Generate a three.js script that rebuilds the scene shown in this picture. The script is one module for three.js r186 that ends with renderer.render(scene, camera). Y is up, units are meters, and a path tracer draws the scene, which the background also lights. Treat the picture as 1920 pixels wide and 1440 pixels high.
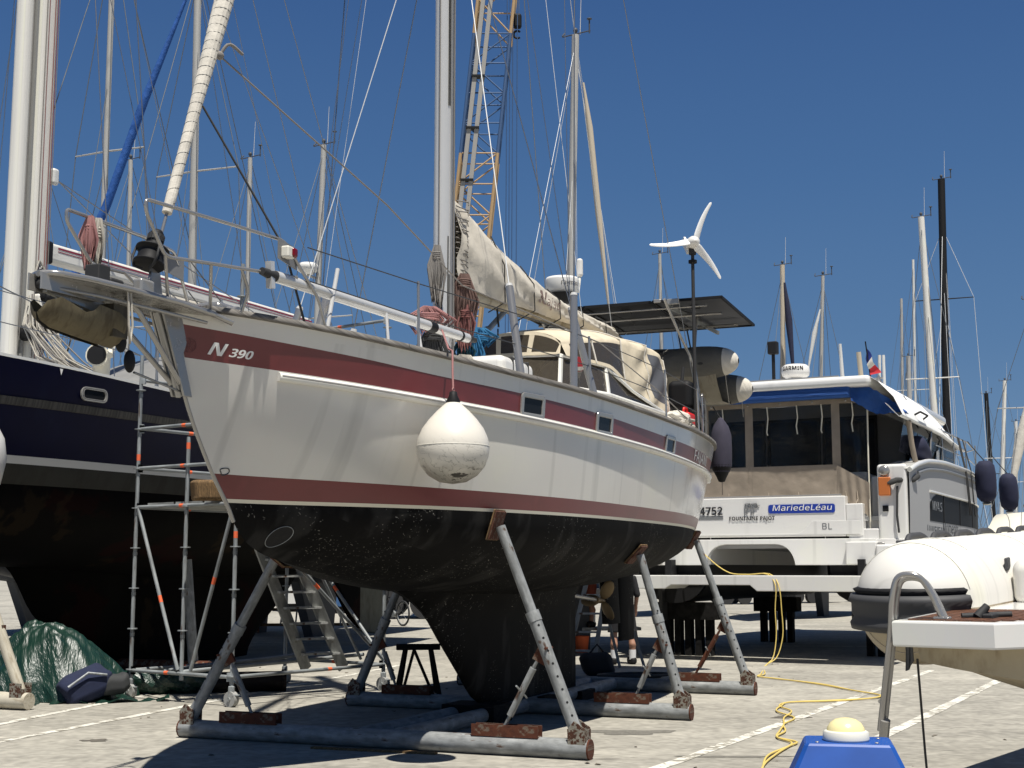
import * as THREE from 'three';
import { mergeGeometries } from 'three/addons/utils/BufferGeometryUtils.js';
import { RoundedBoxGeometry } from 'three/addons/geometries/RoundedBoxGeometry.js';
import { TextGeometry } from 'three/addons/geometries/TextGeometry.js';
import { FontLoader } from 'three/addons/loaders/FontLoader.js';
import { MarchingCubes } from 'three/addons/objects/MarchingCubes.js';

// ------------------------------------------------------------------ camera, sky, sun, exposure
const scene = new THREE.Scene();
const camera = new THREE.PerspectiveCamera(31.42, 4 / 3, 0.1, 3000);
camera.position.set(0, 1.6, 0);
camera.rotation.set(THREE.MathUtils.degToRad(7.675), 0, 0);
const renderer = new THREE.WebGLRenderer({ antialias: true });
renderer.toneMapping = THREE.LinearToneMapping;
renderer.toneMappingExposure = 1.3;
renderer.shadowMap.enabled = true;
{
  // clear deep-blue air: paler towards the horizon, the same all round
  const w = 256, h = 256, d = new Float32Array(w * h * 4);
  const stops = [[-90, .16, .15, .13], [-2, .2, .22, .24], [0, .2, .305, .43], [4, .142, .25, .405], [9, .094, .193, .362], [16, .062, .146, .318], [24, .041, .105, .266], [40, .028, .074, .195], [90, .02, .054, .146]];
  for (let j = 0; j < h; j++) {
    const el = (j + .5) / h * 180 - 90;
    let k = 0; while (k < stops.length - 2 && el > stops[k + 1][0]) k++;
    const AIR = .80, a = stops[k], b = stops[k + 1], t = Math.min(1, Math.max(0, (el - a[0]) / (b[0] - a[0])));
    for (let i = 0; i < w; i++) { const o = (j * w + i) * 4; for (let c = 0; c < 3; c++) d[o + c] = AIR * (a[c + 1] + (b[c + 1] - a[c + 1]) * t); d[o + 3] = 1; }
  }
  const sky = new THREE.DataTexture(d, w, h, THREE.RGBAFormat, THREE.FloatType);
  sky.mapping = THREE.EquirectangularReflectionMapping; sky.magFilter = THREE.LinearFilter; sky.needsUpdate = true;
  scene.background = sky; scene.environment = sky;
}
const sun = new THREE.DirectionalLight(new THREE.Color().setRGB(1, .955, .87), 5);
sun.position.set(.108 * 80, .937 * 80, .333 * 80 - 20); sun.target.position.set(0, 0, -20);
sun.castShadow = true; sun.shadow.mapSize.set(4096, 4096);
Object.assign(sun.shadow.camera, { left: -35, right: 35, top: 35, bottom: -35, near: 1, far: 200 });
scene.add(sun, sun.target);

// ------------------------------------------------------------------ helpers
const { degToRad } = THREE.MathUtils, PI = Math.PI;
const V = (x, y, z) => new THREE.Vector3(x, y, z);
const vec = (a) => a.isVector3 ? a : V(a[0], a[1], a[2]);
function rng(seed) { let a = seed >>> 0; return () => { a = (a + 0x6D2B79F5) >>> 0; let t = Math.imul(a ^ (a >>> 15), 1 | a); t = (t + Math.imul(t ^ (t >>> 7), 61 | t)) ^ t; return ((t ^ (t >>> 14)) >>> 0) / 4294967296; }; }
const R0 = rng(77);
const clamp = (x, a = 0, b = 1) => Math.min(b, Math.max(a, x));
const lerp = (a, b, t) => a + (b - a) * t;
const smooth = (a, b, x) => { const t = clamp((x - a) / (b - a)); return t * t * (3 - 2 * t); };
// smooth interpolation through a table
function table(xs, ys) {
  const n = xs.length, m = [];
  for (let i = 0; i < n; i++) {
    if (i === 0) m.push((ys[1] - ys[0]) / (xs[1] - xs[0])); else if (i === n - 1) m.push((ys[n - 1] - ys[n - 2]) / (xs[n - 1] - xs[n - 2]));
    else { const a = (ys[i] - ys[i - 1]) / (xs[i] - xs[i - 1]), b = (ys[i + 1] - ys[i]) / (xs[i + 1] - xs[i]); m.push(a * b <= 0 ? 0 : 2 * a * b / (a + b)); }
  }
  return (x) => {
    if (x <= xs[0]) return ys[0] + (xs[0] === x ? 0 : 0); if (x >= xs[n - 1]) return ys[n - 1];
    let i = 0; while (x > xs[i + 1]) i++;
    const h = xs[i + 1] - xs[i], t = (x - xs[i]) / h, t2 = t * t, t3 = t2 * t;
    return (2 * t3 - 3 * t2 + 1) * ys[i] + (t3 - 2 * t2 + t) * h * m[i] + (-2 * t3 + 3 * t2) * ys[i + 1] + (t3 - t2) * h * m[i + 1];
  };
}
// tiling value noise
function noiseGrid(n, seed) { const r = rng(seed), g = new Float32Array(n * n); for (let i = 0; i < n * n; i++) g[i] = r(); return g; }
const NG = noiseGrid(256, 5);
function vnoise(x, y, per) {
  const x0 = Math.floor(x), y0 = Math.floor(y); let fx = x - x0, fy = y - y0; fx = fx * fx * (3 - 2 * fx); fy = fy * fy * (3 - 2 * fy);
  const m = (v) => ((v % per) + per) % per, a = m(x0) & 255, b = m(x0 + 1) & 255, c = (m(y0) & 255) << 8, e = (m(y0 + 1) & 255) << 8;
  const p = NG[c + a], q = NG[c + b], r = NG[e + a], s = NG[e + b];
  return p + (q - p) * fx + (r - p + (p - q - r + s) * fx) * fy;
}
function fbm(u, v, base, oct, gain = .5) { let s = 0, a = 1, t = 0, f = base; for (let i = 0; i < oct; i++) { s += a * vnoise(u * f + i * 17, v * f + i * 31, f); t += a; a *= gain; f *= 2; } return s / t; }
function tex(w, h, fn, srgb = true) {
  const d = new Uint8Array(w * h * 4);
  for (let j = 0; j < h; j++) for (let i = 0; i < w; i++) { const c = fn(i / w, j / h, i, j), o = (j * w + i) * 4; d[o] = clamp(c[0]) * 255; d[o + 1] = clamp(c[1]) * 255; d[o + 2] = clamp(c[2]) * 255; d[o + 3] = 255; }
  const t = new THREE.DataTexture(d, w, h, THREE.RGBAFormat); t.wrapS = t.wrapT = THREE.RepeatWrapping; t.magFilter = THREE.LinearFilter; t.minFilter = THREE.LinearMipmapLinearFilter; t.generateMipmaps = true;
  if (srgb) t.colorSpace = THREE.SRGBColorSpace; t.needsUpdate = true; return t;
}
const rep = (t, u, v = u) => { const c = t.clone(); c.repeat.set(u, v); c.needsUpdate = true; return c; };
const grey = (f) => (u, v, i, j) => { const g = f(u, v, i, j); return [g, g, g]; };
const mix3 = (a, b, t) => [lerp(a[0], b[0], t), lerp(a[1], b[1], t), lerp(a[2], b[2], t)];
const rgb = (r, g, b) => new THREE.Color().setRGB(r, g, b);
function mat(c, rough = .6, metal = 0, extra = {}) { const { phys, ...e } = extra; return new (phys ? THREE.MeshPhysicalMaterial : THREE.MeshStandardMaterial)({ color: Array.isArray(c) ? rgb(...c) : c, roughness: rough, metalness: metal, side: THREE.DoubleSide, ...e }); }

// ------------------------------------------------------------------ geometry builders
function boxUV(g) {
  if (g.index) g = g.toNonIndexed();
  const p = g.attributes.position, uv = new Float32Array(p.count * 2), a = V(0, 0, 0), b = V(0, 0, 0), c = V(0, 0, 0);
  for (let i = 0; i < p.count; i += 3) {
    a.fromBufferAttribute(p, i); b.fromBufferAttribute(p, i + 1); c.fromBufferAttribute(p, i + 2);
    const n = b.clone().sub(a).cross(c.clone().sub(a)), x = Math.abs(n.x), y = Math.abs(n.y), z = Math.abs(n.z);
    [a, b, c].forEach((q, k) => { const o = (i + k) * 2; if (y >= x && y >= z) { uv[o] = q.x; uv[o + 1] = q.z; } else if (x >= z) { uv[o] = q.z; uv[o + 1] = q.y; } else { uv[o] = q.x; uv[o + 1] = q.y; } });
  }
  g.setAttribute('uv', new THREE.BufferAttribute(uv, 2)); return g;
}
function prep(g) { if (g.index) g = g.toNonIndexed(); const o = new THREE.BufferGeometry(); o.setAttribute('position', g.attributes.position); if (!g.attributes.normal) g.computeVertexNormals(); o.setAttribute('normal', g.attributes.normal); o.setAttribute('uv', g.attributes.uv ?? new THREE.BufferAttribute(new Float32Array(g.attributes.position.count * 2), 2)); return o; }
const merge = (gs) => gs.length === 1 ? gs[0] : mergeGeometries(gs.map(prep));
const at = (g, x, y, z, ry = 0, rx = 0, rz = 0) => { if (rz) g.rotateZ(rz); if (rx) g.rotateX(rx); if (ry) g.rotateY(ry); return g.translate(x, y, z); };
const box = (w, h, d, x = 0, y = 0, z = 0, ry = 0, rx = 0, rz = 0) => at(boxUV(new THREE.BoxGeometry(w, h, d)), x, y, z, ry, rx, rz);
const rbox = (w, h, d, r, x = 0, y = 0, z = 0, ry = 0, rx = 0, rz = 0, s = 3) => at(new RoundedBoxGeometry(w, h, d, s, Math.min(r, w / 2.02, h / 2.02, d / 2.02)), x, y, z, ry, rx, rz);
const between = (x0, x1, y0, y1, z0, z1, r = 0) => r ? rbox(x1 - x0, y1 - y0, z1 - z0, r, (x0 + x1) / 2, (y0 + y1) / 2, (z0 + z1) / 2) : box(x1 - x0, y1 - y0, z1 - z0, (x0 + x1) / 2, (y0 + y1) / 2, (z0 + z1) / 2);
function bar(a, b, r0, r1 = r0, seg = 8, open = false) {
  a = vec(a); b = vec(b); const d = b.clone().sub(a), L = d.length(), g = new THREE.CylinderGeometry(r1, r0, L, seg, 1, open);
  const uv = g.attributes.uv; for (let i = 0; i < uv.count; i++) uv.setXY(i, uv.getX(i) * 2 * PI * r0, uv.getY(i) * L);
  g.applyQuaternion(new THREE.Quaternion().setFromUnitVectors(V(0, 1, 0), d.normalize())); return g.translate((a.x + b.x) / 2, (a.y + b.y) / 2, (a.z + b.z) / 2);
}
const wire = (a, b, r) => bar(a, b, r, r, 5, true);
function beam(a, b, w, h) { // square bar from a to b
  a = vec(a); b = vec(b); const d = b.clone().sub(a), L = d.length(), g = boxUV(new THREE.BoxGeometry(w, L, h));
  g.applyQuaternion(new THREE.Quaternion().setFromUnitVectors(V(0, 1, 0), d.normalize())); return g.translate((a.x + b.x) / 2, (a.y + b.y) / 2, (a.z + b.z) / 2);
}
function tube(pts, r, seg = 6, closed = false, per = 4, cap = false) {
  pts = pts.map(vec); const c = new THREE.CatmullRomCurve3(pts, closed, 'centripetal'), L = c.getLength();
  const g = new THREE.TubeGeometry(c, Math.max(2, pts.length * per), r, seg, closed), uv = g.attributes.uv;
  for (let i = 0; i < uv.count; i++) uv.setXY(i, uv.getY(i) * 2 * PI * r, uv.getX(i) * L);
  if (!cap || closed) return g;
  return merge([g, at(new THREE.SphereGeometry(r, seg, 4), pts[0].x, pts[0].y, pts[0].z), at(new THREE.SphereGeometry(r, seg, 4), pts.at(-1).x, pts.at(-1).y, pts.at(-1).z)]);
}
function fillet(pts, rad, n = 5) { // polyline with rounded corners
  pts = pts.map(vec); const o = [pts[0]];
  for (let i = 1; i < pts.length - 1; i++) {
    const p = pts[i], a = pts[i - 1].clone().sub(p), b = pts[i + 1].clone().sub(p), r = Math.min(rad, a.length() * .45, b.length() * .45);
    a.setLength(r).add(p); b.setLength(r).add(p);
    for (let k = 0; k <= n; k++) { const t = k / n; o.push(a.clone().multiplyScalar((1 - t) * (1 - t)).addScaledVector(p, 2 * t * (1 - t)).addScaledVector(b, t * t)); }
  }
  o.push(pts.at(-1)); return o;
}
function sweep(path, r, seg = 8) { // tube along an exact polyline (no overshoot)
  const P = path.map(vec), rows = []; let nrm = null;
  for (let i = 0; i < P.length; i++) {
    const t = (i === 0 ? P[1].clone().sub(P[0]) : i === P.length - 1 ? P[i].clone().sub(P[i - 1]) : P[i + 1].clone().sub(P[i - 1])).normalize();
    if (!nrm) nrm = Math.abs(t.y) < .9 ? V(0, 1, 0) : V(1, 0, 0);
    nrm = nrm.clone().addScaledVector(t, -nrm.dot(t)).normalize(); const bn = t.clone().cross(nrm), rr = typeof r === 'function' ? r(i / (P.length - 1)) : r, row = [];
    for (let k = 0; k <= seg; k++) { const a = k / seg * 2 * PI; row.push(P[i].clone().addScaledVector(nrm, Math.cos(a) * rr).addScaledVector(bn, Math.sin(a) * rr)); }
    rows.push(row);
  }
  const g = loft(rows), caps = [rows[0], rows.at(-1)].map((row, e) => fan(row, e === 0));
  return merge([g, ...caps]);
}
function fan(row, flip = false) { // flat cap over a closed row of points
  const c = V(0, 0, 0), n = row.length - 1; for (let i = 0; i < n; i++) c.addScaledVector(row[i], 1 / n);
  const p = []; for (let i = 0; i < n; i++) { const t = flip ? [c, row[i + 1], row[i]] : [c, row[i], row[i + 1]]; for (const q of t) p.push(q.x, q.y, q.z); }
  const g = new THREE.BufferGeometry(); g.setAttribute('position', new THREE.Float32BufferAttribute(p, 3)); g.computeVertexNormals(); return boxUV(g);
}
function loft(rows, uvf) { // grid of points -> smooth surface; uv in metres unless given
  const m = rows.length, n = rows[0].length, p = [], uv = [], idx = [];
  const du = [0]; for (let i = 1; i < m; i++) { const k = Math.floor(n / 2); du.push(du[i - 1] + rows[i][k].distanceTo(rows[i - 1][k])); }
  for (let i = 0; i < m; i++) { let s = 0; for (let j = 0; j < n; j++) { const q = rows[i][j]; if (j) s += q.distanceTo(rows[i][j - 1]); p.push(q.x, q.y, q.z); if (uvf) { const w = uvf(q, i, j); uv.push(w[0], w[1]); } else uv.push(du[i], s); } }
  for (let i = 0; i < m - 1; i++) for (let j = 0; j < n - 1; j++) { const a = i * n + j, b = a + n; idx.push(a, b, a + 1, b, b + 1, a + 1); }
  const g = new THREE.BufferGeometry(); g.setAttribute('position', new THREE.Float32BufferAttribute(p, 3)); g.setAttribute('uv', new THREE.Float32BufferAttribute(uv, 2)); g.setIndex(idx); g.computeVertexNormals(); return g;
}
const shape = (pts) => { const s = new THREE.Shape(); pts.forEach((p, i) => i ? s.lineTo(p[0], p[1]) : s.moveTo(p[0], p[1])); s.closePath(); return s; };
function rrect(w, h, r) { const s = new THREE.Shape(), x = w / 2, y = h / 2; s.moveTo(-x + r, -y); s.lineTo(x - r, -y); s.quadraticCurveTo(x, -y, x, -y + r); s.lineTo(x, y - r); s.quadraticCurveTo(x, y, x - r, y); s.lineTo(-x + r, y); s.quadraticCurveTo(-x, y, -x, y - r); s.lineTo(-x, -y + r); s.quadraticCurveTo(-x, -y, -x + r, -y); return s; }
const extr = (s, depth, bevel = 0, seg = 8) => boxUV(new THREE.ExtrudeGeometry(Array.isArray(s) ? shape(s) : s, { depth, bevelEnabled: bevel > 0, bevelSize: bevel, bevelThickness: bevel, bevelSegments: 2, curveSegments: seg }));
function ring(w, h, r, t, depth, bevel = .003) { const s = rrect(w, h, r), q = rrect(w - 2 * t, h - 2 * t, Math.max(.002, r - t)); s.holes.push(new THREE.Path(q.getPoints(6).reverse())); return extr(s, depth, bevel, 6); }
const lathe = (pts, seg = 24) => new THREE.LatheGeometry(pts.map((p) => new THREE.Vector2(p[0], p[1])), seg);
const ball = (r, x, y, z, sx = 1, sy = 1, sz = 1, a = 12, b = 8) => new THREE.SphereGeometry(r, a, b).scale(sx, sy, sz).translate(x, y, z);
function basis(g, o, ux, uy, uz) { return g.applyMatrix4(new THREE.Matrix4().makeBasis(ux, uy, uz).setPosition(o)); }
function bendBy(g, f) { if (g.index) g = g.toNonIndexed(); const p = g.attributes.position, q = V(0, 0, 0); for (let i = 0; i < p.count; i++) { q.fromBufferAttribute(p, i); const w = f(q); p.setXYZ(i, w.x, w.y, w.z); } g.computeVertexNormals(); return g; }

// ------------------------------------------------------------------ objects
const taken = {};
function numbered(n) { taken[n] = (taken[n] ?? -1) + 1; return taken[n] ? n + '_' + String(taken[n]).padStart(3, '0') : n; }
const shade = (o) => { o.castShadow = o.receiveShadow = true; return o; };
function tag(o, label, category, group, kind) { Object.assign(o.userData, { label, category }); if (group) o.userData.group = group; if (kind) o.userData.kind = kind; return o; }
function thing(name, label, category, p = [0, 0, 0], turn = 0, group) { const o = new THREE.Group(); o.name = numbered(name); o.position.copy(vec(p)); o.rotation.y = turn; scene.add(o); return tag(o, label, category, group); }
function part(parent, name, geo, m, label) { const o = shade(new THREE.Mesh(Array.isArray(geo) ? merge(geo) : geo, m)); o.name = name; parent.add(o); if (label) o.userData.label = label; return o; }
function solo(name, label, category, geo, m, p = [0, 0, 0], turn = 0, group) { const o = shade(new THREE.Mesh(Array.isArray(geo) ? merge(geo) : geo, m)); o.name = numbered(name); o.position.copy(vec(p)); o.rotation.y = turn; scene.add(o); return tag(o, label, category, group); }
function struct(name, geo, m, label, category) { const o = shade(new THREE.Mesh(Array.isArray(geo) ? merge(geo) : geo, m)); o.name = numbered(name); scene.add(o); return tag(o, label, category, null, 'structure'); }
const fontBold = await new FontLoader().loadAsync('fonts/droid/droid_sans_bold.typeface.json');
const fontReg = await new FontLoader().loadAsync('fonts/droid/droid_sans_regular.typeface.json');
function text(s, size, depth, font = fontBold, seg = 3) { const g = new TextGeometry(s, { font, size, depth, curveSegments: seg, bevelEnabled: false }); g.computeBoundingBox(); return g; }
const textW = (g) => { g.computeBoundingBox(); return g.boundingBox.max.x - g.boundingBox.min.x; };
const each = (parent, name, geos, m, label) => geos.map((g) => part(parent, name, g, m, label));
const stuff = (o) => { o.userData.kind = 'stuff'; return o; };
// ------------------------------------------------------------------ materials: colour, grain and wear only
const tNoise = tex(512, 512, grey((u, v) => fbm(u, v, 8, 6, .6)), false);
const tFine = tex(512, 512, grey((u, v, i, j) => .5 + .5 * (fbm(u, v, 64, 3, .7) - .5) * 1.6), false);
const tGel = tex(512, 512, (u, v) => { const n = fbm(u, v, 4, 5), st = fbm(u * 1, v * .06 + .3, 32, 4), d = clamp(.965 + (n - .5) * .06 - Math.max(0, st - .62) * .35); return [d, d * (.995 + (n - .5) * .01), d * (.985 - Math.max(0, n - .55) * .1)]; });
const tRed = tex(512, 512, (u, v) => { const n = fbm(u, v, 6, 6, .6), s = smooth(.58, .8, fbm(u * 1, v * .3, 10, 4)); const k = .86 + n * .22 + s * .22; return [k, k * (1 + s * .12), k * (1 + s * .14)]; });
const tAnti = (() => { // near-black bottom paint with barnacle scars, scuffs and matt patches
  const W = 1024, img = new Float32Array(W * W * 3), r = rng(31);
  for (let j = 0; j < W; j++) for (let i = 0; i < W; i++) { const u = i / W, v = j / W, n = fbm(u, v, 6, 6, .6), m = fbm(u, v * .35, 16, 4), k = .075 + n * .07 + smooth(.5, .75, m) * .14, o = (j * W + i) * 3; img[o] = k; img[o + 1] = k * .985; img[o + 2] = k * .96; }
  for (let c = 0; c < 2300; c++) {
    const clump = fbm(r(), r(), 5, 2), x = r() * W, y = r() * W; if (fbm(x / W, y / W, 5, 3) < .40 + .14 * r()) continue;
    const a = r() * PI, len = r() < .22 ? 4 + r() * 5 : 1.6 + r() * 2.2, wd = .9 + r() * 1.4, br = .34 + r() * .5;
    for (let dy = -9; dy <= 9; dy++) for (let dx = -9; dx <= 9; dx++) { const p = dx * Math.cos(a) + dy * Math.sin(a), q = -dx * Math.sin(a) + dy * Math.cos(a) + .06 * p * p * (clump - .5); const e = clamp(1.4 - Math.max(Math.abs(p) / len * 1.4, Math.abs(q) / wd * 1.4)); if (e <= 0) continue; const o = ((((y + dy) | 0) + W) % W * W + (((x + dx) | 0) + W) % W) * 3, b = br * clamp(e * 1.5); for (let k = 0; k < 3; k++) img[o + k] = Math.max(img[o + k], b * [1, .98, .93][k]); }
  }
  return tex(W, W, (u, v, i, j) => { const o = (j * W + i) * 3; return [img[o], img[o + 1], img[o + 2]]; });
})();
const tConc = (() => {
  const W = 2048, r = rng(12), marks = new Float32Array(W * W);
  for (let c = 0; c < 190; c++) { // scuffs, tyre scrapes, drips
    const x = r() * W, y = r() * W, a = (r() - .5) * .5, len = 30 + r() * r() * 420, wd = 1 + r() * r() * 7, s = (r() < .7 ? -1 : .8) * (.03 + r() * .1);
    for (let t = 0; t < len; t++) { const px = x + t * Math.cos(a), py = y + t * Math.sin(a) + Math.sin(t * .02 + c) * 6; for (let q = -wd; q <= wd; q++) { const o = (((py + q) | 0) + W) % W * W + ((px | 0) + W) % W; marks[o] += s * (1 - Math.abs(q) / (wd + 1)) * .5; } }
  }
  for (let c = 0; c < 260; c++) { const x = r() * W, y = r() * W, R = 1.5 + r() * r() * 14, s = r() < .75 ? -.22 : .2; for (let dy = -R; dy <= R; dy++) for (let dx = -R; dx <= R; dx++) { const e = 1 - Math.hypot(dx, dy * (1 + .5 * Math.sin(c))) / R; if (e > 0) marks[(((y + dy) | 0) + W) % W * W + (((x + dx) | 0) + W) % W] += s * Math.min(1, e * 2) * (.4 + .6 * r()); } }
  return tex(W, W, (u, v, i, j) => {
    const big = fbm(u, v, 5, 5, .55), mid = fbm(u, v, 40, 4, .65), streak = fbm(u * .22, v, 36, 5, .62), fine = fbm(u, v, 210, 2, .8);
    let k = .74 + (big - .5) * .12 + (mid - .5) * .09 + (streak - .5) * .14 + (fine - .5) * .2 + clamp(marks[j * W + i], -.24, .14) * .75;
    const stain = smooth(.62, .78, fbm(u + .37, v * 1.3, 9, 4)); k *= 1 - .09 * stain;
    return [k * 1.0, k * .975, k * .91];
  });
})();
const tGalv = tex(256, 512, (u, v) => { const n = fbm(u, v, 12, 4, .6), s = fbm(u, v * .25, 24, 3), ru = smooth(.66, .78, fbm(u + .2, v, 6, 5, .6)); const k = .80 + (n - .5) * .35 + (s - .5) * .2; return mix3([k * .97, k * .99, k], [.36, .22, .14], ru * .75); });
const tRust = tex(256, 256, (u, v) => { const n = fbm(u, v, 10, 5, .65), m = smooth(.52, .66, fbm(u + .5, v, 7, 5, .6)); return mix3(mix3([.30, .15, .09], [.48, .26, .15], n), [.52, .50, .46], m * .8); });
const tRustGalv = tex(256, 256, (u, v) => { const n = fbm(u, v, 10, 5, .65), m = smooth(.46, .58, fbm(u + .2, v + .4, 8, 5, .62)); return mix3([.60, .59, .56].map((q) => q + (n - .5) * .2), mix3([.26, .14, .09], [.40, .24, .15], n), m); });
const tCanvas = tex(256, 256, (u, v, i, j) => { const n = fbm(u, v, 6, 5), w = ((i + j) % 2 ? .02 : -.02), k = .9 + (n - .5) * .14 + w; return [k, k * .985, k * .955]; });
const tWood = tex(256, 512, (u, v) => { const g = fbm(u * 1, v * .08, 28, 4, .65), n = fbm(u, v, 8, 4), k = .55 + (g - .5) * .55 + (n - .5) * .15; return [k * 1.05, k * .9, k * .70]; });
const tNavy = tex(512, 512, (u, v) => { const n = fbm(u, v, 5, 6, .6), s = smooth(.56, .78, fbm(u, v * .5, 11, 5, .62)), k = .7 + n * .3; return [k * .6 + s * .28, k * .62 + s * .28, k * 1.0 + s * .10]; });
const tFoul = tex(512, 512, (u, v) => { // old patchy antifouling of the neighbour: black with red, ochre and grey worn-through areas
  const n = fbm(u, v * .5, 8, 6, .62), red = smooth(.62, .70, fbm(u + .31, v + .1, 5, 5, .6)), och = smooth(.66, .72, fbm(u + .7, v * .6, 9, 5, .6)), gr = smooth(.60, .74, fbm(u + .11, v * .4 + .5, 7, 5, .6));
  let c = [.085 + n * .09, .082 + n * .085, .08 + n * .08]; c = mix3(c, [.20, .20, .185], gr * .6); c = mix3(c, [.30, .10, .10], red * .7); return mix3(c, [.42, .34, .24], och * .6);
});
const tWoodGrey = tex(256, 512, (u, v) => { const g = fbm(u * 1, v * .08, 28, 4, .65), n = fbm(u, v, 8, 4), k = .62 + (g - .5) * .5 + (n - .5) * .15; return [k, k * .965, k * .92]; });
const tPaint = tex(512, 512, (u, v) => { const n = fbm(u, v, 10, 5, .6), w = smooth(.50, .62, fbm(u + .3, v, 14, 5, .65)), k = .90 + (n - .5) * .2; return mix3([k, k * .985, k * .94], [.58, .56, .51], w * .9); });
const tRope = tex(64, 64, (u, v) => { const s = Math.sin((u + v * 2) * 2 * PI * 4) > .2 ? 1 : .72; return [s, s, s]; });
const tDirt = tex(512, 512, (u, v) => { const n = fbm(u, v, 6, 6, .6), d = smooth(.4, .8, fbm(u + .4, v * .35, 14, 6, .65)); const k = .9 + (n - .5) * .16; return mix3([k, k * .975, k * .91], [.60, .54, .44], d * .6); });

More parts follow.
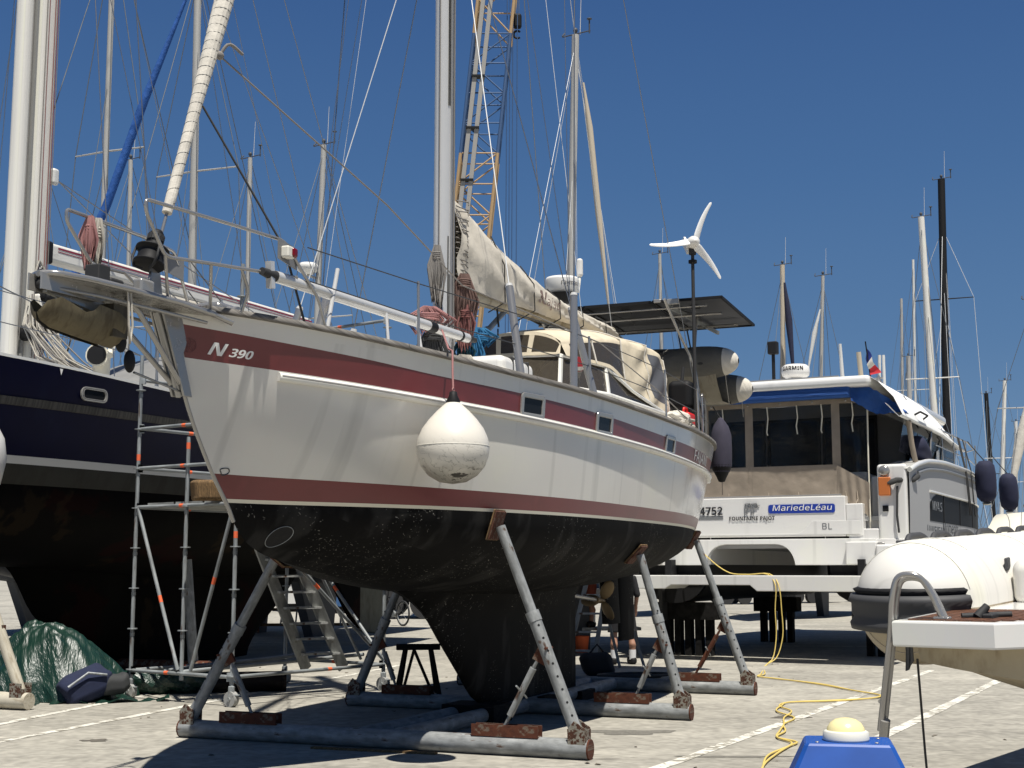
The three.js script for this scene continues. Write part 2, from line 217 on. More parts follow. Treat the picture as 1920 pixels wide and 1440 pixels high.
const bump = (m, t, s) => { m.bumpMap = t; m.bumpScale = s; return m; };
const M = {
  gel: mat([.70, .69, .655], .2, 0, { map: rep(tGel, .3), phys: 1, clearcoat: .5, clearcoatRoughness: .12 }),
  mattWhite: mat([.80, .80, .79], .7, 0, { phys: 1, specularIntensity: .2 }), plainWhite: mat([.78, .78, .77], .4), blueBright: bump(mat([.012, .10, .42], .8, 0, { map: rep(tCanvas, 1.5) }), rep(tNoise, 1.4), .012),
  white: mat([.78, .775, .75], .3, 0, { map: rep(tGel, .5) }),
  red: mat([.15, .023, .026], .35, 0, { map: rep(tRed, .35, .8), phys: 1, clearcoat: .25, clearcoatRoughness: .3 }),
  anti: mat([.42, .42, .42], .75, 0, { map: rep(tAnti, .42), phys: 1, specularIntensity: .22 }),
  conc: bump(mat([.63, .63, .63], .92, 0, { map: rep(tConc, 1 / 17) }), rep(tNoise, .9), .003),
  paintLine: mat([.80, .80, .79], .85, 0, { map: rep(tPaint, .7) }),
  steel: mat([.36, .35, .335], .2, .6),
  steelDull: mat([.34, .33, .31], .38, .35, { roughnessMap: rep(tNoise, 3) }),
  galv: bump(mat([.40, .397, .388], .58, .05, { map: rep(tGalv, 2.2, .9) }), rep(tNoise, 6), .0008),
  galvNew: mat([.44, .45, .45], .5, .1, { map: rep(tGalv, 1.6, .35) }),
  whitePole: mat([.60, .59, .56], .6, 0, { map: rep(tDirt, 1.3, .8) }),
  rust: bump(mat([.62, .6, .58], .9, 0, { map: rep(tRust, 2.4) }), rep(tNoise, 5), .002),
  rustGalv: bump(mat([.62, .60, .56], .85, 0, { map: rep(tRustGalv, 5) }), rep(tNoise, 5), .001),
  alu: mat([.60, .595, .58], .3, .22, { roughnessMap: rep(tNoise, 1.2) }),
  aluDull: mat([.40, .40, .39], .5, .15, { map: rep(tGalv, .8, .2) }),
  mastPaint: mat([.76, .75, .71], .35, 0, { map: rep(tGel, .8) }),
  teak: mat([.30, .25, .19], .75, 0, { map: rep(tWood, 2, .4) }),
  railWood: mat([.40, .40, .40], .8, 0, { map: rep(tWoodGrey, 3, .5) }),
  timber: bump(mat([.50, .42, .31], .9, 0, { map: rep(tWood, 3, 1.4) }), rep(tWood, 3, 1.4), .006),
  darkWood: mat([.022, .021, .02], .85, 0, { map: rep(tNoise, 2), phys: 1, specularIntensity: .3 }),
  black: mat([.012, .012, .013], .6, 0, { phys: 1, specularIntensity: .4 }), blackRubber: mat([.022, .022, .023], .7), blackGloss: mat([.012, .012, .013], .25),
  canvas: bump(mat([.72, .65, .52], .9, 0, { map: rep(tCanvas, 1.4) }), rep(tNoise, 1.2), .006),
  sailbag: bump(mat([.66, .63, .575], .9, 0, { map: rep(tCanvas, 1) }), rep(tNoise, .8), .008),
  genoa: bump(mat([.72, .70, .66], .85, 0, { map: rep(tCanvas, 2) }), rep(tNoise, 2), .006),
  taupe: bump(mat([.36, .31, .26], .9, 0, { map: rep(tCanvas, 1.1) }), rep(tNoise, 1.2), .004),
  blueCanvas: bump(mat([.012, .085, .36], .8, 0, { map: rep(tCanvas, 1.5) }), rep(tNoise, 1.4), .012),
  greyCanvas: bump(mat([.15, .148, .142], .9, 0, { map: rep(tCanvas, 1.5) }), rep(tNoise, 1.6), .01),
  whiteCanvas: bump(mat([.72, .70, .66], .9, 0, { map: rep(tCanvas, 1.5) }), rep(tNoise, 1.6), .01),
  vinyl: mat([.93, .93, .92], .06, 0, { phys: 1, transmission: 1, thickness: 0, ior: 1.4, bumpMap: rep(tNoise, .9), bumpScale: .012 }),
  vinylSmoke: mat([.20, .17, .13], .10, 0, { phys: 1, transmission: .75, thickness: 0, ior: 1.4, bumpMap: rep(tNoise, 1.2), bumpScale: .01 }),
  glassDark: mat([.012, .013, .015], .12, 0, { phys: 1, specularIntensity: .3 }),
  hullGlass: mat([.014, .015, .017], .5, 0, { phys: 1, specularIntensity: .08 }),
  glass: mat([.75, .80, .82], .04, 0, { phys: 1, transmission: 1, thickness: 0, ior: 1.5 }),
  navyHull: mat([.006, .010, .034], .35, 0, { map: rep(tNavy, .22), phys: 1, specularIntensity: .35 }),
  foul: mat([.16, .16, .16], .85, 0, { map: rep(tFoul, .26), phys: 1, specularIntensity: .15 }),
  foulGreen: mat([.03, .032, .03], .8, 0, { map: rep(tDirt, .4) }),
  tarp: bump(mat([.007, .036, .026], .4, 0, { map: rep(tCanvas, 2), phys: 1, clearcoat: .15, clearcoatRoughness: .3 }), rep(tNoise, .9), .045),
  navyCloth: mat([.012, .02, .065], .9, 0, { map: rep(tCanvas, 2) }),
  fenderNavy: mat([.016, .02, .06], .85, 0, { map: rep(tCanvas, 3) }),
  fenderPurple: mat([.05, .047, .08], .9, 0, { map: rep(tCanvas, 3) }),
  fenderWhite: mat([.74, .735, .71], .38, 0, { map: rep(tGel, 1.2) }),
  scuff: mat([.10, .085, .065], .85, 0, { map: rep(tNoise, 3) }),
  rope: mat([.62, .58, .50], .9, 0, { map: rep(tRope, 20) }), ropeRed: mat([.30, .12, .11], .9, 0, { map: rep(tRope, 20) }), ropeBlue: mat([.03, .20, .42], .9, 0, { map: rep(tRope, 20) }), ropeBlack: mat([.05, .05, .05], .9, 0, { map: rep(tRope, 20) }), ropeGrey: mat([.28, .26, .24], .9, 0, { map: rep(tRope, 20) }), ropePink: mat([.46, .22, .21], .9, 0, { map: rep(tRope, 20) }), ropeBrown: mat([.20, .12, .10], .9, 0, { map: rep(tRope, 20) }),
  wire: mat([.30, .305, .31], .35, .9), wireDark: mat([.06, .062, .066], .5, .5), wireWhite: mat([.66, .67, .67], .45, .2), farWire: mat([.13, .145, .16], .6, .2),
  redPlastic: mat([.62, .018, .014], .4), orange: mat([.72, .13, .035], .7), orangeBox: mat([.48, .14, .03], .6), orangeTape: mat([.75, .13, .045], .7),
  yellowHose: mat([.66, .50, .14], .55), bronze: mat([.19, .135, .07], .5, .5), bluePlastic: mat([.012, .075, .34], .42, 0, { map: rep(tRed, .9) }), lampCream: mat([.80, .70, .36], .25), lampRing: mat([.70, .68, .60], .4),
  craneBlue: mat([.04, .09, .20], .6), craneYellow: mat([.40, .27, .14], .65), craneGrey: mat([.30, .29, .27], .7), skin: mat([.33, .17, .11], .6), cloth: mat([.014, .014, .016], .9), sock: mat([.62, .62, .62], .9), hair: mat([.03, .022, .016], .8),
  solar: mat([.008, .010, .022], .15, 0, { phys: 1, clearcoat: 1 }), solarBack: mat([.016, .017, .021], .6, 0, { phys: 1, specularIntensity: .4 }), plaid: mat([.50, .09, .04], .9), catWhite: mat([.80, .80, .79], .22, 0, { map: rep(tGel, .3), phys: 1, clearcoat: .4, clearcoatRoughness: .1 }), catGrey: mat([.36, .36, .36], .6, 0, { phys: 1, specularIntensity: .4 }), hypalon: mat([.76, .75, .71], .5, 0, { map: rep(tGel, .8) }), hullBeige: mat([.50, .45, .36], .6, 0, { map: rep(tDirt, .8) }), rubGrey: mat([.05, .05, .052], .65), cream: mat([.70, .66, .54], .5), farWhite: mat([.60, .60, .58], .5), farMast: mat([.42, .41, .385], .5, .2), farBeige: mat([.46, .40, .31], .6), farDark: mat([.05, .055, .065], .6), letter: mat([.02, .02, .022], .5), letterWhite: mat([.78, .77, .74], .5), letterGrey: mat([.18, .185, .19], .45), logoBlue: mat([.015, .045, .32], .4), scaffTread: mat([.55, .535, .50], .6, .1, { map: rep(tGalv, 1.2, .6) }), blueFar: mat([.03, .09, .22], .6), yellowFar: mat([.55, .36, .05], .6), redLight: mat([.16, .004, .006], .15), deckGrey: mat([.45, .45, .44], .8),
};
// ------------------------------------------------------------------ ground and painted lines
{
  const S = 900, g = new THREE.PlaneGeometry(2 * S, 2 * S, 60, 60).rotateX(-PI / 2), uv = g.attributes.uv, p = g.attributes.position;
  for (let i = 0; i < uv.count; i++) uv.setXY(i, p.getX(i), p.getZ(i));
  struct('ground', g, M.conc, 'pale streaked concrete hardstanding of the boatyard', 'ground');
  const line = (a, b, w) => { const d = V(b[0] - a[0], 0, b[1] - a[1]), L = d.length(), n = V(-d.z, 0, d.x).setLength(w / 2), rows = []; const k = Math.ceil(L / .6); for (let i = 0; i <= k; i++) { const t = i / k, x = a[0] + d.x * t, z = a[1] + d.z * t, j = () => (R0() - .5) * .022; rows.push([V(x + n.x + j(), .004, z + n.z + j()), V(x - n.x + j(), .004, z - n.z + j())]); } return loft(rows, (q) => [q.x, q.z]); };
  struct('painted_line', line([-4.95, -12.3], [-1.75, -23.4], .11), M.paintLine, 'worn white line crossing under the scaffold tower', 'road marking');
  struct('painted_line', line([-5.48, -13.5], [-4.0, -20.9], .11), M.paintLine, 'worn white line beside the green tarpaulin', 'road marking');
  struct('painted_line', line([.55, -10.1], [6.6, -21.9], .12), M.paintLine, 'long white line running past the blue pedestal', 'road marking');
  struct('painted_line', line([2.4, -11.2], [9.4, -24.6], .13), M.paintLine, 'white line passing under the white inflatable boat', 'road marking');
  const blot = (x, z, rx, rz, seed) => { const r = rng(seed), p = []; for (let k = 0; k <= 40; k++) { const a = (k % 40) / 40 * 2 * PI, q = 1 + .22 * Math.sin(a * 3 + seed) + .14 * Math.sin(a * 7 + seed * 2) + .1 * (r() - .5); p.push(V(x + Math.cos(a) * rx * q, .003, z + Math.sin(a) * rz * q)); } p[40] = p[0].clone(); return fan(p); };
  const damp = mat([.34, .34, .34], .8, 0, { map: rep(tConc, 1 / 5) }), oil = mat([.22, .21, .2], .7, 0, { map: rep(tConc, 1 / 4) });
  struct('ground_stain', blot(1.15, -13.75, .42, .2, 3), damp, 'dark damp stain on the concrete between the cradle beams', 'stain'); struct('ground_stain', blot(-3.9, -13.1, .12, .1, 5), oil, 'small oil spot on the concrete left of the cradle', 'stain'); struct('ground_stain', blot(3.0, -15.1, .2, .12, 7), oil, 'oil spot on the concrete beside the yellow hose', 'stain'); struct('ground_stain', blot(1.9, -12.0, .5, .05, 9), damp, 'narrow damp streak on the concrete right of the cradle', 'stain');
  { const r = rng(21), g = []; for (let k = 0; k < 90; k++) { const x = -6 + r() * 11, z = -11 - r() * 12, s = .008 + r() * .022; g.push(at(new THREE.TetrahedronGeometry(s).scale(1 + r(), .35, 1), x, s * .3, z, r() * 6)); } const l = stuff(solo('ground_litter', 'scattered grit and leaf scraps on the concrete', 'litter', g, mat([.13, .11, .085], .9))); }
  struct('painted_line', line([-13, -31], [14, -27.6], .11), M.paintLine, 'white line crossing the yard behind the yacht', 'road marking');
}
// ------------------------------------------------------------------ the maroon-striped sailing yacht (x aft, y up, z port)
const YAW = degToRad(67.5), YPOS = V(-.33, 0, -14.8);
const yacht = thing('sailing_yacht', 'white sailing yacht with maroon stripes and black bottom propped on a steel cradle', 'sailing yacht', YPOS, YAW);
const WL = 2.09;
const hSheer = table([-5.6, -4.9, -3.4, -2.3, -1, 1, 3, 5.7], [3.46, 3.43, 3.34, 3.29, 3.265, 3.225, 3.215, 3.26]);
const bSheer = table([-5.6, -5.45, -5, -4, -3, -2, -1, 0, 1, 2, 3, 4, 5, 5.7], [.015, .105, .38, .87, 1.22, 1.455, 1.61, 1.70, 1.745, 1.745, 1.68, 1.54, 1.325, 1.12]);
const bWater = table([-4.79, -4.5, -4.25, -4, -3.5, -3, -2, -1, 0, 1, 2, 3, 4, 5, 5.35], [.012, .135, .28, .45, .76, 1.0, 1.32, 1.5, 1.575, 1.60, 1.58, 1.48, 1.29, 1.02, .9]);
const veeA = table([-4.79, -4, -2.5], [1.25, 1.45, 1.75]), veeB = table([-4.79, -4, -2.5], [1.75, 1.35, .92]); // sharper sections forward
const stemS = table([2.09, 2.31, 2.86, 3.46], [-4.79, -4.99, -5.36, -5.6]);
const hBottom = table([-4.79, -4.68, -4.5, -4.25, -3.9, -3.32, -2.7, -2.0, -1, .5, 2, 3, 4, 5, 5.35], [2.09, 1.93, 1.79, 1.70, 1.635, 1.55, 1.46, 1.39, 1.33, 1.31, 1.36, 1.44, 1.58, 1.80, 1.95]);
const s0 = (v) => stemS(WL + v * (3.46 - WL)), s1 = (v) => 5.35 + .35 * v;
function hullB(v, q) { const a = bWater(-4.79 + 10.14 * q), b = bSheer(-5.6 + 11.3 * q); return lerp(a, b, Math.pow(clamp(v), .8)); }
function hullAtQ(q, hf) { let v = .5, s = 0; for (let k = 0; k < 6; k++) { s = lerp(s0(v), s1(v), q); v = (hf(s) - WL) / (hSheer(s) - WL); } return V(s, hf(s), hullB(v, q)); }
function hullZ(s, h) { const v = clamp((h - WL) / (hSheer(s) - WL)); return hullB(v, clamp((s - s0(v)) / (s1(v) - s0(v)))); }
const QN = 72, Q = []; for (let i = 0; i <= QN; i++) Q.push(Math.pow(i / QN, 1.35));
const flipZ = (g) => { g = (g.index ? g.toNonIndexed() : g.clone()).scale(1, 1, -1); for (const k of ['position', 'normal', 'uv']) { const a = g.attributes[k]; if (!a) continue; const n = a.itemSize, d = a.array; for (let i = 0; i < a.count; i += 3) for (let c = 0; c < n; c++) { const t = d[(i + 1) * n + c]; d[(i + 1) * n + c] = d[(i + 2) * n + c]; d[(i + 2) * n + c] = t; } } return g; }; // mirrored copy with its winding turned round
function band(h0, h1, n, qa = 0) { // strip of topsides between two height lines, both sides
  const rows = []; for (const q0 of Q) { const q = qa + (1 - qa) * q0, r = []; for (let k = 0; k <= n; k++) r.push(hullAtQ(q, (s) => lerp(h0(s), h1(s), k / n))); rows.push(r); }
  const g = loft(rows, (p) => [p.x, p.y]); return [g, flipZ(g)];
}
const hBoot0 = () => WL, hBootLine = () => WL + .028, hBootTop = table([-5.3, -2.7, 0, 5.5], [2.305, 2.262, 2.25, 2.24]);
const hStrake = table([-5.6, -4.77, -3.29, -2.3, -.9, 1, 3, 5.7], [3.075, 3.035, 2.965, 2.935, 2.90, 2.865, 2.83, 2.83]);
const hStripe0 = (s) => hStrake(s) + .045, hStripe1 = table([-5.6, -4.85, -4.15, -3.3, -2.3, -1, 1, 3.7, 5.7], [3.355, 3.295, 3.245, 3.185, 3.155, 3.12, 3.06, 3.03, 3.06]);
{
  const stemJoin = (g) => g;
  const hull = part(yacht, 'hull_topsides', [...band(hBootTop, hStripe0, 9), ...band(hStripe1, hSheer, 2), ...band(hStripe0, hStripe1, 2).map((g) => bendBy(g, (p) => V(p.x, p.y, p.z - Math.sign(p.z) * .0025)))], M.gel);
  part(hull, 'sheer_stripe', band(hStripe0, hStripe1, 3, .004), M.red, 'wide maroon stripe along the topsides');
  part(hull, 'boot_stripe', band(hBootLine, hBootTop, 2), M.red, 'maroon boot stripe above the waterline');
  part(hull, 'boot_line', band(hBoot0, hBootLine, 1), M.cream);
  // bottom
  const rows = [], rowsS = [];
  for (const q of Q) { const s = -4.79 + 10.14 * q, hb = hBottom(s), b = bWater(s), r = []; for (let k = 0; k <= 14; k++) { const u = k / 14; r.push(V(s, hb + (WL - hb) * Math.pow(u, veeA(s)), b * Math.pow(Math.sin(u * PI / 2), veeB(s)))); } rows.push(r); }
  const bg = loft(rows, (p) => [p.x, p.y * 1 + Math.abs(p.z) * .8]);
  part(yacht, 'hull_bottom', [bg, flipZ(bg)], M.anti, 'black antifouled bottom speckled with barnacle marks');
  // transom
  const tr = []; const cols = []; for (const k of [...rows.at(-1)]) tr.push(k); for (let k = 1; k <= 8; k++) { const h = lerp(WL, hSheer(5.7), k / 8); tr.push(hullAtQ(1, () => h)); }
  const trG = loft(tr.map((p) => [p, V(p.x + .0, p.y, p.z * .5), V(p.x, p.y, 0), V(p.x, p.y, -p.z * .5), V(p.x, p.y, -p.z)]));
  part(yacht, 'transom', trG, M.gel);
  // stem band
  const sp = []; for (let h = 1.95; h <= 2.86; h += .1) sp.push(h <= 2.09 ? V(-4.68 - (h - 1.93) / .16 * .11, h, 0) : V(stemS(h) - .004, h, 0));
  part(hull, 'stem_band', sweep(sp, .017, 6), M.steelDull);
  // keel
  const kLE = table([.12, .19, .51, .85, 1.18, 1.31, 1.42, 1.6], [-.02, -.2, -.61, -1.04, -1.46, -1.75, -2.15, -2.9]), kr = [];
  for (let i = 0; i <= 16; i++) {
    const t = i / 16, h = lerp(.13, 1.62, t), le = kLE(h), te = 2.96 + smooth(1.2, 1.62, h) * .5, th = .13 + .05 * t + smooth(1.05, 1.62, h) * .3, row = [];
    for (let k = 0; k <= 28; k++) { const a = k / 28 * 2 * PI, c = (1 - Math.cos(a)) / 2, x = lerp(le, te, c), y = Math.sin(a) * th * Math.pow(1 - c, .35) * 1.15 * Math.pow(Math.abs(Math.sin(a)), -.35 * .5 + .2); row.push(V(x, h + (i === 0 ? lerp(.05, -.02, c) : lerp(.05, -.02, c) * (1 - t)), y)); }
    kr.push(row);
  }
  part(yacht, 'keel', [loft(kr, (p) => [p.x, p.y]), fan(kr[0])], M.anti, 'long black fin keel resting on the cradle');
  // skeg, rudder and propeller
  const foil = (le, te, th, h0, h1, sweepBack = 0) => { const r = []; for (let i = 0; i <= 6; i++) { const t = i / 6, h = lerp(h0, h1, t), row = []; for (let k = 0; k <= 20; k++) { const a = k / 20 * 2 * PI, c = (1 - Math.cos(a)) / 2; row.push(V(lerp(le, te, c) + sweepBack * t, h, Math.sin(a) * th * Math.pow(1 - c, .3))); } r.push(row); } return [loft(r, (p) => [p.x, p.y]), fan(r[0]), fan(r.at(-1))]; };
  part(yacht, 'skeg', foil(4.1, 4.78, .09, .85, 1.75, -.15), M.anti);
  part(yacht, 'rudder', foil(4.72, 5.42, .055, .6, 1.82), M.anti);
  const prop = part(yacht, 'propeller', bar([3.75, 1.18, 0], [4.08, 1.16, 0], .045, .03, 10), M.bronze);
  for (let k = 0; k < 3; k++) { const a = k / 3 * 2 * PI + .5, g = new THREE.SphereGeometry(.12, 10, 6).scale(.2, 1.15, .75).translate(0, .16, 0).rotateY(.5).rotateX(a).translate(4.0, 1.17, 0); part(prop, 'propeller_blade', g, M.bronze); }
  part(yacht, 'propeller_shaft', bar([2.9, 1.25, 0], [3.8, 1.18, 0], .025), M.steelDull);
  // rubbing strake: half-round proud of the hull
  const strake = (o, r, hOff = 0) => { const pts = []; for (let i = 0; i <= 60; i++) { const s = lerp(-4.77, 5.66, i / 60), h = hStrake(s) + hOff; pts.push(V(s, h, hullZ(s, h) + o)); } return sweep(pts, r, 8); };
  const st = part(hull, 'rubbing_strake', [strake(.012, .036), flipZ(strake(.012, .036))], M.white, 'white half-round rubbing strake');
  part(st, 'strake_strip', [strake(.044, .010, .004), flipZ(strake(.044, .010, .004))], M.steelDull);
  // toe rail with an overhanging cap, joints between lengths
  const cuts = [-5.35, -3.75, -2.1, -.45, 1.2, 2.85, 4.4, 5.68];
  for (const side of [1, -1]) for (let c = 0; c < cuts.length - 1; c++) {
    const rws = []; for (let i = 0; i <= 12; i++) { const s = lerp(cuts[c] + .003, cuts[c + 1] - .003, i / 12), h = hSheer(s), b = bSheer(s), prof = [[-.06, 0], [.034, 0], [.042, .012], [.036, .045], [-.02, .052], [-.06, .045], [-.06, 0]]; rws.push(prof.map(([dz, dy]) => V(s, h + dy, side * Math.max(.02, b + dz)))); }
    part(yacht, 'toe_rail', [loft(rws, (p) => [p.z + p.y, p.x]), fan(rws[0]), fan(rws.at(-1))], M.railWood);
  }
  // deck
  const dk = []; for (const q of Q) { const s = -5.55 + 11.2 * q, b = Math.max(.01, bSheer(s) - .02), h = hSheer(s) - .05, r = []; for (let k = 0; k <= 8; k++) { const t = k / 4 - 1; r.push(V(s, h + .06 * (1 - t * t), b * t)); } dk.push(r); }
  part(yacht, 'deck', loft(dk, (p) => [p.x, p.z]), M.white);
  // coachroof
  const cr = []; for (let i = 0; i <= 20; i++) { const t = i / 20, s = lerp(-.1, 4.0, t), w = lerp(.55, 1.0, Math.sqrt(t)), h0 = hSheer(s) - .06, h = h0 + lerp(.1, .44, smooth(0, .2, t)); cr.push([V(s, h0, w + .05), V(s, h - .05, w), V(s, h, w - .06), V(s, h + .03, 0), V(s, h, -w + .06), V(s, h - .05, -w), V(s, h0, -w - .05)]); }
  part(yacht, 'coachroof', loft(cr), M.white);
  // hull windows with frames and panes
  for (const [a, b] of [[-2.28, -1.9], [-.86, -.48], [1.2, 1.57]]) {
    const s = (a + b) / 2, h = (hStripe0(s) + hStripe1(s)) / 2 - .004, o = V(s, h, hullZ(s, h)), ux = V(b, h, hullZ(b, h)).sub(V(a, h, hullZ(a, h))).normalize(), up = V(s, h + .05, hullZ(s, h + .05)).sub(V(s, h - .05, hullZ(s, h - .05))).normalize(), n = ux.clone().cross(up).normalize(), w = b - a;
    for (const side of [1, -1]) {
      const put = (g) => { basis(g, o, ux, up, n); return side > 0 ? g : flipZ(g); };
      const fr = part(hull, 'hull_window', put(ring(w, .215, .045, .032, .012, .005).translate(0, 0, .001)), M.steelDull); const pane = put(new THREE.ShapeGeometry(rrect(w - .05, .165, .02)).translate(0, 0, .004));
      part(fr, 'window_pane', pane, M.glassDark);
      part(fr, 'inner_frame', put(ring(w - .05, .165, .022, .014, .008, .002).translate(0, 0, .004)), M.steelDull);
    }
  }
  // lettering on the bow and quarter, wrapped on the hull
  const onHull = (g, sA, hA, k = 0, flare = 0) => bendBy(g, (p) => { const s = sA + p.x + p.y * k, h = hA + p.y + (hStrake(s) - hStrake(sA)); return V(s, h, hullZ(s, h) + .0045 + p.z); });
  const nG = text('N', .092, .002, fontBold); nG.scale(1.25, 1, 1);
  const lt = part(hull, 'bow_lettering', [onHull(nG, -5.30, 3.15, .3), onHull(text('390', .062, .002, fontBold).scale(1.12, 1, 1), -5.145, 3.147, .22)], M.letterWhite, 'white slanted letter and number on the maroon stripe');
  const em = []; for (let k = 0; k < 8; k++) { const a = k / 8 * PI * 2; em.push(new THREE.TorusGeometry(.012, .0016, 4, 10).scale(.6, 1.5, .5).translate(0, .026, 0).rotateZ(a)); } em.push(new THREE.TorusGeometry(.05, .002, 4, 28).scale(1, 1, .5));
  part(hull, 'round_emblem', em.map((g) => onHull(g, -5.42, 3.2)), mat([.105, .03, .032], .5), 'faint round emblem on the maroon stripe');
  part(hull, 'name_lettering', onHull(text('FAJANI', .13, .002, fontReg).scale(2.1, 1, 1), 2.55, 2.90), M.letterWhite, 'white name lettering on the quarter');
  const nick = []; for (const [s, h] of [[-4.95, 2.33]]) nick.push(onHull(tube([[0, 0, 0], [.06, .012, 0], [.075, -.015, 0], [.03, -.04, 0], [.012, -.02, 0]], .004, 4, true), s, h)); part(hull, 'towing_eye', nick, M.wireDark);
}
{
  const Y = yacht;
  // --- bow platform: stainless plate with a tube rim, reaching over the stem
  const edge = (z) => { const p = [[-5.3, .22], [-5.7, .215], [-6.2, .195], [-6.6, .16], [-6.85, .09], [-6.9, 0]].map(([x, w]) => V(x, 3.44 - (x + 5.3) * -.0 + .0, w * (z > 0 ? 1 : -1))); return p; };
  const rim = [...edge(1), ...edge(-1).reverse().slice(1)];
  const top = part(Y, 'bow_platform', extr(rim.map((p) => [p.x, p.z]), .03, .004).rotateX(PI / 2).translate(0, 3.455, 0), M.steelDull);
  for (const s of [1, -1]) part(top, 'platform_rim', sweep(fillet([[-5.22, 3.38, s * .30], [-5.33, 3.42, s * .24], ...edge(s).slice(1).map((p) => [p.x, p.y, p.z + s * .012])], .05), .022), M.steel);
  each(top, 'lower_rim', [1, -1].map((s) => sweep([[-5.4, 3.36, s * .2], [-6.0, 3.36, s * .17], [-6.5, 3.36, s * .12], [-6.82, 3.36, s * .04]], .013)), M.steelDull);
  for (const s of [1, -1]) part(top, 'roller_cheek', extr([[-6.95, -.07], [-6.4, -.06], [-6.2, .03], [-6.95, .035]], .008, .002).translate(0, 3.4, s * .05), M.steelDull);
  part(top, 'bow_roller', bar([-6.86, 3.38, -.045], [-6.86, 3.38, .045], .04, .04, 14), M.blackRubber);
  for (const s of [1, -1]) part(top, 'stem_plate', extr([[-5.62, 3.40], [-5.36, 3.39], [-5.47, 3.13], [-5.35, 2.83], [-5.44, 2.83], [-5.72, 3.40]], .012, .003).translate(0, 0, s * .05 - .006), M.steelDull);
  part(top, 'stem_nose', sweep([[-5.72, 3.4, 0], [-5.56, 3.1, 0], [-5.42, 2.83, 0]], .03, 8), M.steelDull);
  for (const s of [1, -1]) part(top, 'bobstay_tube', sweep([[-6.2, 3.40, s * .12], [-6.05, 3.33, s * .11], [-5.47, 2.92, s * .035]], .02), M.steel);
  // --- anchor hanging under the roller (spade with a curved plate)
  const anchor = part(Y, 'anchor', (() => { const top = [[-6.92, 3.20], [-6.90, 3.26], [-6.82, 3.295], [-6.62, 3.23], [-6.56, 3.25], [-6.5, 3.30], [-6.3, 3.28], [-6.22, 3.24]], bot = [[-6.92, 3.19], [-6.9, 3.14], [-6.82, 3.105], [-6.62, 3.085], [-6.56, 3.08], [-6.5, 3.075], [-6.3, 3.06], [-6.22, 3.06]]; const g = [1, -1].map((q) => loft(top.map((t, k) => { const r = []; for (let m = 0; m <= 6; m++) { const u = m / 6, w = .02 + .13 * Math.sin(Math.min(1, k / 4) * PI / 2); r.push(V(lerp(t[0], bot[k][0], u), lerp(t[1], bot[k][1], u), q * (w * Math.sqrt(1 - u * u * .97)))); } return r; }))); return g; })(), mat([.15, .13, .085], .6, .2, { map: rep(tDirt, 2) }), 'dull olive brown anchor blade under the platform');
  part(anchor, 'anchor_shank', extr([[-6.85, 3.36], [-6.2, 3.35], [-6.18, 3.15], [-6.32, 3.13], [-6.38, 3.28], [-6.85, 3.33]], .03, .004).translate(0, 0, -.015), M.steelDull);
  part(anchor, 'anchor_cheek', between(-6.34, -6.19, 3.12, 3.34, -.13, .13), mat([.10, .09, .07], .7, .2, { map: rep(tDirt, 2) }));
  const blk = part(Y, 'snubber_block', [ball(.05, -6.12, 3.12, .02, 1.1, 1.5, .5), ball(.05, -6.02, 3.0, .02, 1.1, 1.6, .5)], M.black);
  part(blk, 'snubber_wire', [wire([-5.97, 2.93, .02], [-5.44, 2.86, .02], .009)], M.wire);
  each(Y, 'chain_link', (() => { const g = []; for (let i = 0; i < 16; i++) { const t = i / 15; g.push(new THREE.TorusGeometry(.018, .006, 5, 10).scale(1.35, 1, 1).rotateX(i % 2 ? PI / 2 : 0).translate(lerp(-5.95, -5.2, t), 3.49 + .012 * Math.sin(i), .03)); } return g; })(), M.rust);
  part(Y, 'windlass', [rbox(.26, .16, .24, .04, -5.0, 3.5, 0), bar([-5.0, 3.5, .1], [-5.0, 3.5, .2], .06, .05, 14)], M.steel);
  part(Y, 'forestay_tang', extr([[-5.84, 3.45], [-5.66, 3.45], [-5.72, 3.72], [-5.79, 3.72]], .02, .004).translate(0, 0, -.01), M.steel);
  each(Y, 'roller_bracket', [between(-6.42, -6.3, 3.46, 3.6, -.06, .06, .01), between(-6.2, -6.05, 3.46, 3.56, -.1, -.02, .02)], M.blackRubber);
  each(Y, 'bow_fairlead', [between(-6.1, -5.95, 3.46, 3.56, .08, .16, .02), between(-6.0, -5.85, 3.46, 3.58, -.16, -.08, .02)], M.steelDull);
  // --- pulpit: one bent loop each side, joined by legs
  for (const s of [1, -1]) {
    const pl = part(Y, 'pulpit', sweep(fillet([[-4.42, 3.44, s * .62], [-4.5, 3.66, s * .60], [-4.86, 4.06, s * .50], [-5.3, 4.065, s * .42], [-6.31, 4.035, s * .33], [-6.30, 3.95, s * .33], [-6.05, 3.70, s * .31], [-5.5, 3.745, s * .40], [-4.74, 3.795, s * .545]], .06), .0135), M.steel);
    each(pl, 'pulpit_leg', [bar([-5.62, 3.74, s * .38], [-5.36, 3.46, s * .2], .0125), bar([-6.05, 3.71, s * .31], [-5.85, 3.46, s * .19], .0125)], M.steel);
    part(pl, 'pulpit_brace', sweep(fillet([[-5.32, 3.765, s * .43], [-5.2, 3.62, s * .42], [-5.2, 3.45, s * .36]], .05), .0125), M.steel);
    // navigation light board
    const board = part(pl, 'light_board', extr([[-4.98, 3.90], [-4.72, 3.86], [-4.72, 4.02], [-4.98, 4.055]], .008, .001).translate(0, 0, s * .52), mat([.17, .17, .17], .5));
    const lg = part(board, 'light_housing', rbox(.1, .09, .07, .015, -4.9, 3.955, s * .56), M.lampRing); part(board, 'light_lens', rbox(.07, .075, .05, .02, -4.862, 3.957, s * .585), s > 0 ? M.redLight : M.glassDark);
  }
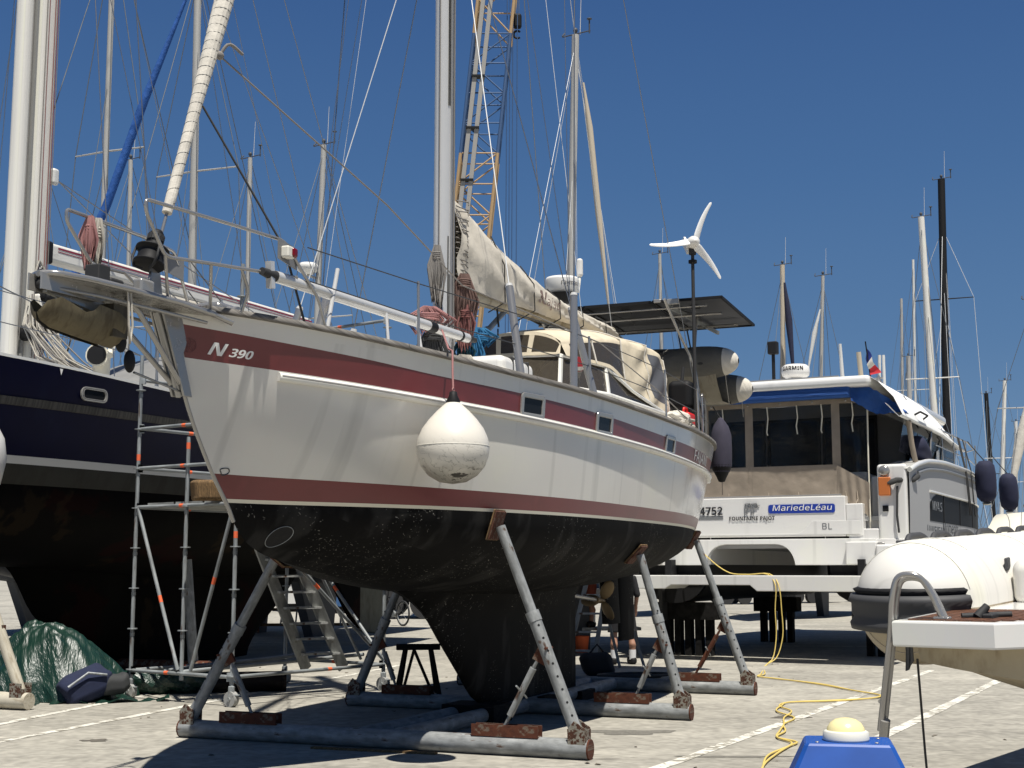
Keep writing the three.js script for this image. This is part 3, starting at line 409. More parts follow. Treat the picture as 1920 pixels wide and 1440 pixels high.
  // --- stanchions and lifelines
  const stan = (x, h, s, m = M.alu, r = .0125) => bar([x, hSheer(x) + .02, s * (bSheer(x) - .05)], [x + .02, hSheer(x) + h, s * (bSheer(x) - .07)], r);
  for (const s of [1, -1]) {
    for (const x of [-3.55, -.9, 1.35, 3.05]) part(Y, 'stanchion', stan(x, .62, s), M.steel);
    const L = []; for (const f of [.6, .32]) { const pts = [[-4.6, f > .5 ? 4.06 : 3.80, s * .55]]; for (const x of [-3.53, -2.2, -.88, .3, 1.37, 3.07, 4.6]) pts.push([x, hSheer(x) + f, s * (bSheer(x) - .07)]); for (let i = 0; i < pts.length - 1; i++) L.push(wire(pts[i], pts[i + 1], .005)); }
    each(Y, 'lifeline', L, M.wireDark);
  }
  // --- mast: oval extrusion with track slots; luff groove
  const MX = -1.0, mast = (() => { const rows = []; for (const y of [3.3, 4, 6, 8, 11, 15, 19]) { const r = []; for (let k = 0; k <= 28; k++) { const a = k / 28 * 2 * PI; r.push(V(MX - (y - 3.3) * -.004 + Math.cos(a) * .155, y, Math.sin(a) * .095)); } rows.push(r); } return loft(rows, (p) => [p.x + p.z, p.y]); })();
  const mst = part(Y, 'mast', mast, M.alu, 'silver oval mast');
  each(mst, 'mast_track', [between(MX - .035, MX - .022, 3.9, 17, .088, .098), between(MX - .012, MX + .0, 4.0, 17, .09, .1), between(MX + .02, MX + .05, 3.6, 17, .086, .104)], mat([.36, .365, .37], .5, .5));
  each(mst, 'halyard_slot', [between(MX - .075, MX - .066, 4.1, 5.0, .083, .09), between(MX - .075, MX - .066, 6.4, 8.5, .083, .09), between(MX - .055, MX - .047, 6.4, 8.5, .088, .095), between(MX - .055, MX - .047, 4.0, 4.6, .088, .095)], M.black);
  part(mst, 'mast_collar', [bar([MX, 3.25, 0], [MX, 3.36, 0], .22, .2, 18)], M.steelDull);
  const rv = []; for (let i = 0; i < 14; i++) for (const dx of [.08, .11]) rv.push(ball(.005, MX + dx, 6.1 + i * .018 + (i > 6 ? .05 : 0), .075 - (dx - .08) * .8, 1, 1, 1, 5, 4)); stuff(part(mst, 'rivet_row', rv, M.black));
  each(mst, 'spreader', [bar([MX + .03, 9.0, .08], [MX + .35, 9.1, 1.35], .03, .02), bar([MX + .03, 9.0, -.08], [MX + .35, 9.1, -1.35], .03, .02), bar([MX + .03, 13.4, .08], [MX + .3, 13.5, 1.0], .028, .02), bar([MX + .03, 13.4, -.08], [MX + .3, 13.5, -1.0], .028, .02)], M.alu);
  const hal = [wire([MX - .02, 3.5, .125], [MX - .01, 17, .12], .006), wire([MX + .19, 3.8, .03], [MX + .16, 17, .03], .006), wire([MX + .2, 3.7, -.03], [MX + .18, 17, -.02], .006), wire([MX - .17, 3.6, .03], [MX - .16, 18, .02], .006)];
  each(mst, 'halyard', hal, M.ropeGrey);
  // --- shrouds in polished tubes at the deck
  const chain = [[-2.3, 1.40, .9], [-1.28, 1.53, .98], [-.72, 1.56, .98]];
  for (const s of [1, -1]) {
    const T = [[chain[0], [MX - .03, 9.0, s * .12], .0045, M.wireWhite, .93], [chain[1], [MX + .35, 9.1, s * 1.35], .0055, M.wire, .98], [chain[2], [MX + .05, 8.9, s * .12], .0045, M.wire, .96]];
    for (const [c, topP, r, m, len] of T) {
      const a = V(c[0] + (s < 0 ? .3 : 0), hSheer(c[0]), s * c[1]), b = vec(topP), d = b.clone().sub(a).normalize(), e = a.clone().addScaledVector(d, len);
      const sh = part(Y, 'shroud', wire(e, b, r + .0015), m); part(sh, 'shroud_tube', bar(a, e, .037, .037, 14), M.steel); part(sh, 'tube_cap', bar(e, e.clone().addScaledVector(d, .03), .039, .03, 12), M.alu);
    }
    part(Y, 'upper_shroud', wire([MX + .35, 9.1, s * 1.35], [MX + .03, 18.2, s * .1], .005), M.wireWhite);
    each(Y, 'inner_shroud', [wire([chain[1][0] + .06, 4.2, s * 1.47], [MX + .32, 9.1, s * 1.22], .004), wire([-1.2, 4.2, s * 1.47], [MX + .03, 13.4, s * .1], .004)], M.wire);
    part(Y, 'flag_halyard', wire([-.95, 4.1, s * 1.5], [MX + .2, 9.05, s * .9], .003), M.wireWhite);
    part(Y, 'backstay', wire([5.2, 3.6, s * 1.1], [MX + .2, 18.9, 0], .006), M.wire);
  }
  // --- headstay with furled sail wound in a spiral line
  const fs0 = V(-5.78, 3.72, 0), fs1 = V(MX - .1, 17.6, 0), fd = fs1.clone().sub(fs0), FL = fd.length(), fdn = fd.clone().normalize(), fpt = (t) => fs0.clone().addScaledVector(fd, t), fr = (t) => .012 + .028 * smooth(.012, .035, t) + .036 * smooth(.06, .18, t) - .05 * smooth(.55, 1, t);
  const path = []; for (let i = 0; i <= 90; i++) path.push(fpt(.03 + .95 * i / 90));
  const genoa = part(Y, 'furled_headsail', bendBy(sweep(path, (t) => fr(.03 + .95 * t) , 14), (p) => { const k = 1 + .012 * Math.sin(p.y * 9 + p.z * 40); const c = fpt(clamp((p.y - fs0.y) / fd.y)); return c.add(p.clone().sub(c).multiplyScalar(k)); }), M.genoa, 'white headsail rolled on the forestay');
  const sp = [], u1 = V(0, 0, 1), u2 = fdn.clone().cross(u1); const turns = 104; for (let i = 0; i <= turns * 12; i++) { const t = .035 + .5 * Math.pow(i / (turns * 12), .86), a = i / 12 * 2 * PI, r = fr(t) * 1.0 - .0005; sp.push(fpt(t).addScaledVector(u1, Math.cos(a) * r).addScaledVector(u2, Math.sin(a) * r)); }
  part(genoa, 'furling_line_spiral', sweep(sp, .0028, 4), M.wireDark);
  part(genoa, 'forestay', [bar(fs0, fpt(.04), .012), wire(fpt(.97), fs1, .008)], M.steel);
  const drum = lathe([[.0, -.03], [.15, -.03], [.165, -.015], [.165, .0], [.14, .012], [.135, .1], [.145, .112], [.175, .125], [.175, .14], [.09, .15], [.075, .2], [.085, .22], [.085, .245], [.06, .255], [.075, .3], [.05, .33], [0, .335]], 26);
  const dq = new THREE.Quaternion().setFromUnitVectors(V(0, 1, 0), fdn); drum.scale(.68, .8, .68).applyQuaternion(dq).translate(-5.82 + .0, 3.70 + .03, 0);
  const dr = part(Y, 'furling_drum', drum, M.black, 'black furling drum below the headsail');
  each(dr, 'drum_guard', [0, 2.1, 4.2].map((a) => { const c = Math.cos(a), q = Math.sin(a); return sweep([[c * .05, -.07, q * .05], [c * .15, -.05, q * .15], [c * .185, .03, q * .185], [c * .17, .14, q * .17], [c * .1, .17, q * .1]].map((p) => V(p[0] * .68, p[1] * .8, p[2] * .68).applyQuaternion(dq).add(V(-5.82, 3.73, 0))), .01, 6); }), M.blackRubber);
  part(dr, 'drum_teeth', (() => { const g = []; for (let k = 0; k < 18; k++) { const a = k / 18 * 2 * PI; g.push(between(-.012, .012, 0, .06, -.012, .012).translate(.078, .22, 0).rotateY(a)); } return g.map((q) => q.scale(.68, .8, .68).applyQuaternion(dq).translate(-5.82, 3.73, 0)); })(), M.blackRubber);
  // sheet led from the sail down to deck by the mast and on to the cockpit
  const clew = fpt(.128).add(V(.055, 0, .05));
  each(Y, 'genoa_sheet', [...[[.0, 1]].map(([o, s]) => sweep([clew, V(-3.2, 4.75, .5), [MX - .05, 4.47, .24], [.9, 4.12, 1.06], [2.2, 3.72, 1.35], [4.0, 3.36, 1.42]].map(vec).map((p, i) => V(p.x, p.y + o, p.z * (i ? (s > 0 ? 1 : -.9) : 1))), .0075, 6))], M.ropeGrey);
  part(genoa, 'clew_knot', [ball(.035, clew.x, clew.y, clew.z, 1.2, 1, 1), tube([clew, clew.clone().add(V(.05, .1, .05)), clew.clone().add(V(.18, .06, .09))], .013, 6)], M.ropeGrey);
  each(Y, 'inner_stay_line', [wire(fpt(.095).add(V(.03, 0, .04)), [-4.85, 4.0, .5], .009), wire([-4.85, 4.0, .5], [-4.46, 3.5, .45], .01)], M.ropeBlack);
  // --- boom with stowed mainsail in its cover
  const boom = part(Y, 'boom', (() => { const rows = []; for (let i = 0; i <= 12; i++) { const t = i / 12, x = lerp(-.72, 4.55, t), yc = 4.52 + .34 * t, r = []; for (let k = 0; k <= 18; k++) { const a = k / 18 * 2 * PI; r.push(V(x, yc + Math.cos(a) * .115, Math.sin(a) * .07)); } rows.push(r); } return merge([loft(rows), fan(rows[0]), fan(rows.at(-1))]); })(), mat([.50, .48, .44], .5, .3, { map: rep(tDirt, 1) }));
  part(boom, 'gooseneck', [between(-.86, -.66, 4.46, 4.58, -.04, .04, .01), ball(.1, -.68, 4.52, 0, .8, 1.3, .75)], M.black);
  const coverTop = table([0, .06, .16, .3, .45, .62, .8, .93, 1], [1.05, .98, .80, .60, .43, .30, .24, .20, .05]), coverW = table([0, .1, .3, .6, .9, 1], [.09, .17, .20, .19, .16, .09]);
  { const rows = [], N = 60; for (let i = 0; i <= N; i++) { const t = i / N, x = lerp(-.80, 4.62, t), yb = 4.50 + .34 * t - .02, tp = coverTop(t), w = coverW(t), r = []; for (let k = 0; k <= 20; k++) { const a = lerp(-.25, 1.25, k / 20) * PI, f = Math.max(0, Math.sin(a)), side = Math.cos(a), sag = .5 + .5 * Math.sin(a), wr = .022 * Math.sin(t * 75 + k * 1.3) * f * (1 - .6 * t) + .016 * Math.sin(t * 150 - k * .9) + .02 * Math.sin(k * 1.7 + t * 22); r.push(V(x + wr * .4, yb + (k < 3 || k > 17 ? -.03 + .03 * Math.abs(side) : 0) + tp * Math.pow(sag, 1.25) - .05, side * (w * (1 - .55 * Math.pow(f, 3) * (tp > .5 ? 1 : .5)) + wr))); } rows.push(r); } part(boom, 'mainsail_cover', [loft(rows), fan(rows.at(-1))], M.sailbag, 'sand coloured canvas cover over the stowed mainsail'); 
    const lace = []; for (let i = 0; i < 16; i++) { const t = i / 15, y = lerp(4.6, 5.45, t); lace.push(sweep([[-.80, y, .05], [-.72 + .1 * t, y + .02 * Math.sin(i * 3), .11], [-.66, y - .03, .13]], .007, 5)); } each(boom, 'cover_lacing', lace, M.ropeGrey);
    part(boom, 'sail_emblem', (() => { const put = (g) => bendBy(g, (p) => V(1.15 + p.x + p.y * .25, 4.70 + p.y + p.x * .03, .214)); return [put(text('N', .16, .004, fontBold).scale(1.6, 1, 1)), put(text('ajad', .12, .004, fontReg).scale(1.5, 1, 1).translate(.28, 0, 0))]; })(), mat([.34, .25, .23], .95), 'faded brown lettering on the sail cover'); 
    each(boom, 'sail_tie', [.18, .34, .5, .66, .84].map((t) => { const x = lerp(-.8, 4.62, t), yb = 4.5 + .34 * t, w = coverW(t) + .015, tp = coverTop(t); return sweep([[x, yb - .14, 0], [x, yb - .04, w], [x, yb + tp * .5, w * .95], [x, yb + tp * .98 - .03, .03]], .008, 5); }), M.ropeBlack); }
  each(boom, 'vang_strut', [bar([-.75, 3.62, 0], [.15, 4.22, 0], .045, .045, 12), bar([.0, 4.12, 0], [.72, 4.56, 0], .032, .032, 10)], M.aluDull);
  part(boom, 'boom_hook', [bar([.35, 4.5, .03], [.35, 4.28, .05], .012), new THREE.TorusGeometry(.04, .01, 6, 14).rotateY(.4).translate(.33, 4.21, .05)], M.blackRubber);
  each(boom, 'mainsheet', [wire([3.7, 4.62, .02], [3.75, 3.75, .12], .008), wire([3.78, 4.62, -.02], [3.85, 3.75, -.1], .008), ball(.05, 3.74, 4.55, 0, .6, 1.3, .6)], M.blackRubber);
  part(boom, 'topping_lift', wire([4.55, 4.95, 0], [MX + .25, 18.6, 0], .005), M.wireWhite);
  // --- spinnaker pole stowed along the port rail
  const pole = part(Y, 'spinnaker_pole', bar([-4.98, 3.76, .5], [-1.85, 3.77, .66], .046, .046, 16), M.alu, 'silver pole stowed along the port rail');
  each(pole, 'pole_end', [bar([-5.14, 3.77, .49], [-4.97, 3.76, .5], .03, .045, 12), bar([-1.86, 3.77, .66], [-1.68, 3.775, .67], .045, .024, 12)], M.blackRubber);
  each(pole, 'pole_sleeve', [bar([-2.62, 3.767, .62], [-2.5, 3.767, .626], .05, .05, 14), bar([-2.02, 3.77, .65], [-1.98, 3.77, .65], .051, .051, 14)], M.black);
  each(pole, 'pole_chock', [beam([-5.05, 3.86, .5], [-5.03, 3.66, .5], .05, .05), bar([-3.0, 3.3, .78], [-2.92, 3.75, .66], .014), bar([-4.4, 3.34, .6], [-4.15, 3.98, .56], .018), bar([-3.5, 3.3, .7], [-3.42, 3.74, .62], .014)], M.alu);
  part(Y, 'deck_vent', [bar([-4.05, 3.36, .3], [-3.92, 3.82, .33], .036, .036, 12)], M.steel);
  // --- liferaft canister, cowl vents on coachroof
  const raft = part(Y, 'liferaft_canister', rbox(.86, .26, .5, .08, -.55, 3.62, .42), M.white, 'white canister strapped on the coachroof');
  each(raft, 'strap', [rbox(.035, .27, .51, .02, -.72, 3.622, .42), rbox(.035, .27, .51, .02, -.3, 3.622, .42)], M.blackRubber); part(raft, 'canister_seam', rbox(.875, .025, .515, .01, -.55, 3.6, .42), M.lampRing);
  const cowl = (x, z) => { const v = part(Y, 'cowl_vent', [bar([x, 3.5, z], [x, 3.72, z], .05, .05, 12), sweep([[x, 3.7, z], [x - .01, 3.79, z + .02], [x - .05, 3.83, z + .05]], (t) => .05 + .035 * t, 12)], M.railWood); part(v, 'vent_mouth', new THREE.CircleGeometry(.085, 20).rotateY(-.85).translate(x - .062, 3.838, z + .062), mat([.26, .012, .016], .5)); };
  cowl(.62, .86);
}
const BLADE_SIGN = 1;
{
  const Y = yacht;
  // --- windscreen: white frame, tinted panes
  const A0 = [.72, 3.66], A1 = [.98, 4.02];
  const wsBase = [[.72, 3.64, 0], [.78, 3.64, .62], [1.62, 3.62, .92], [3.35, 3.56, 1.12]], wsTop = [[.92, 4.03, 0], [.98, 4.02, .56], [1.8, 3.985, .82], [2.3, 3.74, 1.0]];
  const ws = part(Y, 'windscreen', (() => { const g = []; for (const s of [1, -1]) { const B = wsBase.map((p) => V(p[0], p[1], s * p[2])), T = wsTop.map((p) => V(p[0], p[1], s * p[2])); g.push(sweep(B, .028, 6), sweep([...T, B[3]], .022, 6)); for (let i = 1; i < 3; i++) g.push(beam(B[i], T[i], .05, .035)); } return g; })(), M.white);
  for (const s of [1, -1]) for (let i = 0; i < 3; i++) { const q = [wsBase[i], wsBase[i + 1], wsTop[i + 1], wsTop[i]].map((p) => V(p[0], p[1], s * p[2])); part(ws, 'windscreen_pane', loft([[q[0], q[3]], [q[1], q[2]]]), M.vinylSmoke); }
  { const q = [V(2.3, 3.74, 1.0), V(3.35, 3.56, 1.12), V(2.9, 3.57, 1.08)]; }
  part(Y, 'steering_wheel', [new THREE.TorusGeometry(.34, .014, 8, 40).rotateY(PI / 2).rotateZ(-.2).translate(2.5, 3.95, 0), ...[0, 1, 2, 3].map((k) => bar([2.5, 3.95, 0], [2.5 - .0, 3.95 + .33 * Math.sin(k * PI / 2 + .4), .33 * Math.cos(k * PI / 2 + .4)], .009))], M.blackRubber);
  part(Y, 'instrument_pod', rbox(.14, .2, .6, .04, 2.2, 3.8, .3), M.black);
  // --- sprayhood and cockpit enclosure: canvas shell over hoops with clear panels
  const hoopH = table([.9, 1.5, 2.2, 2.9, 3.4, 3.9], [4.31, 4.43, 4.52, 4.56, 4.57, 4.50]), hoopW = table([.9, 1.5, 2.2, 2.9, 3.4, 3.9], [.60, .78, .94, 1.02, 1.03, 1.0]), hoopB = table([.9, 1.8, 2.3, 3.2, 3.9], [4.02, 3.97, 3.76, 3.58, 3.56]);
  const skin = (x, k) => { const H = hoopH(x), W = hoopW(x), B = hoopB(x); if (Math.abs(k) > .5) { const t = (1 - Math.abs(k)) * 2; return V(x, lerp(B, H - .16, t), Math.sign(k) * (W - .07 * t)); } const a = k / .5; return V(x, H - .16 * Math.pow(Math.abs(a), 3), W * .93 * a * (1 - .0 * a)); };
  const xs = []; for (let i = 0; i <= 40; i++) xs.push(lerp(.98, 3.92, i / 40));
  const wr = (p, x, k) => { const f = smooth(2.3, 2.9, x) * (1 - smooth(3.2, 3.4, x) * .4); p.z += Math.sign(k || 1) * .025 * f * Math.sin(k * 26 + x * 9); p.y -= .02 * Math.sin((x - .98) / 2.94 * PI * 4) * .3; return p; };
  const patch = (x0, x1, k0, k1, n = 18, m = 14, off = 0) => { const rows = []; for (let i = 0; i <= n; i++) { const x = lerp(x0, x1, i / n), r = []; for (let j = 0; j <= m; j++) { const k = lerp(k0, k1, j / m), p = wr(skin(x, k), x, k); if (off) p.add(V(0, Math.abs(k) < .5 ? off : 0, Math.abs(k) >= .5 ? Math.sign(k) * off : 0)); r.push(p); } rows.push(r); } return loft(rows); };
  const hood = part(Y, 'sprayhood', [patch(.98, 3.92, -.55, .55, 40, 30), patch(.98, 1.12, .55, 1, 6, 8), patch(.98, 1.12, -1, -.55, 6, 8), patch(1.12, 2.2, .93, 1, 12, 4), patch(1.12, 2.2, -1, -.93, 12, 4), patch(2.2, 3.12, .55, 1, 16, 12), patch(2.2, 3.12, -1, -.55, 16, 12), patch(3.82, 3.92, .55, 1, 6, 10), patch(3.82, 3.92, -1, -.55, 6, 10), patch(3.12, 3.82, .9, 1, 8, 4), patch(3.12, 3.82, -1, -.9, 8, 4)], M.canvas, 'beige canvas sprayhood and cockpit tent');
  for (const s of [1, -1]) { part(hood, 'side_window', patch(1.12, 2.2, s * .55, s * .93, 12, 8), M.vinylSmoke); part(hood, 'mesh_panel', patch(3.12, 3.82, s * .55, s * .9, 10, 8), mat([.085, .088, .10], .8), 'dark mesh window of the cockpit tent'); }
  // sloping front panel with clear windows
  const fTop = (t) => { const p = skin(.98, t * .56); return p; }, fBot = (t) => V(.93 - .02 * (1 - t * t), 4.03, .57 * t);
  const fp = (t0, t1, a, b, o = 0) => { const rows = []; for (let i = 0; i <= 8; i++) { const t = lerp(t0, t1, i / 8), p = fBot(t), q = fTop(t); rows.push([0, .5, 1].map((u) => p.clone().lerp(q, lerp(a, b, u)).add(V(-.01 - o, 0, 0)))); } return loft(rows); };
  part(hood, 'front_canvas', [fp(-1, 1, 0, .14), fp(-1, 1, .86, 1), fp(-1, -.9, .14, .86), fp(.9, 1, .14, .86), fp(-.38, -.28, .14, .86), fp(.28, .38, .14, .86)], M.canvas);
  for (const [a, b] of [[-.9, -.38], [-.28, .28], [.38, .9]]) part(hood, 'front_window', fp(a, b, .14, .86), M.vinylSmoke);
  const back = []; for (let j = 0; j <= 20; j++) { const k = j / 10 - 1, p = wr(skin(3.92, k), 3.92, k); back.push([p, V(3.94, 3.58, p.z * .98)]); } part(hood, 'back_panel', loft(back), M.canvas);
  each(hood, 'hood_seam', [1.55, 2.2, 2.95, 3.9].map((x) => { const r = []; for (let j = 0; j <= 24; j++) { const k = j / 12 - 1; r.push(wr(skin(x, k), x, k).add(V(0, .006, Math.sign(k) * .004))); } return sweep(r, .012, 6); }), M.whiteCanvas);
  // --- cockpit coaming
  each(Y, 'cockpit_coaming', [between(3.2, 5.3, 3.22, 3.46, .72, 1.0, .05), between(3.2, 5.3, 3.22, 3.46, -1.0, -.72, .05)], M.white);
  // --- stern rail, arch and solar panels
  const rail = part(Y, 'stern_rail', [1, -1].flatMap((s) => [sweep(fillet([[4.2, 3.28, s * 1.38], [4.25, 3.92, s * 1.36], [5.45, 3.93, s * 1.08], [5.62, 3.93, s * .5]], .06), .0135), bar([5.45, 3.28, s * 1.08], [5.45, 3.93, s * 1.08], .0125), bar([4.25, 3.6, s * 1.37], [5.45, 3.6, s * 1.08], .011)]), M.steel);
  for (const s of [1, -1]) part(rail, 'weather_cloth', (() => { const r = []; for (let i = 0; i <= 10; i++) { const t = i / 10, x = lerp(4.4, 5.42, t), z = s * (lerp(1.335, 1.10, t) + .02); r.push([V(x, 3.34, z), V(x, 3.6, z + s * .012 * Math.sin(i)), V(x, 3.9, z)]); } return loft(r); })(), mat([.16, .155, .145], .9, 0, { map: rep(tCanvas, 2) }), 'grey weather cloth on the stern rail');
  const arch = part(Y, 'stern_arch', [1, -1].flatMap((s) => [sweep(fillet([[5.4, 3.3, s * 1.12], [5.15, 4.55, s * .98], [4.6, 4.85, s * .95], [4.0, 5.2, s * .93]], .1), .02), sweep(fillet([[5.55, 3.3, s * 1.08], [5.3, 4.55, s * .98], [5.5, 5.2, s * .98]], .1), .02), bar([5.35, 3.9, s * 1.08], [5.5, 3.9, s * 1.07], .012)]).concat([bar([5.3, 5.2, -1.4], [5.3, 5.2, 1.4], .02), bar([6.3, 5.2, -1.4], [6.3, 5.2, 1.4], .02), bar([4.85, 5.24, -1.3], [4.85, 5.24, 1.3], .015)]), M.steel);
  for (let k = 0; k < 3; k++) {
    const z0 = -1.52 + k * 1.03, z1 = z0 + 1.01; const pnl = part(Y, 'solar_panel', [between(4.72, 6.78, -.018, .018, z0, z0 + .03), between(4.72, 6.78, -.018, .018, z1 - .03, z1), between(4.72, 4.76, -.018, .018, z0, z1), between(6.74, 6.78, -.018, .018, z0, z1)].map((g) => g.rotateZ(-.03).translate(0, 5.465, 0)), M.black, 'black framed solar panel over the stern');
    part(pnl, 'cell_sheet', between(4.74, 6.76, .008, .016, z0 + .02, z1 - .02).rotateZ(-.03).translate(0, 5.465, 0), M.solar); part(pnl, 'back_sheet', between(4.75, 6.75, .0, .006, z0 + .02, z1 - .02).rotateZ(-.03).translate(0, 5.465, 0), k === 2 ? mat([.05, .055, .065], .4) : M.solarBack);
    part(pnl, 'junction_box', between(5.1, 5.25, -.03, -.002, (z0 + z1) / 2 - .06, (z0 + z1) / 2 + .06).rotateZ(-.03).translate(0, 5.465, 0), M.black);
    part(pnl, 'panel_cable', tube([[5.2, 5.27, z0 + .3], [5.6, 5.22, z0 + .45], [6.1, 5.25, z0 + .35]], .008, 5), M.blackRubber);
  }
  each(arch, 'cross_strut', [beam([4.8, 5.26, .75], [6.9, 5.2, .95], .05, .04), beam([4.8, 5.26, -.6], [6.9, 5.2, -.6], .05, .04)], M.aluDull);
  each(arch, 'working_light', [rbox(.05, .08, .17, .01, 4.6, 5.28, .88), rbox(.04, .05, .1, .01, 4.58, 5.3, .66)], M.steelDull);
  // --- wind generator on its pole
  const pole = part(Y, 'turbine_pole', bar([4.5, 3.3, 1.2], [4.5, 5.98, 1.2], .026, .024, 12), M.blackRubber); part(pole, 'pole_collar', bar([4.5, 5.78, 1.2], [4.5, 5.82, 1.2], .06, .06, 14), M.black);
  // rotor faces the camera side of the bow: axis roughly towards the wind
  const tb = V(4.5, 6.06, 1.2), ax = V(-.86, .02, .5).normalize(), bod = part(Y, 'wind_turbine', basis(lathe([[0, -.2], [.05, -.19], [.085, -.1], [.09, .02], [.085, .09], [.04, .15], [0, .165]], 18), tb, V(0, 1, 0).cross(ax).normalize().negate(), ax, V(0, 1, 0)), M.white, 'white three-bladed wind generator');
  const e1 = V(0, 1, 0).addScaledVector(ax, -ax.y).normalize(), e2 = e1.clone().cross(ax).normalize();
  for (const deg of [28, 148, 268]) {
    const a = degToRad(deg), u = e1.clone().multiplyScalar(Math.cos(a)).addScaledVector(e2, Math.sin(a) * BLADE_SIGN), w = ax.clone().cross(u).normalize(), rows = [];
    for (let i = 0; i <= 28; i++) { const t = i / 28, ch = lerp(.072, .018, Math.pow(t, .75)) * (i === 28 ? .35 : 1) * lerp(.8, 1, smooth(0, .12, t)), tw = lerp(.7, .12, t), r = []; for (let k = 0; k <= 16; k++) { const b = k / 16 * 2 * PI, cx = Math.cos(b) * ch, cy = Math.sin(b) * ch * .26 + .02; r.push(tb.clone().addScaledVector(ax, .06 + cy * Math.cos(tw) + cx * Math.sin(tw)).addScaledVector(u, .03 + t * .6).addScaledVector(w, cx * Math.cos(tw) - cy * Math.sin(tw) + .05 * Math.sin(t * 2.2))); } rows.push(r); }
    part(bod, 'turbine_blade', [loft(rows), fan(rows.at(-1))], M.plainWhite);
  }
  part(bod, 'tail_fin', (() => { const t0 = tb.clone().addScaledVector(ax, -.2), g = extr([[0, -.05], [.1, -.07], [.30, .1], [.32, .17], [.24, .2], [.08, .06]], .02, .008); return basis(g, t0, ax.clone().negate(), V(0, 1, 0), ax.clone().negate().cross(V(0, 1, 0)).normalize()); })(), M.white);
  part(bod, 'turbine_neck', bar([4.5, 5.9, 1.2], [4.5, 6.02, 1.2], .05, .06, 12), M.blackRubber);
}
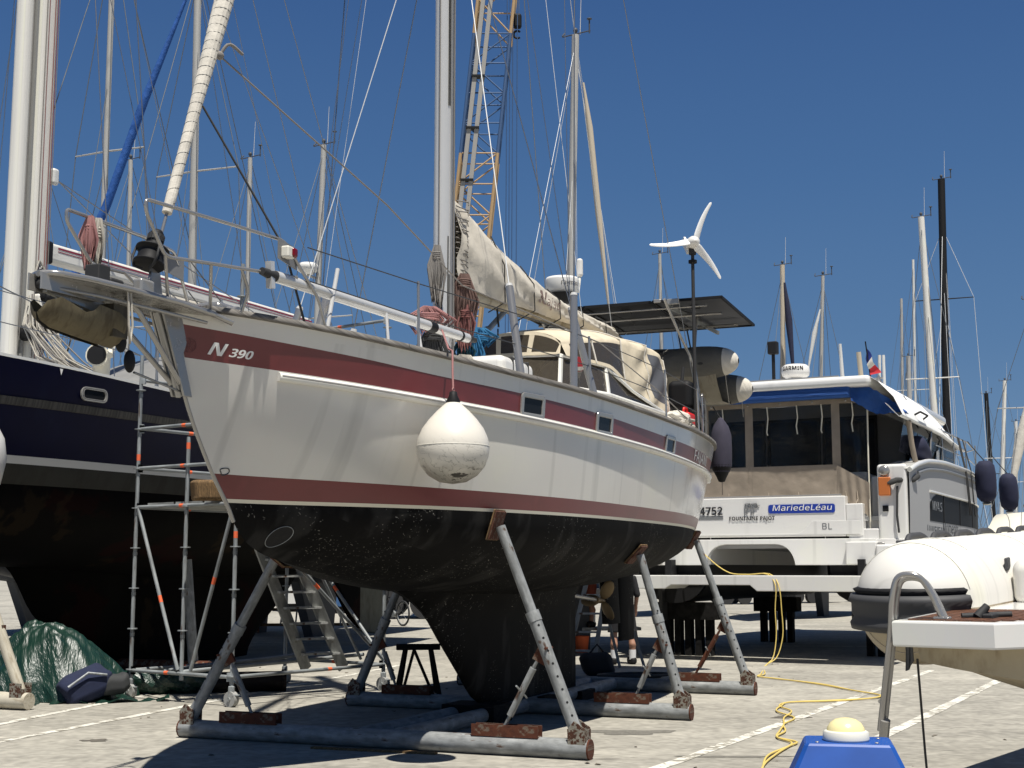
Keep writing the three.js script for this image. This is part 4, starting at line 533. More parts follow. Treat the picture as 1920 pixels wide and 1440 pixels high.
// ------------------------------------------------------------------ gear aboard the yacht
const onYacht = (x, y, z) => V(x, y, z).applyAxisAngle(V(0, 1, 0), YAW).add(YPOS);
function aboard(name, label, category, x, y, z, group) { return thing(name, label, category, onYacht(x, y, z), YAW, group); }
{
  // inflatable dinghy slung athwartships under the arch
  const d = aboard('inflatable_dinghy', 'grey inflatable dinghy with white tube ends slung behind the yacht stern', 'dinghy', 6.35, 4.15, 0);
  const tubeEnd = (x, y, r) => { const body = [], tip = []; const prof = (z) => z < 1.05 ? r : r * Math.pow(clamp(1 - Math.pow((z - 1.05) / .42, 2.2), 0, 1), .5); const mk = (z0, z1, n) => { const rows = []; for (let i = 0; i <= n; i++) { const z = lerp(z0, z1, i / n), rr = Math.max(.012, prof(z)), row = []; for (let k = 0; k <= 20; k++) { const a = k / 20 * 2 * PI; row.push(V(x + Math.cos(a) * rr, y + Math.sin(a) * rr * (1 + .03 * Math.sin(z * 9)), z)); } rows.push(row); } return loft(rows); }; return [mk(-1.5, 1.26, 24), mk(1.26, 1.465, 12)]; };
  const [a, at1] = tubeEnd(-.35, .46, .24), [b, bt] = tubeEnd(.55, .16, .24);
  const t1 = part(d, 'buoyancy_tube', a, M.greyCanvas), t2 = part(d, 'buoyancy_tube', b, M.greyCanvas); part(t1, 'tube_end', at1, M.whiteCanvas, 'white cap of the dinghy tube'); part(t2, 'tube_end', bt, M.whiteCanvas, 'white cap of the dinghy tube');
  part(d, 'dinghy_hull', loft([-1.45, -.6, .3, 1.0, 1.15].map((z, i) => [V(-.5, .3, z), V(-.36, .12, z), V(0, -.08, z * .98), V(.42, -.08, z), V(.6, .02, z)])), mat([.30, .29, .265], .7, 0, { map: rep(tDirt, .8) }), 'stained underside of the dinghy');
  each(d, 'tube_handle', [ball(.07, -.56, .6, .35, .4, .6, 1.3), ball(.05, -.57, .42, .95, .4, .6, 1.2)], M.blackRubber);
  each(d, 'dinghy_line', [sweep([[-.1, .7, 1.18], [-.05, .2, 1.2], [.2, -.1, 1.18]], .008, 5), wire([.72, .1, 1.25], [.74, -.25, 1.27], .006)], M.rope);
  each(d, 'lifting_sling', [wire([-.35, .7, .6], [-.6, 1.05, .6], .012), wire([.5, .4, .6], [-.0, 1.05, .6], .012), wire([-.35, .7, -.8], [-.6, 1.05, -.8], .012)], M.ropeBlack);
  // outboard engine and fuel can on the stern rail
  const ob = aboard('outboard_engine', 'black outboard engine clamped inside the yacht stern rail', 'outboard engine', 4.55, 3.62, 1.0);
  part(ob, 'cowling', rbox(.3, .42, .34, .09, 0, .32, 0), M.black); part(ob, 'midsection', between(-.07, .07, -.4, .15, -.06, .06, .02), M.black); part(ob, 'tiller', bar([0, .5, 0], [.02, .72, .02], .025), M.blackRubber);
  const can = aboard('fuel_can', 'red plastic fuel can on the yacht side deck', 'fuel can', 3.98, 3.24, 1.2); part(can, 'can_body', rbox(.3, .4, .2, .04, 0, .2, 0), M.redPlastic); part(can, 'can_handle', sweep(fillet([[-.1, .38, 0], [-.08, .46, 0], [.08, .46, 0], [.1, .38, 0]], .03), .018), M.redPlastic); part(can, 'can_cap', bar([.1, .38, .04], [.1, .45, .04], .03, .03, 12), M.black);
  const wraps = []; for (let i = 0; i < 7; i++) wraps.push(new THREE.TorusGeometry(.14 - .01 * (i % 3), .016, 6, 22).rotateX(PI / 2 + (R0() - .5) * .3).translate((R0() - .5) * .04, .03 + i * .03, 0)); solo('rope_coil', 'pale coiled rope with cover bundle on the yacht stern deck', 'rope', wraps, M.rope, onYacht(3.62, 3.3, 1.27), YAW);
  const bun = solo('canvas_bundle', 'crumpled pale canvas bundle beside the red fuel can', 'bundle', bendBy(new THREE.SphereGeometry(.2, 24, 14), (p) => p.multiplyScalar(1 + .13 * Math.sin(p.x * 40) * Math.cos(p.y * 33 + p.z * 21)).multiply(V(1.1, .55, .8))), M.whiteCanvas, onYacht(3.42, 3.5, 1.24), YAW);
  // fenders of the yacht
  const f1 = aboard('ball_fender', 'large white ball fender with scuffed dark base hanging on the yacht side', 'fender', -3.55, 2.58, 1.31);
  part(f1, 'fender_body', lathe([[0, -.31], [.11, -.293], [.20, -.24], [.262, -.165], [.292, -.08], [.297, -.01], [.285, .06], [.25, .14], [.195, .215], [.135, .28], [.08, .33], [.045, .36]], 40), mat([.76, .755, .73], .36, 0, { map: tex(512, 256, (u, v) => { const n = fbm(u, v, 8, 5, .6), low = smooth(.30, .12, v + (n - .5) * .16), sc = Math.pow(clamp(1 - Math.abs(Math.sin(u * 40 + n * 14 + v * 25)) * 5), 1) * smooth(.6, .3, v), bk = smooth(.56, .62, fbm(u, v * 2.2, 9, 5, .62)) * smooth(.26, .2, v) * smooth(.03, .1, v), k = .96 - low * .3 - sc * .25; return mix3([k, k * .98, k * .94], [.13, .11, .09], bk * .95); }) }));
  part(f1, 'fender_neck', lathe([[.045, .35], [.06, .36], [.035, .41], [.03, .44], [.0, .45]], 18), M.black);
  part(f1, 'fender_seam', new THREE.TorusGeometry(.2965, .0025, 4, 60).rotateX(PI / 2).translate(0, -.005, 0), M.lampRing);
  part(f1, 'fender_rope', [sweep([[0, .43, 0], [.06, .62, -.035], [.12, .80, -.065], [.16, .825, -.12], [1.2, 1.2, -.68]], .009, 6), new THREE.TorusGeometry(.016, .007, 6, 12).translate(0, .455, 0)], M.ropePink);
  const f2 = aboard('long_fender', 'long faded purple cloth-covered fender hanging off the yacht quarter', 'fender', 5.75, 3.3, 1.24);
  part(f2, 'fender_body', lathe([[0, -.46], [.03, -.45], [.06, -.38], [.115, -.33], [.15, -.24], [.155, 0], [.15, .2], [.11, .33], [.05, .42], [.03, .45], [0, .46]], 26), M.fenderPurple); part(f2, 'fender_foot', lathe([[0, -.48], [.045, -.47], [.075, -.40], [.13, -.3], [.152, -.23]], 20), M.black); each(f2, 'fender_line', [wire([0, .44, 0], [-.05, .62, -.1], .008), wire([.02, -.47, 0], [.02, -.66, 0], .004)], M.ropeBlack);
  // rope coils at the mast
  const hank = (name, label, m, x, y, z, L, w, n, seed) => { const r = rng(seed), g = []; for (let i = 0; i < n; i++) { const o = (i / n - .5) * w, l = L * (.8 + .3 * r()), ww = w * (.6 + .6 * r()); g.push(sweep([[o * .3, .02, 0], [o - ww * .3, -l * .4, .03 * r()], [o * .8, -l, .02 * (r() - .5)], [o + ww * .3, -l * .45, .05 * r()], [o * .3 + .01, .01, .02]], .0125, 5)); } for (let i = 0; i < 4; i++) g.push(new THREE.TorusGeometry(w * .3, .01, 5, 14).rotateX(PI / 2 + .2 * (r() - .5)).translate(0, -.06 - i * .02, .01)); return solo(name, label, 'rope coil', g, m, onYacht(x, y, z), .1, 'halyard coils hanging at the yacht mast'); };
  const big = 1.0;
  hank('rope_hank', 'dark red and brown rope hank hanging high on the mast', M.ropeBrown, -.85, 4.62, .17, .62, .22, 22, 1);
  hank('rope_hank', 'pink striped rope hank left of the mast foot', M.ropePink, -1.32, 4.2, .0, .26, .34, 24, 2);
  hank('rope_hank', 'black and grey rope hank below the pink one at the mast', M.ropeBlack, -1.28, 4.0, .02, .62, .26, 22, 3);
  hank('rope_hank', 'bright blue rope hank hanging aft of the mast', M.ropeBlue, -.6, 4.12, .14, .72, .2, 20, 4);
  hank('rope_hank', 'dark teal rope hank beside the blue one at the mast', mat([.02, .09, .12], .9, 0, { map: rep(tRope, 20) }), -.66, 3.98, .08, .36, .16, 14, 5);
  hank('rope_hank', 'cream rope bundle at the foot of the mast', M.rope, -.98, 3.74, .24, .46, .3, 26, 6);
  hank('rope_hank', 'grey rope hank along the forward mast face', M.ropeGrey, -1.24, 4.85, .04, .62, .13, 14, 7);
  hank('rope_hank', 'white and grey rope hank lying against the mast foot on the aft side', M.rope, -.78, 3.62, .22, .3, .2, 16, 11);
  hank('rope_hank', 'brown rope hank below the dark red one on the mast', M.ropeRed, -.84, 4.3, .18, .5, .16, 14, 12);
  hank('rope_hank', 'blue and white rope ball beside the vang', M.ropeBlue, -.40, 4.12, .16, .18, .26, 18, 8);
  hank('rope_hank', 'red and white rope tassel tied to the starboard pulpit rail', M.ropePink, -6.05, 4.03, -.34, .36, .08, 9, 9).userData.group = 'ropes on the yacht pulpit';
  hank('rope_hank', 'white twisted rope loop on the starboard pulpit rail', M.rope, -5.97, 4.03, -.33, .34, .07, 6, 10).userData.group = 'ropes on the yacht pulpit';
  solo('mooring_line', 'white rope looped around the tip of the bow platform', 'rope', [sweep([[-6.62, 3.47, -.1], [-6.4, 3.49, .05], [-6.28, 3.44, .19], [-6.27, 3.2, .2], [-6.25, 3.08, .2], [-6.23, 3.2, .2], [-6.25, 3.43, .19]].map((p) => onYacht(...p)), .009, 6), sweep([[-6.5, 3.475, -.1], [-6.33, 3.475, .1], [-6.22, 3.45, .19]].map((p) => onYacht(...p)), .009, 6)], M.rope);
}
// ------------------------------------------------------------------ yard cradle under the yacht
function bottomZ(s, h) { const hb = hBottom(s), u = Math.pow(clamp((h - hb) / (WL - hb)), 1 / veeA(s)); return bWater(s) * Math.pow(Math.sin(u * PI / 2), veeB(s)); }
{ // bow thruster tunnel: a dark round opening with a bright rim in the forefoot
  for (const side of [1, -1]) { const rim = []; for (let k = 0; k <= 30; k++) { const a = k / 30 * 2 * PI, s = -4.28 + .088 * Math.cos(a), h = 1.842 + .08 * Math.sin(a); rim.push(V(s, h, side * (bottomZ(s, h) + .006))); } const t = part(yacht, 'thruster_tunnel', fan(rim), M.black, 'dark bow thruster opening'); part(t, 'tunnel_rim', sweep(rim, .0035, 5), M.aluDull); }
}
{
  const C = thing('boat_cradle', 'grey galvanised steel cradle with sloping poles holding the maroon-striped yacht', 'boat cradle', YPOS, YAW);
  const BX = [-2.4, .85, 3.95], padH = [1.98, 1.76, 1.97], padS = [1.70, 1.6, 1.8];
  BX.forEach((x, i) => {
    const bm = part(C, 'cross_beam', bar([x, .085, -2.06], [x, .085, 2.06], .085, .085, 24), M.galv);
    for (const s of [1, -1]) {
      part(bm, 'beam_end_cap', bar([x, .085, s * 2.055], [x, .085, s * 2.07], .086, .086, 24), M.rust);
      const h = s > 0 ? padH[i] : padS[i], px = x - .02, top = V(px, h, s * (bottomZ(px, h) + .05)), base = V(x, .2, s * 1.95), d = top.clone().sub(base), L = d.length(); d.normalize();
      const mid = base.clone().addScaledVector(d, L * .56), pole = part(C, 'support_pole', bar(base, mid, .056, .056, 18), M.galv);
      part(pole, 'inner_tube', bar(mid.clone().addScaledVector(d, -.05), top.clone().addScaledVector(d, -.02), .045, .045, 16), M.galv);
      part(pole, 'pole_clamp', bar(mid.clone().addScaledVector(d, -.06), mid.clone().addScaledVector(d, .03), .062, .062, 16), M.galv); part(pole, 'locking_pin', bar(mid.clone().addScaledVector(d, -.3).add(V(-.08, 0, s * .03)), mid.clone().addScaledVector(d, -.3).add(V(.08, 0, s * .03)), .012), M.rust);
      const side = V(0, 0, s).addScaledVector(d, -d.z * s).normalize(), holes = [], fwd = d.clone().cross(side).normalize();
      for (let k = 1; k < 9; k++) { const c = base.clone().addScaledVector(d, k * .115 + .05); for (const q of [1, -1]) { const n = side.clone().multiplyScalar(.6).addScaledVector(fwd, q * .8).normalize(); const cc = c.clone().addScaledVector(n, .0565); holes.push(basis(new THREE.CircleGeometry(.011, 10), cc, n.clone().cross(d).normalize().negate(), d.clone(), n)); } }
      stuff(part(pole, 'pin_holes', holes, M.black));
      // foot bracket: two plates and a cross plate, rusty
      part(pole, 'foot_bracket', [-1, 1].map((q) => extr([[-.075, -.06], [.075, -.06], [.08, .08], [.02, .15], [-.075, .09]], .01, .002).rotateY(PI / 2).translate(x + q * .066 - .005, .17, s * 1.965)).concat([between(x - .06, x + .06, .12, .25, s * 2.045 - .005, s * 2.045 + .005)]), M.rustGalv);
      // turnbuckle brace between pole and beam with a T-bar
      const bTop = base.clone().addScaledVector(d, L * .36).add(V(-.0, 0, -s * .09)), bBot = V(x, .24, s * (i === 1 ? 1.45 : 1.28)), br = part(C, 'brace', [bar(bBot, bBot.clone().lerp(bTop, .16), .014, .016, 8), bar(bBot.clone().lerp(bTop, .16), bBot.clone().lerp(bTop, .84), .03, .03, 12), bar(bBot.clone().lerp(bTop, .84), bTop, .016, .014, 8)], i === 2 ? M.rust : M.galv);
      const bm2 = bBot.clone().lerp(bTop, .5); part(br, 'turn_bar', bar(bm2.clone().add(V(-.12, .06, 0)), bm2.clone().add(V(.12, -.06, 0)), .008), M.galvNew); part(br, 'brace_lug', [box(.03, .14, .12, bTop.x, bTop.y + .02, bTop.z + s * .03, 0, s * .5)], M.rust);
      part(C, 'angle_iron', [box(.012, .1, .62, x + .05, .21, s * 1.3), box(.012, .1, .62, x - .05, .21, s * 1.3), box(.1, .012, .62, x, .165, s * 1.3)], M.rust);
      // pad against the hull
      const n = V(px, h, s * bottomZ(px, h)).sub(V(px, h - .04, s * bottomZ(px, h - .04))).normalize(), nn = V(1, 0, 0).cross(n).normalize().multiplyScalar(-s > 0 ? 1 : 1); if (nn.z * s < 0) nn.negate();
      const o = V(px, h, s * bottomZ(px, h)).addScaledVector(nn, .022), pad = part(pole, 'pole_pad', basis(rbox(.22, .26, .03, .008), o, V(1, 0, 0), nn.clone().cross(V(1, 0, 0)).normalize(), nn), M.rust); part(pad, 'pad_edge', basis(ring(.235, .275, .006, .014, .012, .001), o.clone().addScaledVector(nn, -.016), V(1, 0, 0), nn.clone().cross(V(1, 0, 0)).normalize(), nn), M.timber);
    }
  });
  for (const z of [-.17, .17]) part(C, 'longitudinal_tube', bar([-2.33, .09, z], [3.9, .09, z], .075, .075, 20), M.galv);
  for (const [x, w] of [[-.1, .5], [1.3, .4], [2.6, .5]]) part(C, 'keel_block', between(x - w / 2, x + w / 2, .0, .16 - (x > 2 ? .04 : 0) + (x < 0 ? .03 : 0), -.3, .3, .01), M.darkWood);
  solo('wooden_plank', 'thin wooden batten lying along the front of the cradle beam', 'plank', between(-.6, .6, 0, .02, -.03, .03), M.timber, onYacht(-2.62, 0, .12), YAW + PI / 2 + .06);
}
// ------------------------------------------------------------------ navy-hulled neighbour
function hullShell(o) { // o: xs, bS, hS, bW, WL, hB
  const rowsFor = (f, n) => o.xs.map((x) => { const r = []; for (let k = 0; k <= n; k++) r.push(f(x, k / n)); return r; });
  const zTop = (x, h) => lerp(o.bW(x), o.bS(x), Math.pow(clamp((h - o.WL) / (o.hS(x) - o.WL)), .8));
  return {
    zTop, band(h0, h1, n = 3, out = 0) { const g = loft(rowsFor((x, t) => { const h = lerp(h0(x), h1(x), t); return V(x, h, Math.max(.01, zTop(x, h) + out)); }, n), (p) => [p.x, p.y]); return [g, flipZ(g)]; },
    bottom() { const g = loft(rowsFor((x, t) => { const hb = o.hB(x); return V(x, hb + (o.WL - hb) * Math.pow(t, 1.7), o.bW(x) * Math.pow(Math.sin(t * PI / 2), .95)); }, 12), (p) => [p.x, p.y + Math.abs(p.z) * .7]); return [g, flipZ(g)]; },
    deck(d = .05) { return loft(o.xs.map((x) => [-1, -.5, 0, .5, 1].map((t) => V(x, o.hS(x) - d + .06 * (1 - t * t), o.bS(x) * .985 * t))), (p) => [p.x, p.z]); },
    end() { const x = o.xs.at(-1), r = [], hb = o.hB(x); for (let k = 0; k <= 6; k++) { const t = k / 6; r.push(V(x, hb + (o.WL - hb) * Math.pow(t, 1.7), o.bW(x) * Math.pow(Math.sin(t * PI / 2), .95))); } for (let k = 1; k <= 4; k++) { const h = lerp(o.WL, o.hS(x), k / 4); r.push(V(x, h, zTop(x, h))); } return loft(r.map((p) => [p, V(p.x, p.y, 0), V(p.x, p.y, -p.z)])); },
  };
}
const span = (a, b, n) => { const o = []; for (let i = 0; i <= n; i++) o.push(lerp(a, b, i / n)); return o; };
const BPOS = V(-7.2, -.288, -20.06), BSIZE = 1.18, onBlue = (x, y, z) => V(x, y, z).multiplyScalar(BSIZE).applyAxisAngle(V(0, 1, 0), YAW).add(BPOS);
{
  const B = thing('sailing_yacht', 'large navy blue sailing yacht at the left edge behind the scaffold', 'sailing yacht', BPOS, YAW); B.scale.setScalar(BSIZE);
  const o = { xs: span(-7.2, 10, 64), WL: 2.5, bS: table([-7.2, -5.2, -3, -1, 2, 5, 8, 10], [.04, 1.0, 1.70, 1.98, 2.1, 2.02, 1.66, 1.25]), hS: table([-7.2, -3, -1, .6, 4, 10], [4.1, 3.83, 3.755, 3.70, 3.64, 3.78]), bW: table([-6.3, -5, -3, -1, 2, 5, 8, 10], [.02, .55, 1.2, 1.6, 1.85, 1.7, 1.25, .8]), hB: table([-6.3, -5.6, -4, -2, 0, 3, 6, 8, 10], [2.5, 2.1, 1.85, 1.72, 1.6, 1.45, 1.55, 1.8, 2.2]) };
  const S = hullShell(o), c = (v) => () => v, hl = part(B, 'hull_topsides', [...S.band(c(2.8), c(3.32), 6), ...S.band(c(3.40), (x) => o.hS(x), 4)], M.navyHull, 'glossy navy blue topsides with scuffs');
  part(hl, 'waterline_stripe', S.band(c(2.715), c(2.8), 1), M.farWhite); part(hl, 'boot_band', S.band(c(2.5), c(2.715), 2), M.foulGreen); part(hl, 'rubbing_strake', S.band(c(3.32), c(3.40), 2, .028).concat(S.band((x) => 3.395, (x) => 3.405, 1, .014), S.band((x) => 3.315, (x) => 3.325, 1, .014)), mat([.22, .22, .21], .8, 0, { map: rep(tWoodGrey, 3, .4) }), 'weathered grey wooden rubbing strake');
  part(B, 'hull_bottom', S.bottom(), M.foul, 'old black bottom paint with red and ochre patches'); part(B, 'transom', S.end(), M.navyHull); part(B, 'deck', S.deck(), M.deckGrey);
  part(B, 'toe_rail', S.band((x) => o.hS(x), (x) => o.hS(x) + .03, 1, .006), M.farWhite);
  // long keel
  const kr = [], LE = table([.1, .2, .94, 1.65, 1.9], [2.4, 2.2, .39, -.25, -1.0]); for (let i = 0; i <= 12; i++) { const t = i / 12, h = lerp(.25, 1.8, t), le = LE(h), te = lerp(5.1, 6.6, smooth(.2, 1.7, h)), r = []; for (let k = 0; k <= 24; k++) { const a = k / 24 * 2 * PI, q = (1 - Math.cos(a)) / 2; r.push(V(lerp(le, te, q), h, Math.sin(a) * (.2 + .15 * t) * Math.pow(1 - q, .3))); } kr.push(r); }
  part(B, 'keel', [loft(kr, (p) => [p.x, p.y]), fan(kr[0])], M.foul);
  part(B, 'rudder', [extr([[8.65, .5], [9.35, .42], [9.5, .9], [9.45, 2.1], [8.75, 1.95], [8.6, 1.2]], .09, .02).translate(0, 0, -.045)], mat([.14, .155, .14], .75, 0, { map: rep(tDirt, .8) }), 'grey-green spade rudder');
  part(B, 'skeg', extr([[7.2, 1.9], [8.6, .55], [8.6, 2.0]], .12, .02).translate(0, 0, -.06), M.foul);
  // oval porthole
  { const x = -1.05, h = 3.535, z = S.zTop(x, h) + .005, fr = part(hl, 'porthole', ring(.40, .155, .077, .011, .02, .003).rotateY(-.08).translate(x, h, z), M.steelDull); part(fr, 'porthole_glass', new THREE.ShapeGeometry(rrect(.36, .12, .058)).rotateY(-.08).translate(x, h, z + .008), M.glassDark);
    part(fr, 'porthole_rim', ring(.35, .115, .055, .005, .012, .002).rotateY(-.08).translate(x, h, z + .01), M.steelDull); }
  part(hl, 'white_mark', extr([[0, 0], [.05, 0], [.025, -.07]], .003).translate(-1.62, 3.76, S.zTop(-1.62, 3.74) + .012), M.letterWhite);
  // mast: rounded box section with furling slot
  const ms = part(B, 'mast', rbox(.34, 16, .26, .11, .0, 11.6, 0), M.mastPaint, 'thick white painted mast'); part(ms, 'furling_extrusion', rbox(.2, 15.4, .2, .09, -.34, 11.6, 0), M.mastPaint); part(ms, 'mast_slot', [between(-.23, -.2, 4.2, 19, -.06, .105)], mat([.25, .25, .24], .7));
  each(ms, 'halyard', [wire([.05, 3.9, .15], [.04, 19, .145], .007), wire([.1, 3.9, .14], [.1, 19, .14], .007), wire([-.05, 4.2, .15], [-.07, 19, .14], .006)], M.ropeRed); each(ms, 'halyard', [wire([-.1, 4.2, .15], [-.1, 19, .14], .007), wire([.14, 4.0, .13], [.15, 19, .12], .006), wire([-.3, 4.4, .12], [-.32, 19, .11], .006)], M.ropeGrey);
  const emb = part(ms, 'mast_emblem', new THREE.CircleGeometry(.1, 20).scale(.75, 1.75, 1).translate(.0, 5.28, .134), M.letterGrey, 'oval grey emblem on the mast'); each(emb, 'emblem_wave', [0, 1, 2, 3].map((k) => sweep([[-.045, 5.18 + k * .055, .137], [0, 5.2 + k * .055, .137], [.05, 5.23 + k * .055, .137]], .011, 5)), M.letterWhite);
  for (const [x, y] of [[.02, 4.98], [.1, 4.62], [-.2, 4.5]]) part(ms, 'winch', [bar([x, y, .1], [x, y, .3], .1, .1, 16).scale(1, 1, 1), bar([x, y, .3], [x, y, .33], .07, .05, 14)], M.black);
  part(ms, 'winch_base', [rbox(.22, .3, .16, .05, .02, 4.88, .16)], M.mastPaint);
  const bm = part(B, 'boom', rbox(6.5, .25, .2, .05, 3.45, 5.68, 0, 0, 0, .0157), M.mastPaint, 'white boom with two maroon stripes'); each(bm, 'boom_stripe', [between(-3.1, 3.25, .055, .08, .101, .104), between(-3.1, 3.25, .02, .03, .101, .104)].map((g) => g.rotateZ(.0157).translate(3.45, 5.68, 0)), mat([.22, .02, .045], .5)); part(bm, 'boom_end', rbox(.2, .3, .22, .04, .17, 5.62, 0), M.black); part(bm, 'furled_sail', rbox(5.2, .2, .2, .09, 3.7, 5.5, 0, 0, 0, .0157), M.sailbag);
  // ropes cascading at the mast foot
  { const r = rng(8), g = [], g2 = []; for (let i = 0; i < 30; i++) { const x = -.5 + r() * .7, z = .2 + r() * .5; (i % 3 ? g : g2).push(sweep([[x * .5, 5.0 - r() * .5, .16 + .05 * r()], [x * .8 - .1, 4.55, .3 + .1 * r()], [x + .1 * r(), 4.15, .45 + .3 * r()], [x + .35 * r(), 3.86, .9 + .4 * r()]], .011, 5)); } for (let i = 0; i < 9; i++) g.push(sweep([[.2, 4.95, .22], [.16 - .04 * r(), 4.62, .3], [.28, 4.3 - .2 * r(), .34], [.42 + .05 * r(), 4.6, .32], [.24, 4.96, .2]], .011, 5)); for (let i = 0; i < 8; i++) g.push(sweep([[-.05, 5.45, .16], [-.12 - .02 * r(), 5.3, .18], [-.02, 5.12 - .12 * r(), .19], [.07 + .03 * r(), 5.3, .18], [-.04, 5.46, .15]], .01, 5));
    const a = thing('rope_bundle', 'tangle of cream halyards cascading down the mast of the navy yacht', 'rope', BPOS, YAW); a.scale.setScalar(BSIZE); each(a, 'rope_strand', g, M.rope); each(a, 'rope_strand', g2, M.ropeGrey); }
  // rigging
  for (const s of [1, -1]) { each(B, 'shroud', [wire([-.6, 3.75, s * 1.85], [.0, 15, s * .15], .007), wire([.15, 3.75, s * 1.9], [.1, 19.5, s * .2], .008), wire([.8, 3.75, s * 1.9], [.05, 12, s * .15], .006)], M.wire); }
  each(B, 'standing_line', [wire([9.6, 3.8, .5], [.15, 19.6, .05], .007), wire([9.6, 3.8, -.5], [.15, 19.6, -.05], .007), wire([5.5, 3.75, 1.9], [.1, 14.5, .15], .006), wire([2.4, 3.75, 1.95], [.15, 19.4, .15], .006), wire([-6.8, 4.1, 0], [-.3, 19.5, 0], .008), wire([6.4, 5.8, 0], [.2, 19.5, 0], .005), wire([3.4, 5.75, .05], [.2, 13, .1], .005), wire([1.2, 3.9, -1.9], [.1, 19.4, -.15], .006)], M.wire);
  each(B, 'boom_line', [wire([.2, 6.6, .1], [4.6, 5.2, .9], .008), wire([.2, 6.62, .1], [3.2, 5.1, .4], .008)], M.wire); part(B, 'mast_block', rbox(.12, .22, .08, .04, .22, 6.62, .1), M.farWhite);
  // deck gear seen over the sheer
  const vent = part(B, 'cowl_vent', [sweep([[-.05, 3.8, 1.2], [-.05, 4.0, 1.2], [-.09, 4.14, 1.22], [-.16, 4.15, 1.247], [-.24, 4.15, 1.278]], (t) => .09 + .05 * t, 16)], M.cream, 'cream cowl ventilator'); part(vent, 'vent_mouth', new THREE.CircleGeometry(.12, 20).rotateY(-1.2).translate(-.248, 4.15, 1.281), M.black);
  for (const x of [.1, 1.05, 1.45, 2.6, 4]) part(B, 'stanchion', bar([x, 3.68, 1.9], [x + .05, 4.4, 1.88], .016), M.steel);
  each(B, 'lifeline', [wire([-3, 4.55, 1.6], [4, 4.36, 1.95], .006), wire([-3, 4.2, 1.65], [4, 4.05, 1.95], .006), wire([-2.6, 4.6, 1.7], [1.9, 3.75, 1.9], .008)], M.wire);
  part(B, 'sprayhood', (() => { const rows = []; for (let i = 0; i <= 10; i++) { const t = i / 10, x = lerp(1.2, 4.4, t), r = []; for (let k = 0; k <= 14; k++) { const a = k / 14 * PI; r.push(V(x, 3.7 + (.25 + .95 * Math.sin(t * 2.2)) * Math.pow(Math.sin(a), .6) * .86, Math.cos(a) * 1.35)); } rows.push(r); } return loft(rows); })(), mat([.26, .265, .27], .5, 0, { map: rep(tCanvas, 1) }), 'grey sprayhood of the navy yacht'); 
  part(B, 'deck_spar', bar([-.4, 4.1, 1.6], [.55, 4.55, .9], .04, .04, 10), M.cream);
  // hanging fender at the frame edge
  const f = thing('ball_fender', 'pale round fender cut by the left edge beside the navy hull', 'fender', onBlue(-3.05, 2.72, 2.06), YAW); f.scale.setScalar(BSIZE); part(f, 'fender_body', lathe([[0, -.5], [.2, -.45], [.33, -.3], [.38, -.05], [.35, .15], [.24, .36], [.1, .48], [.05, .52]], 30), M.fenderWhite); part(f, 'fender_neck', bar([0, .5, 0], [0, .62, 0], .05, .03, 12), M.blackRubber); part(f, 'fender_line', wire([0, .62, 0], [0, 1.1, -.2], .01), M.rope);
  // stands of the navy yacht
  const st = thing('boat_stand', 'white painted stand pole with rusty foot beside the green tarpaulin', 'boat stand', [-5.62, 0, -15.9], YAW);
  part(st, 'base_beam', bar([0, .1, -2.2], [0, .1, .15], .095, .095, 18), M.whitePole); part(st, 'foot_bracket', [between(-.085, -.075, .08, .3, -.07, .1), between(.075, .085, .08, .3, -.07, .1), between(-.08, .08, .1, .24, .09, .1)], M.rustGalv); const pl = part(st, 'support_pole', bar([0, .2, .02], [-.15, 1.75, -.62], .062, .062, 16), M.whitePole); part(pl, 'inner_tube', bar([-.15, 1.7, -.6], [-.22, 2.75, -1.03], .05, .05, 14), M.galv); part(st, 'brace', bar([0, .25, -.9], [-.06, .85, -.28], .028), M.rust); part(st, 'brace_lug', box(.06, .14, .1, -.06, .88, -.26), M.rust);
  const st2 = thing('boat_stand', 'dark upright prop pole under the navy yacht inside the scaffold', 'boat stand', [-4.95, 0, -21.6], YAW); part(st2, 'support_pole', bar([0, .1, 0], [0, 2.3, -.25], .08, .08, 14), M.galv); part(st2, 'base_beam', bar([0, .09, -1.8], [0, .09, .3], .085, .085, 14), M.rust);
  const st3 = thing('boat_stand', 'distant white stand leg with rusty foot seen between the scaffold tubes', 'boat stand', [-7.35, 0, -34], .3); part(st3, 'support_pole', bar([0, .15, 0], [-.5, 1.3, -.3], .08, .08, 12), M.whitePole); part(st3, 'base_beam', bar([-1.1, .1, 0], [.12, .1, 0], .1, .1, 12), M.farWhite); part(st3, 'foot_bracket', between(-.25, .1, .05, .4, -.13, .13), M.rust);
}
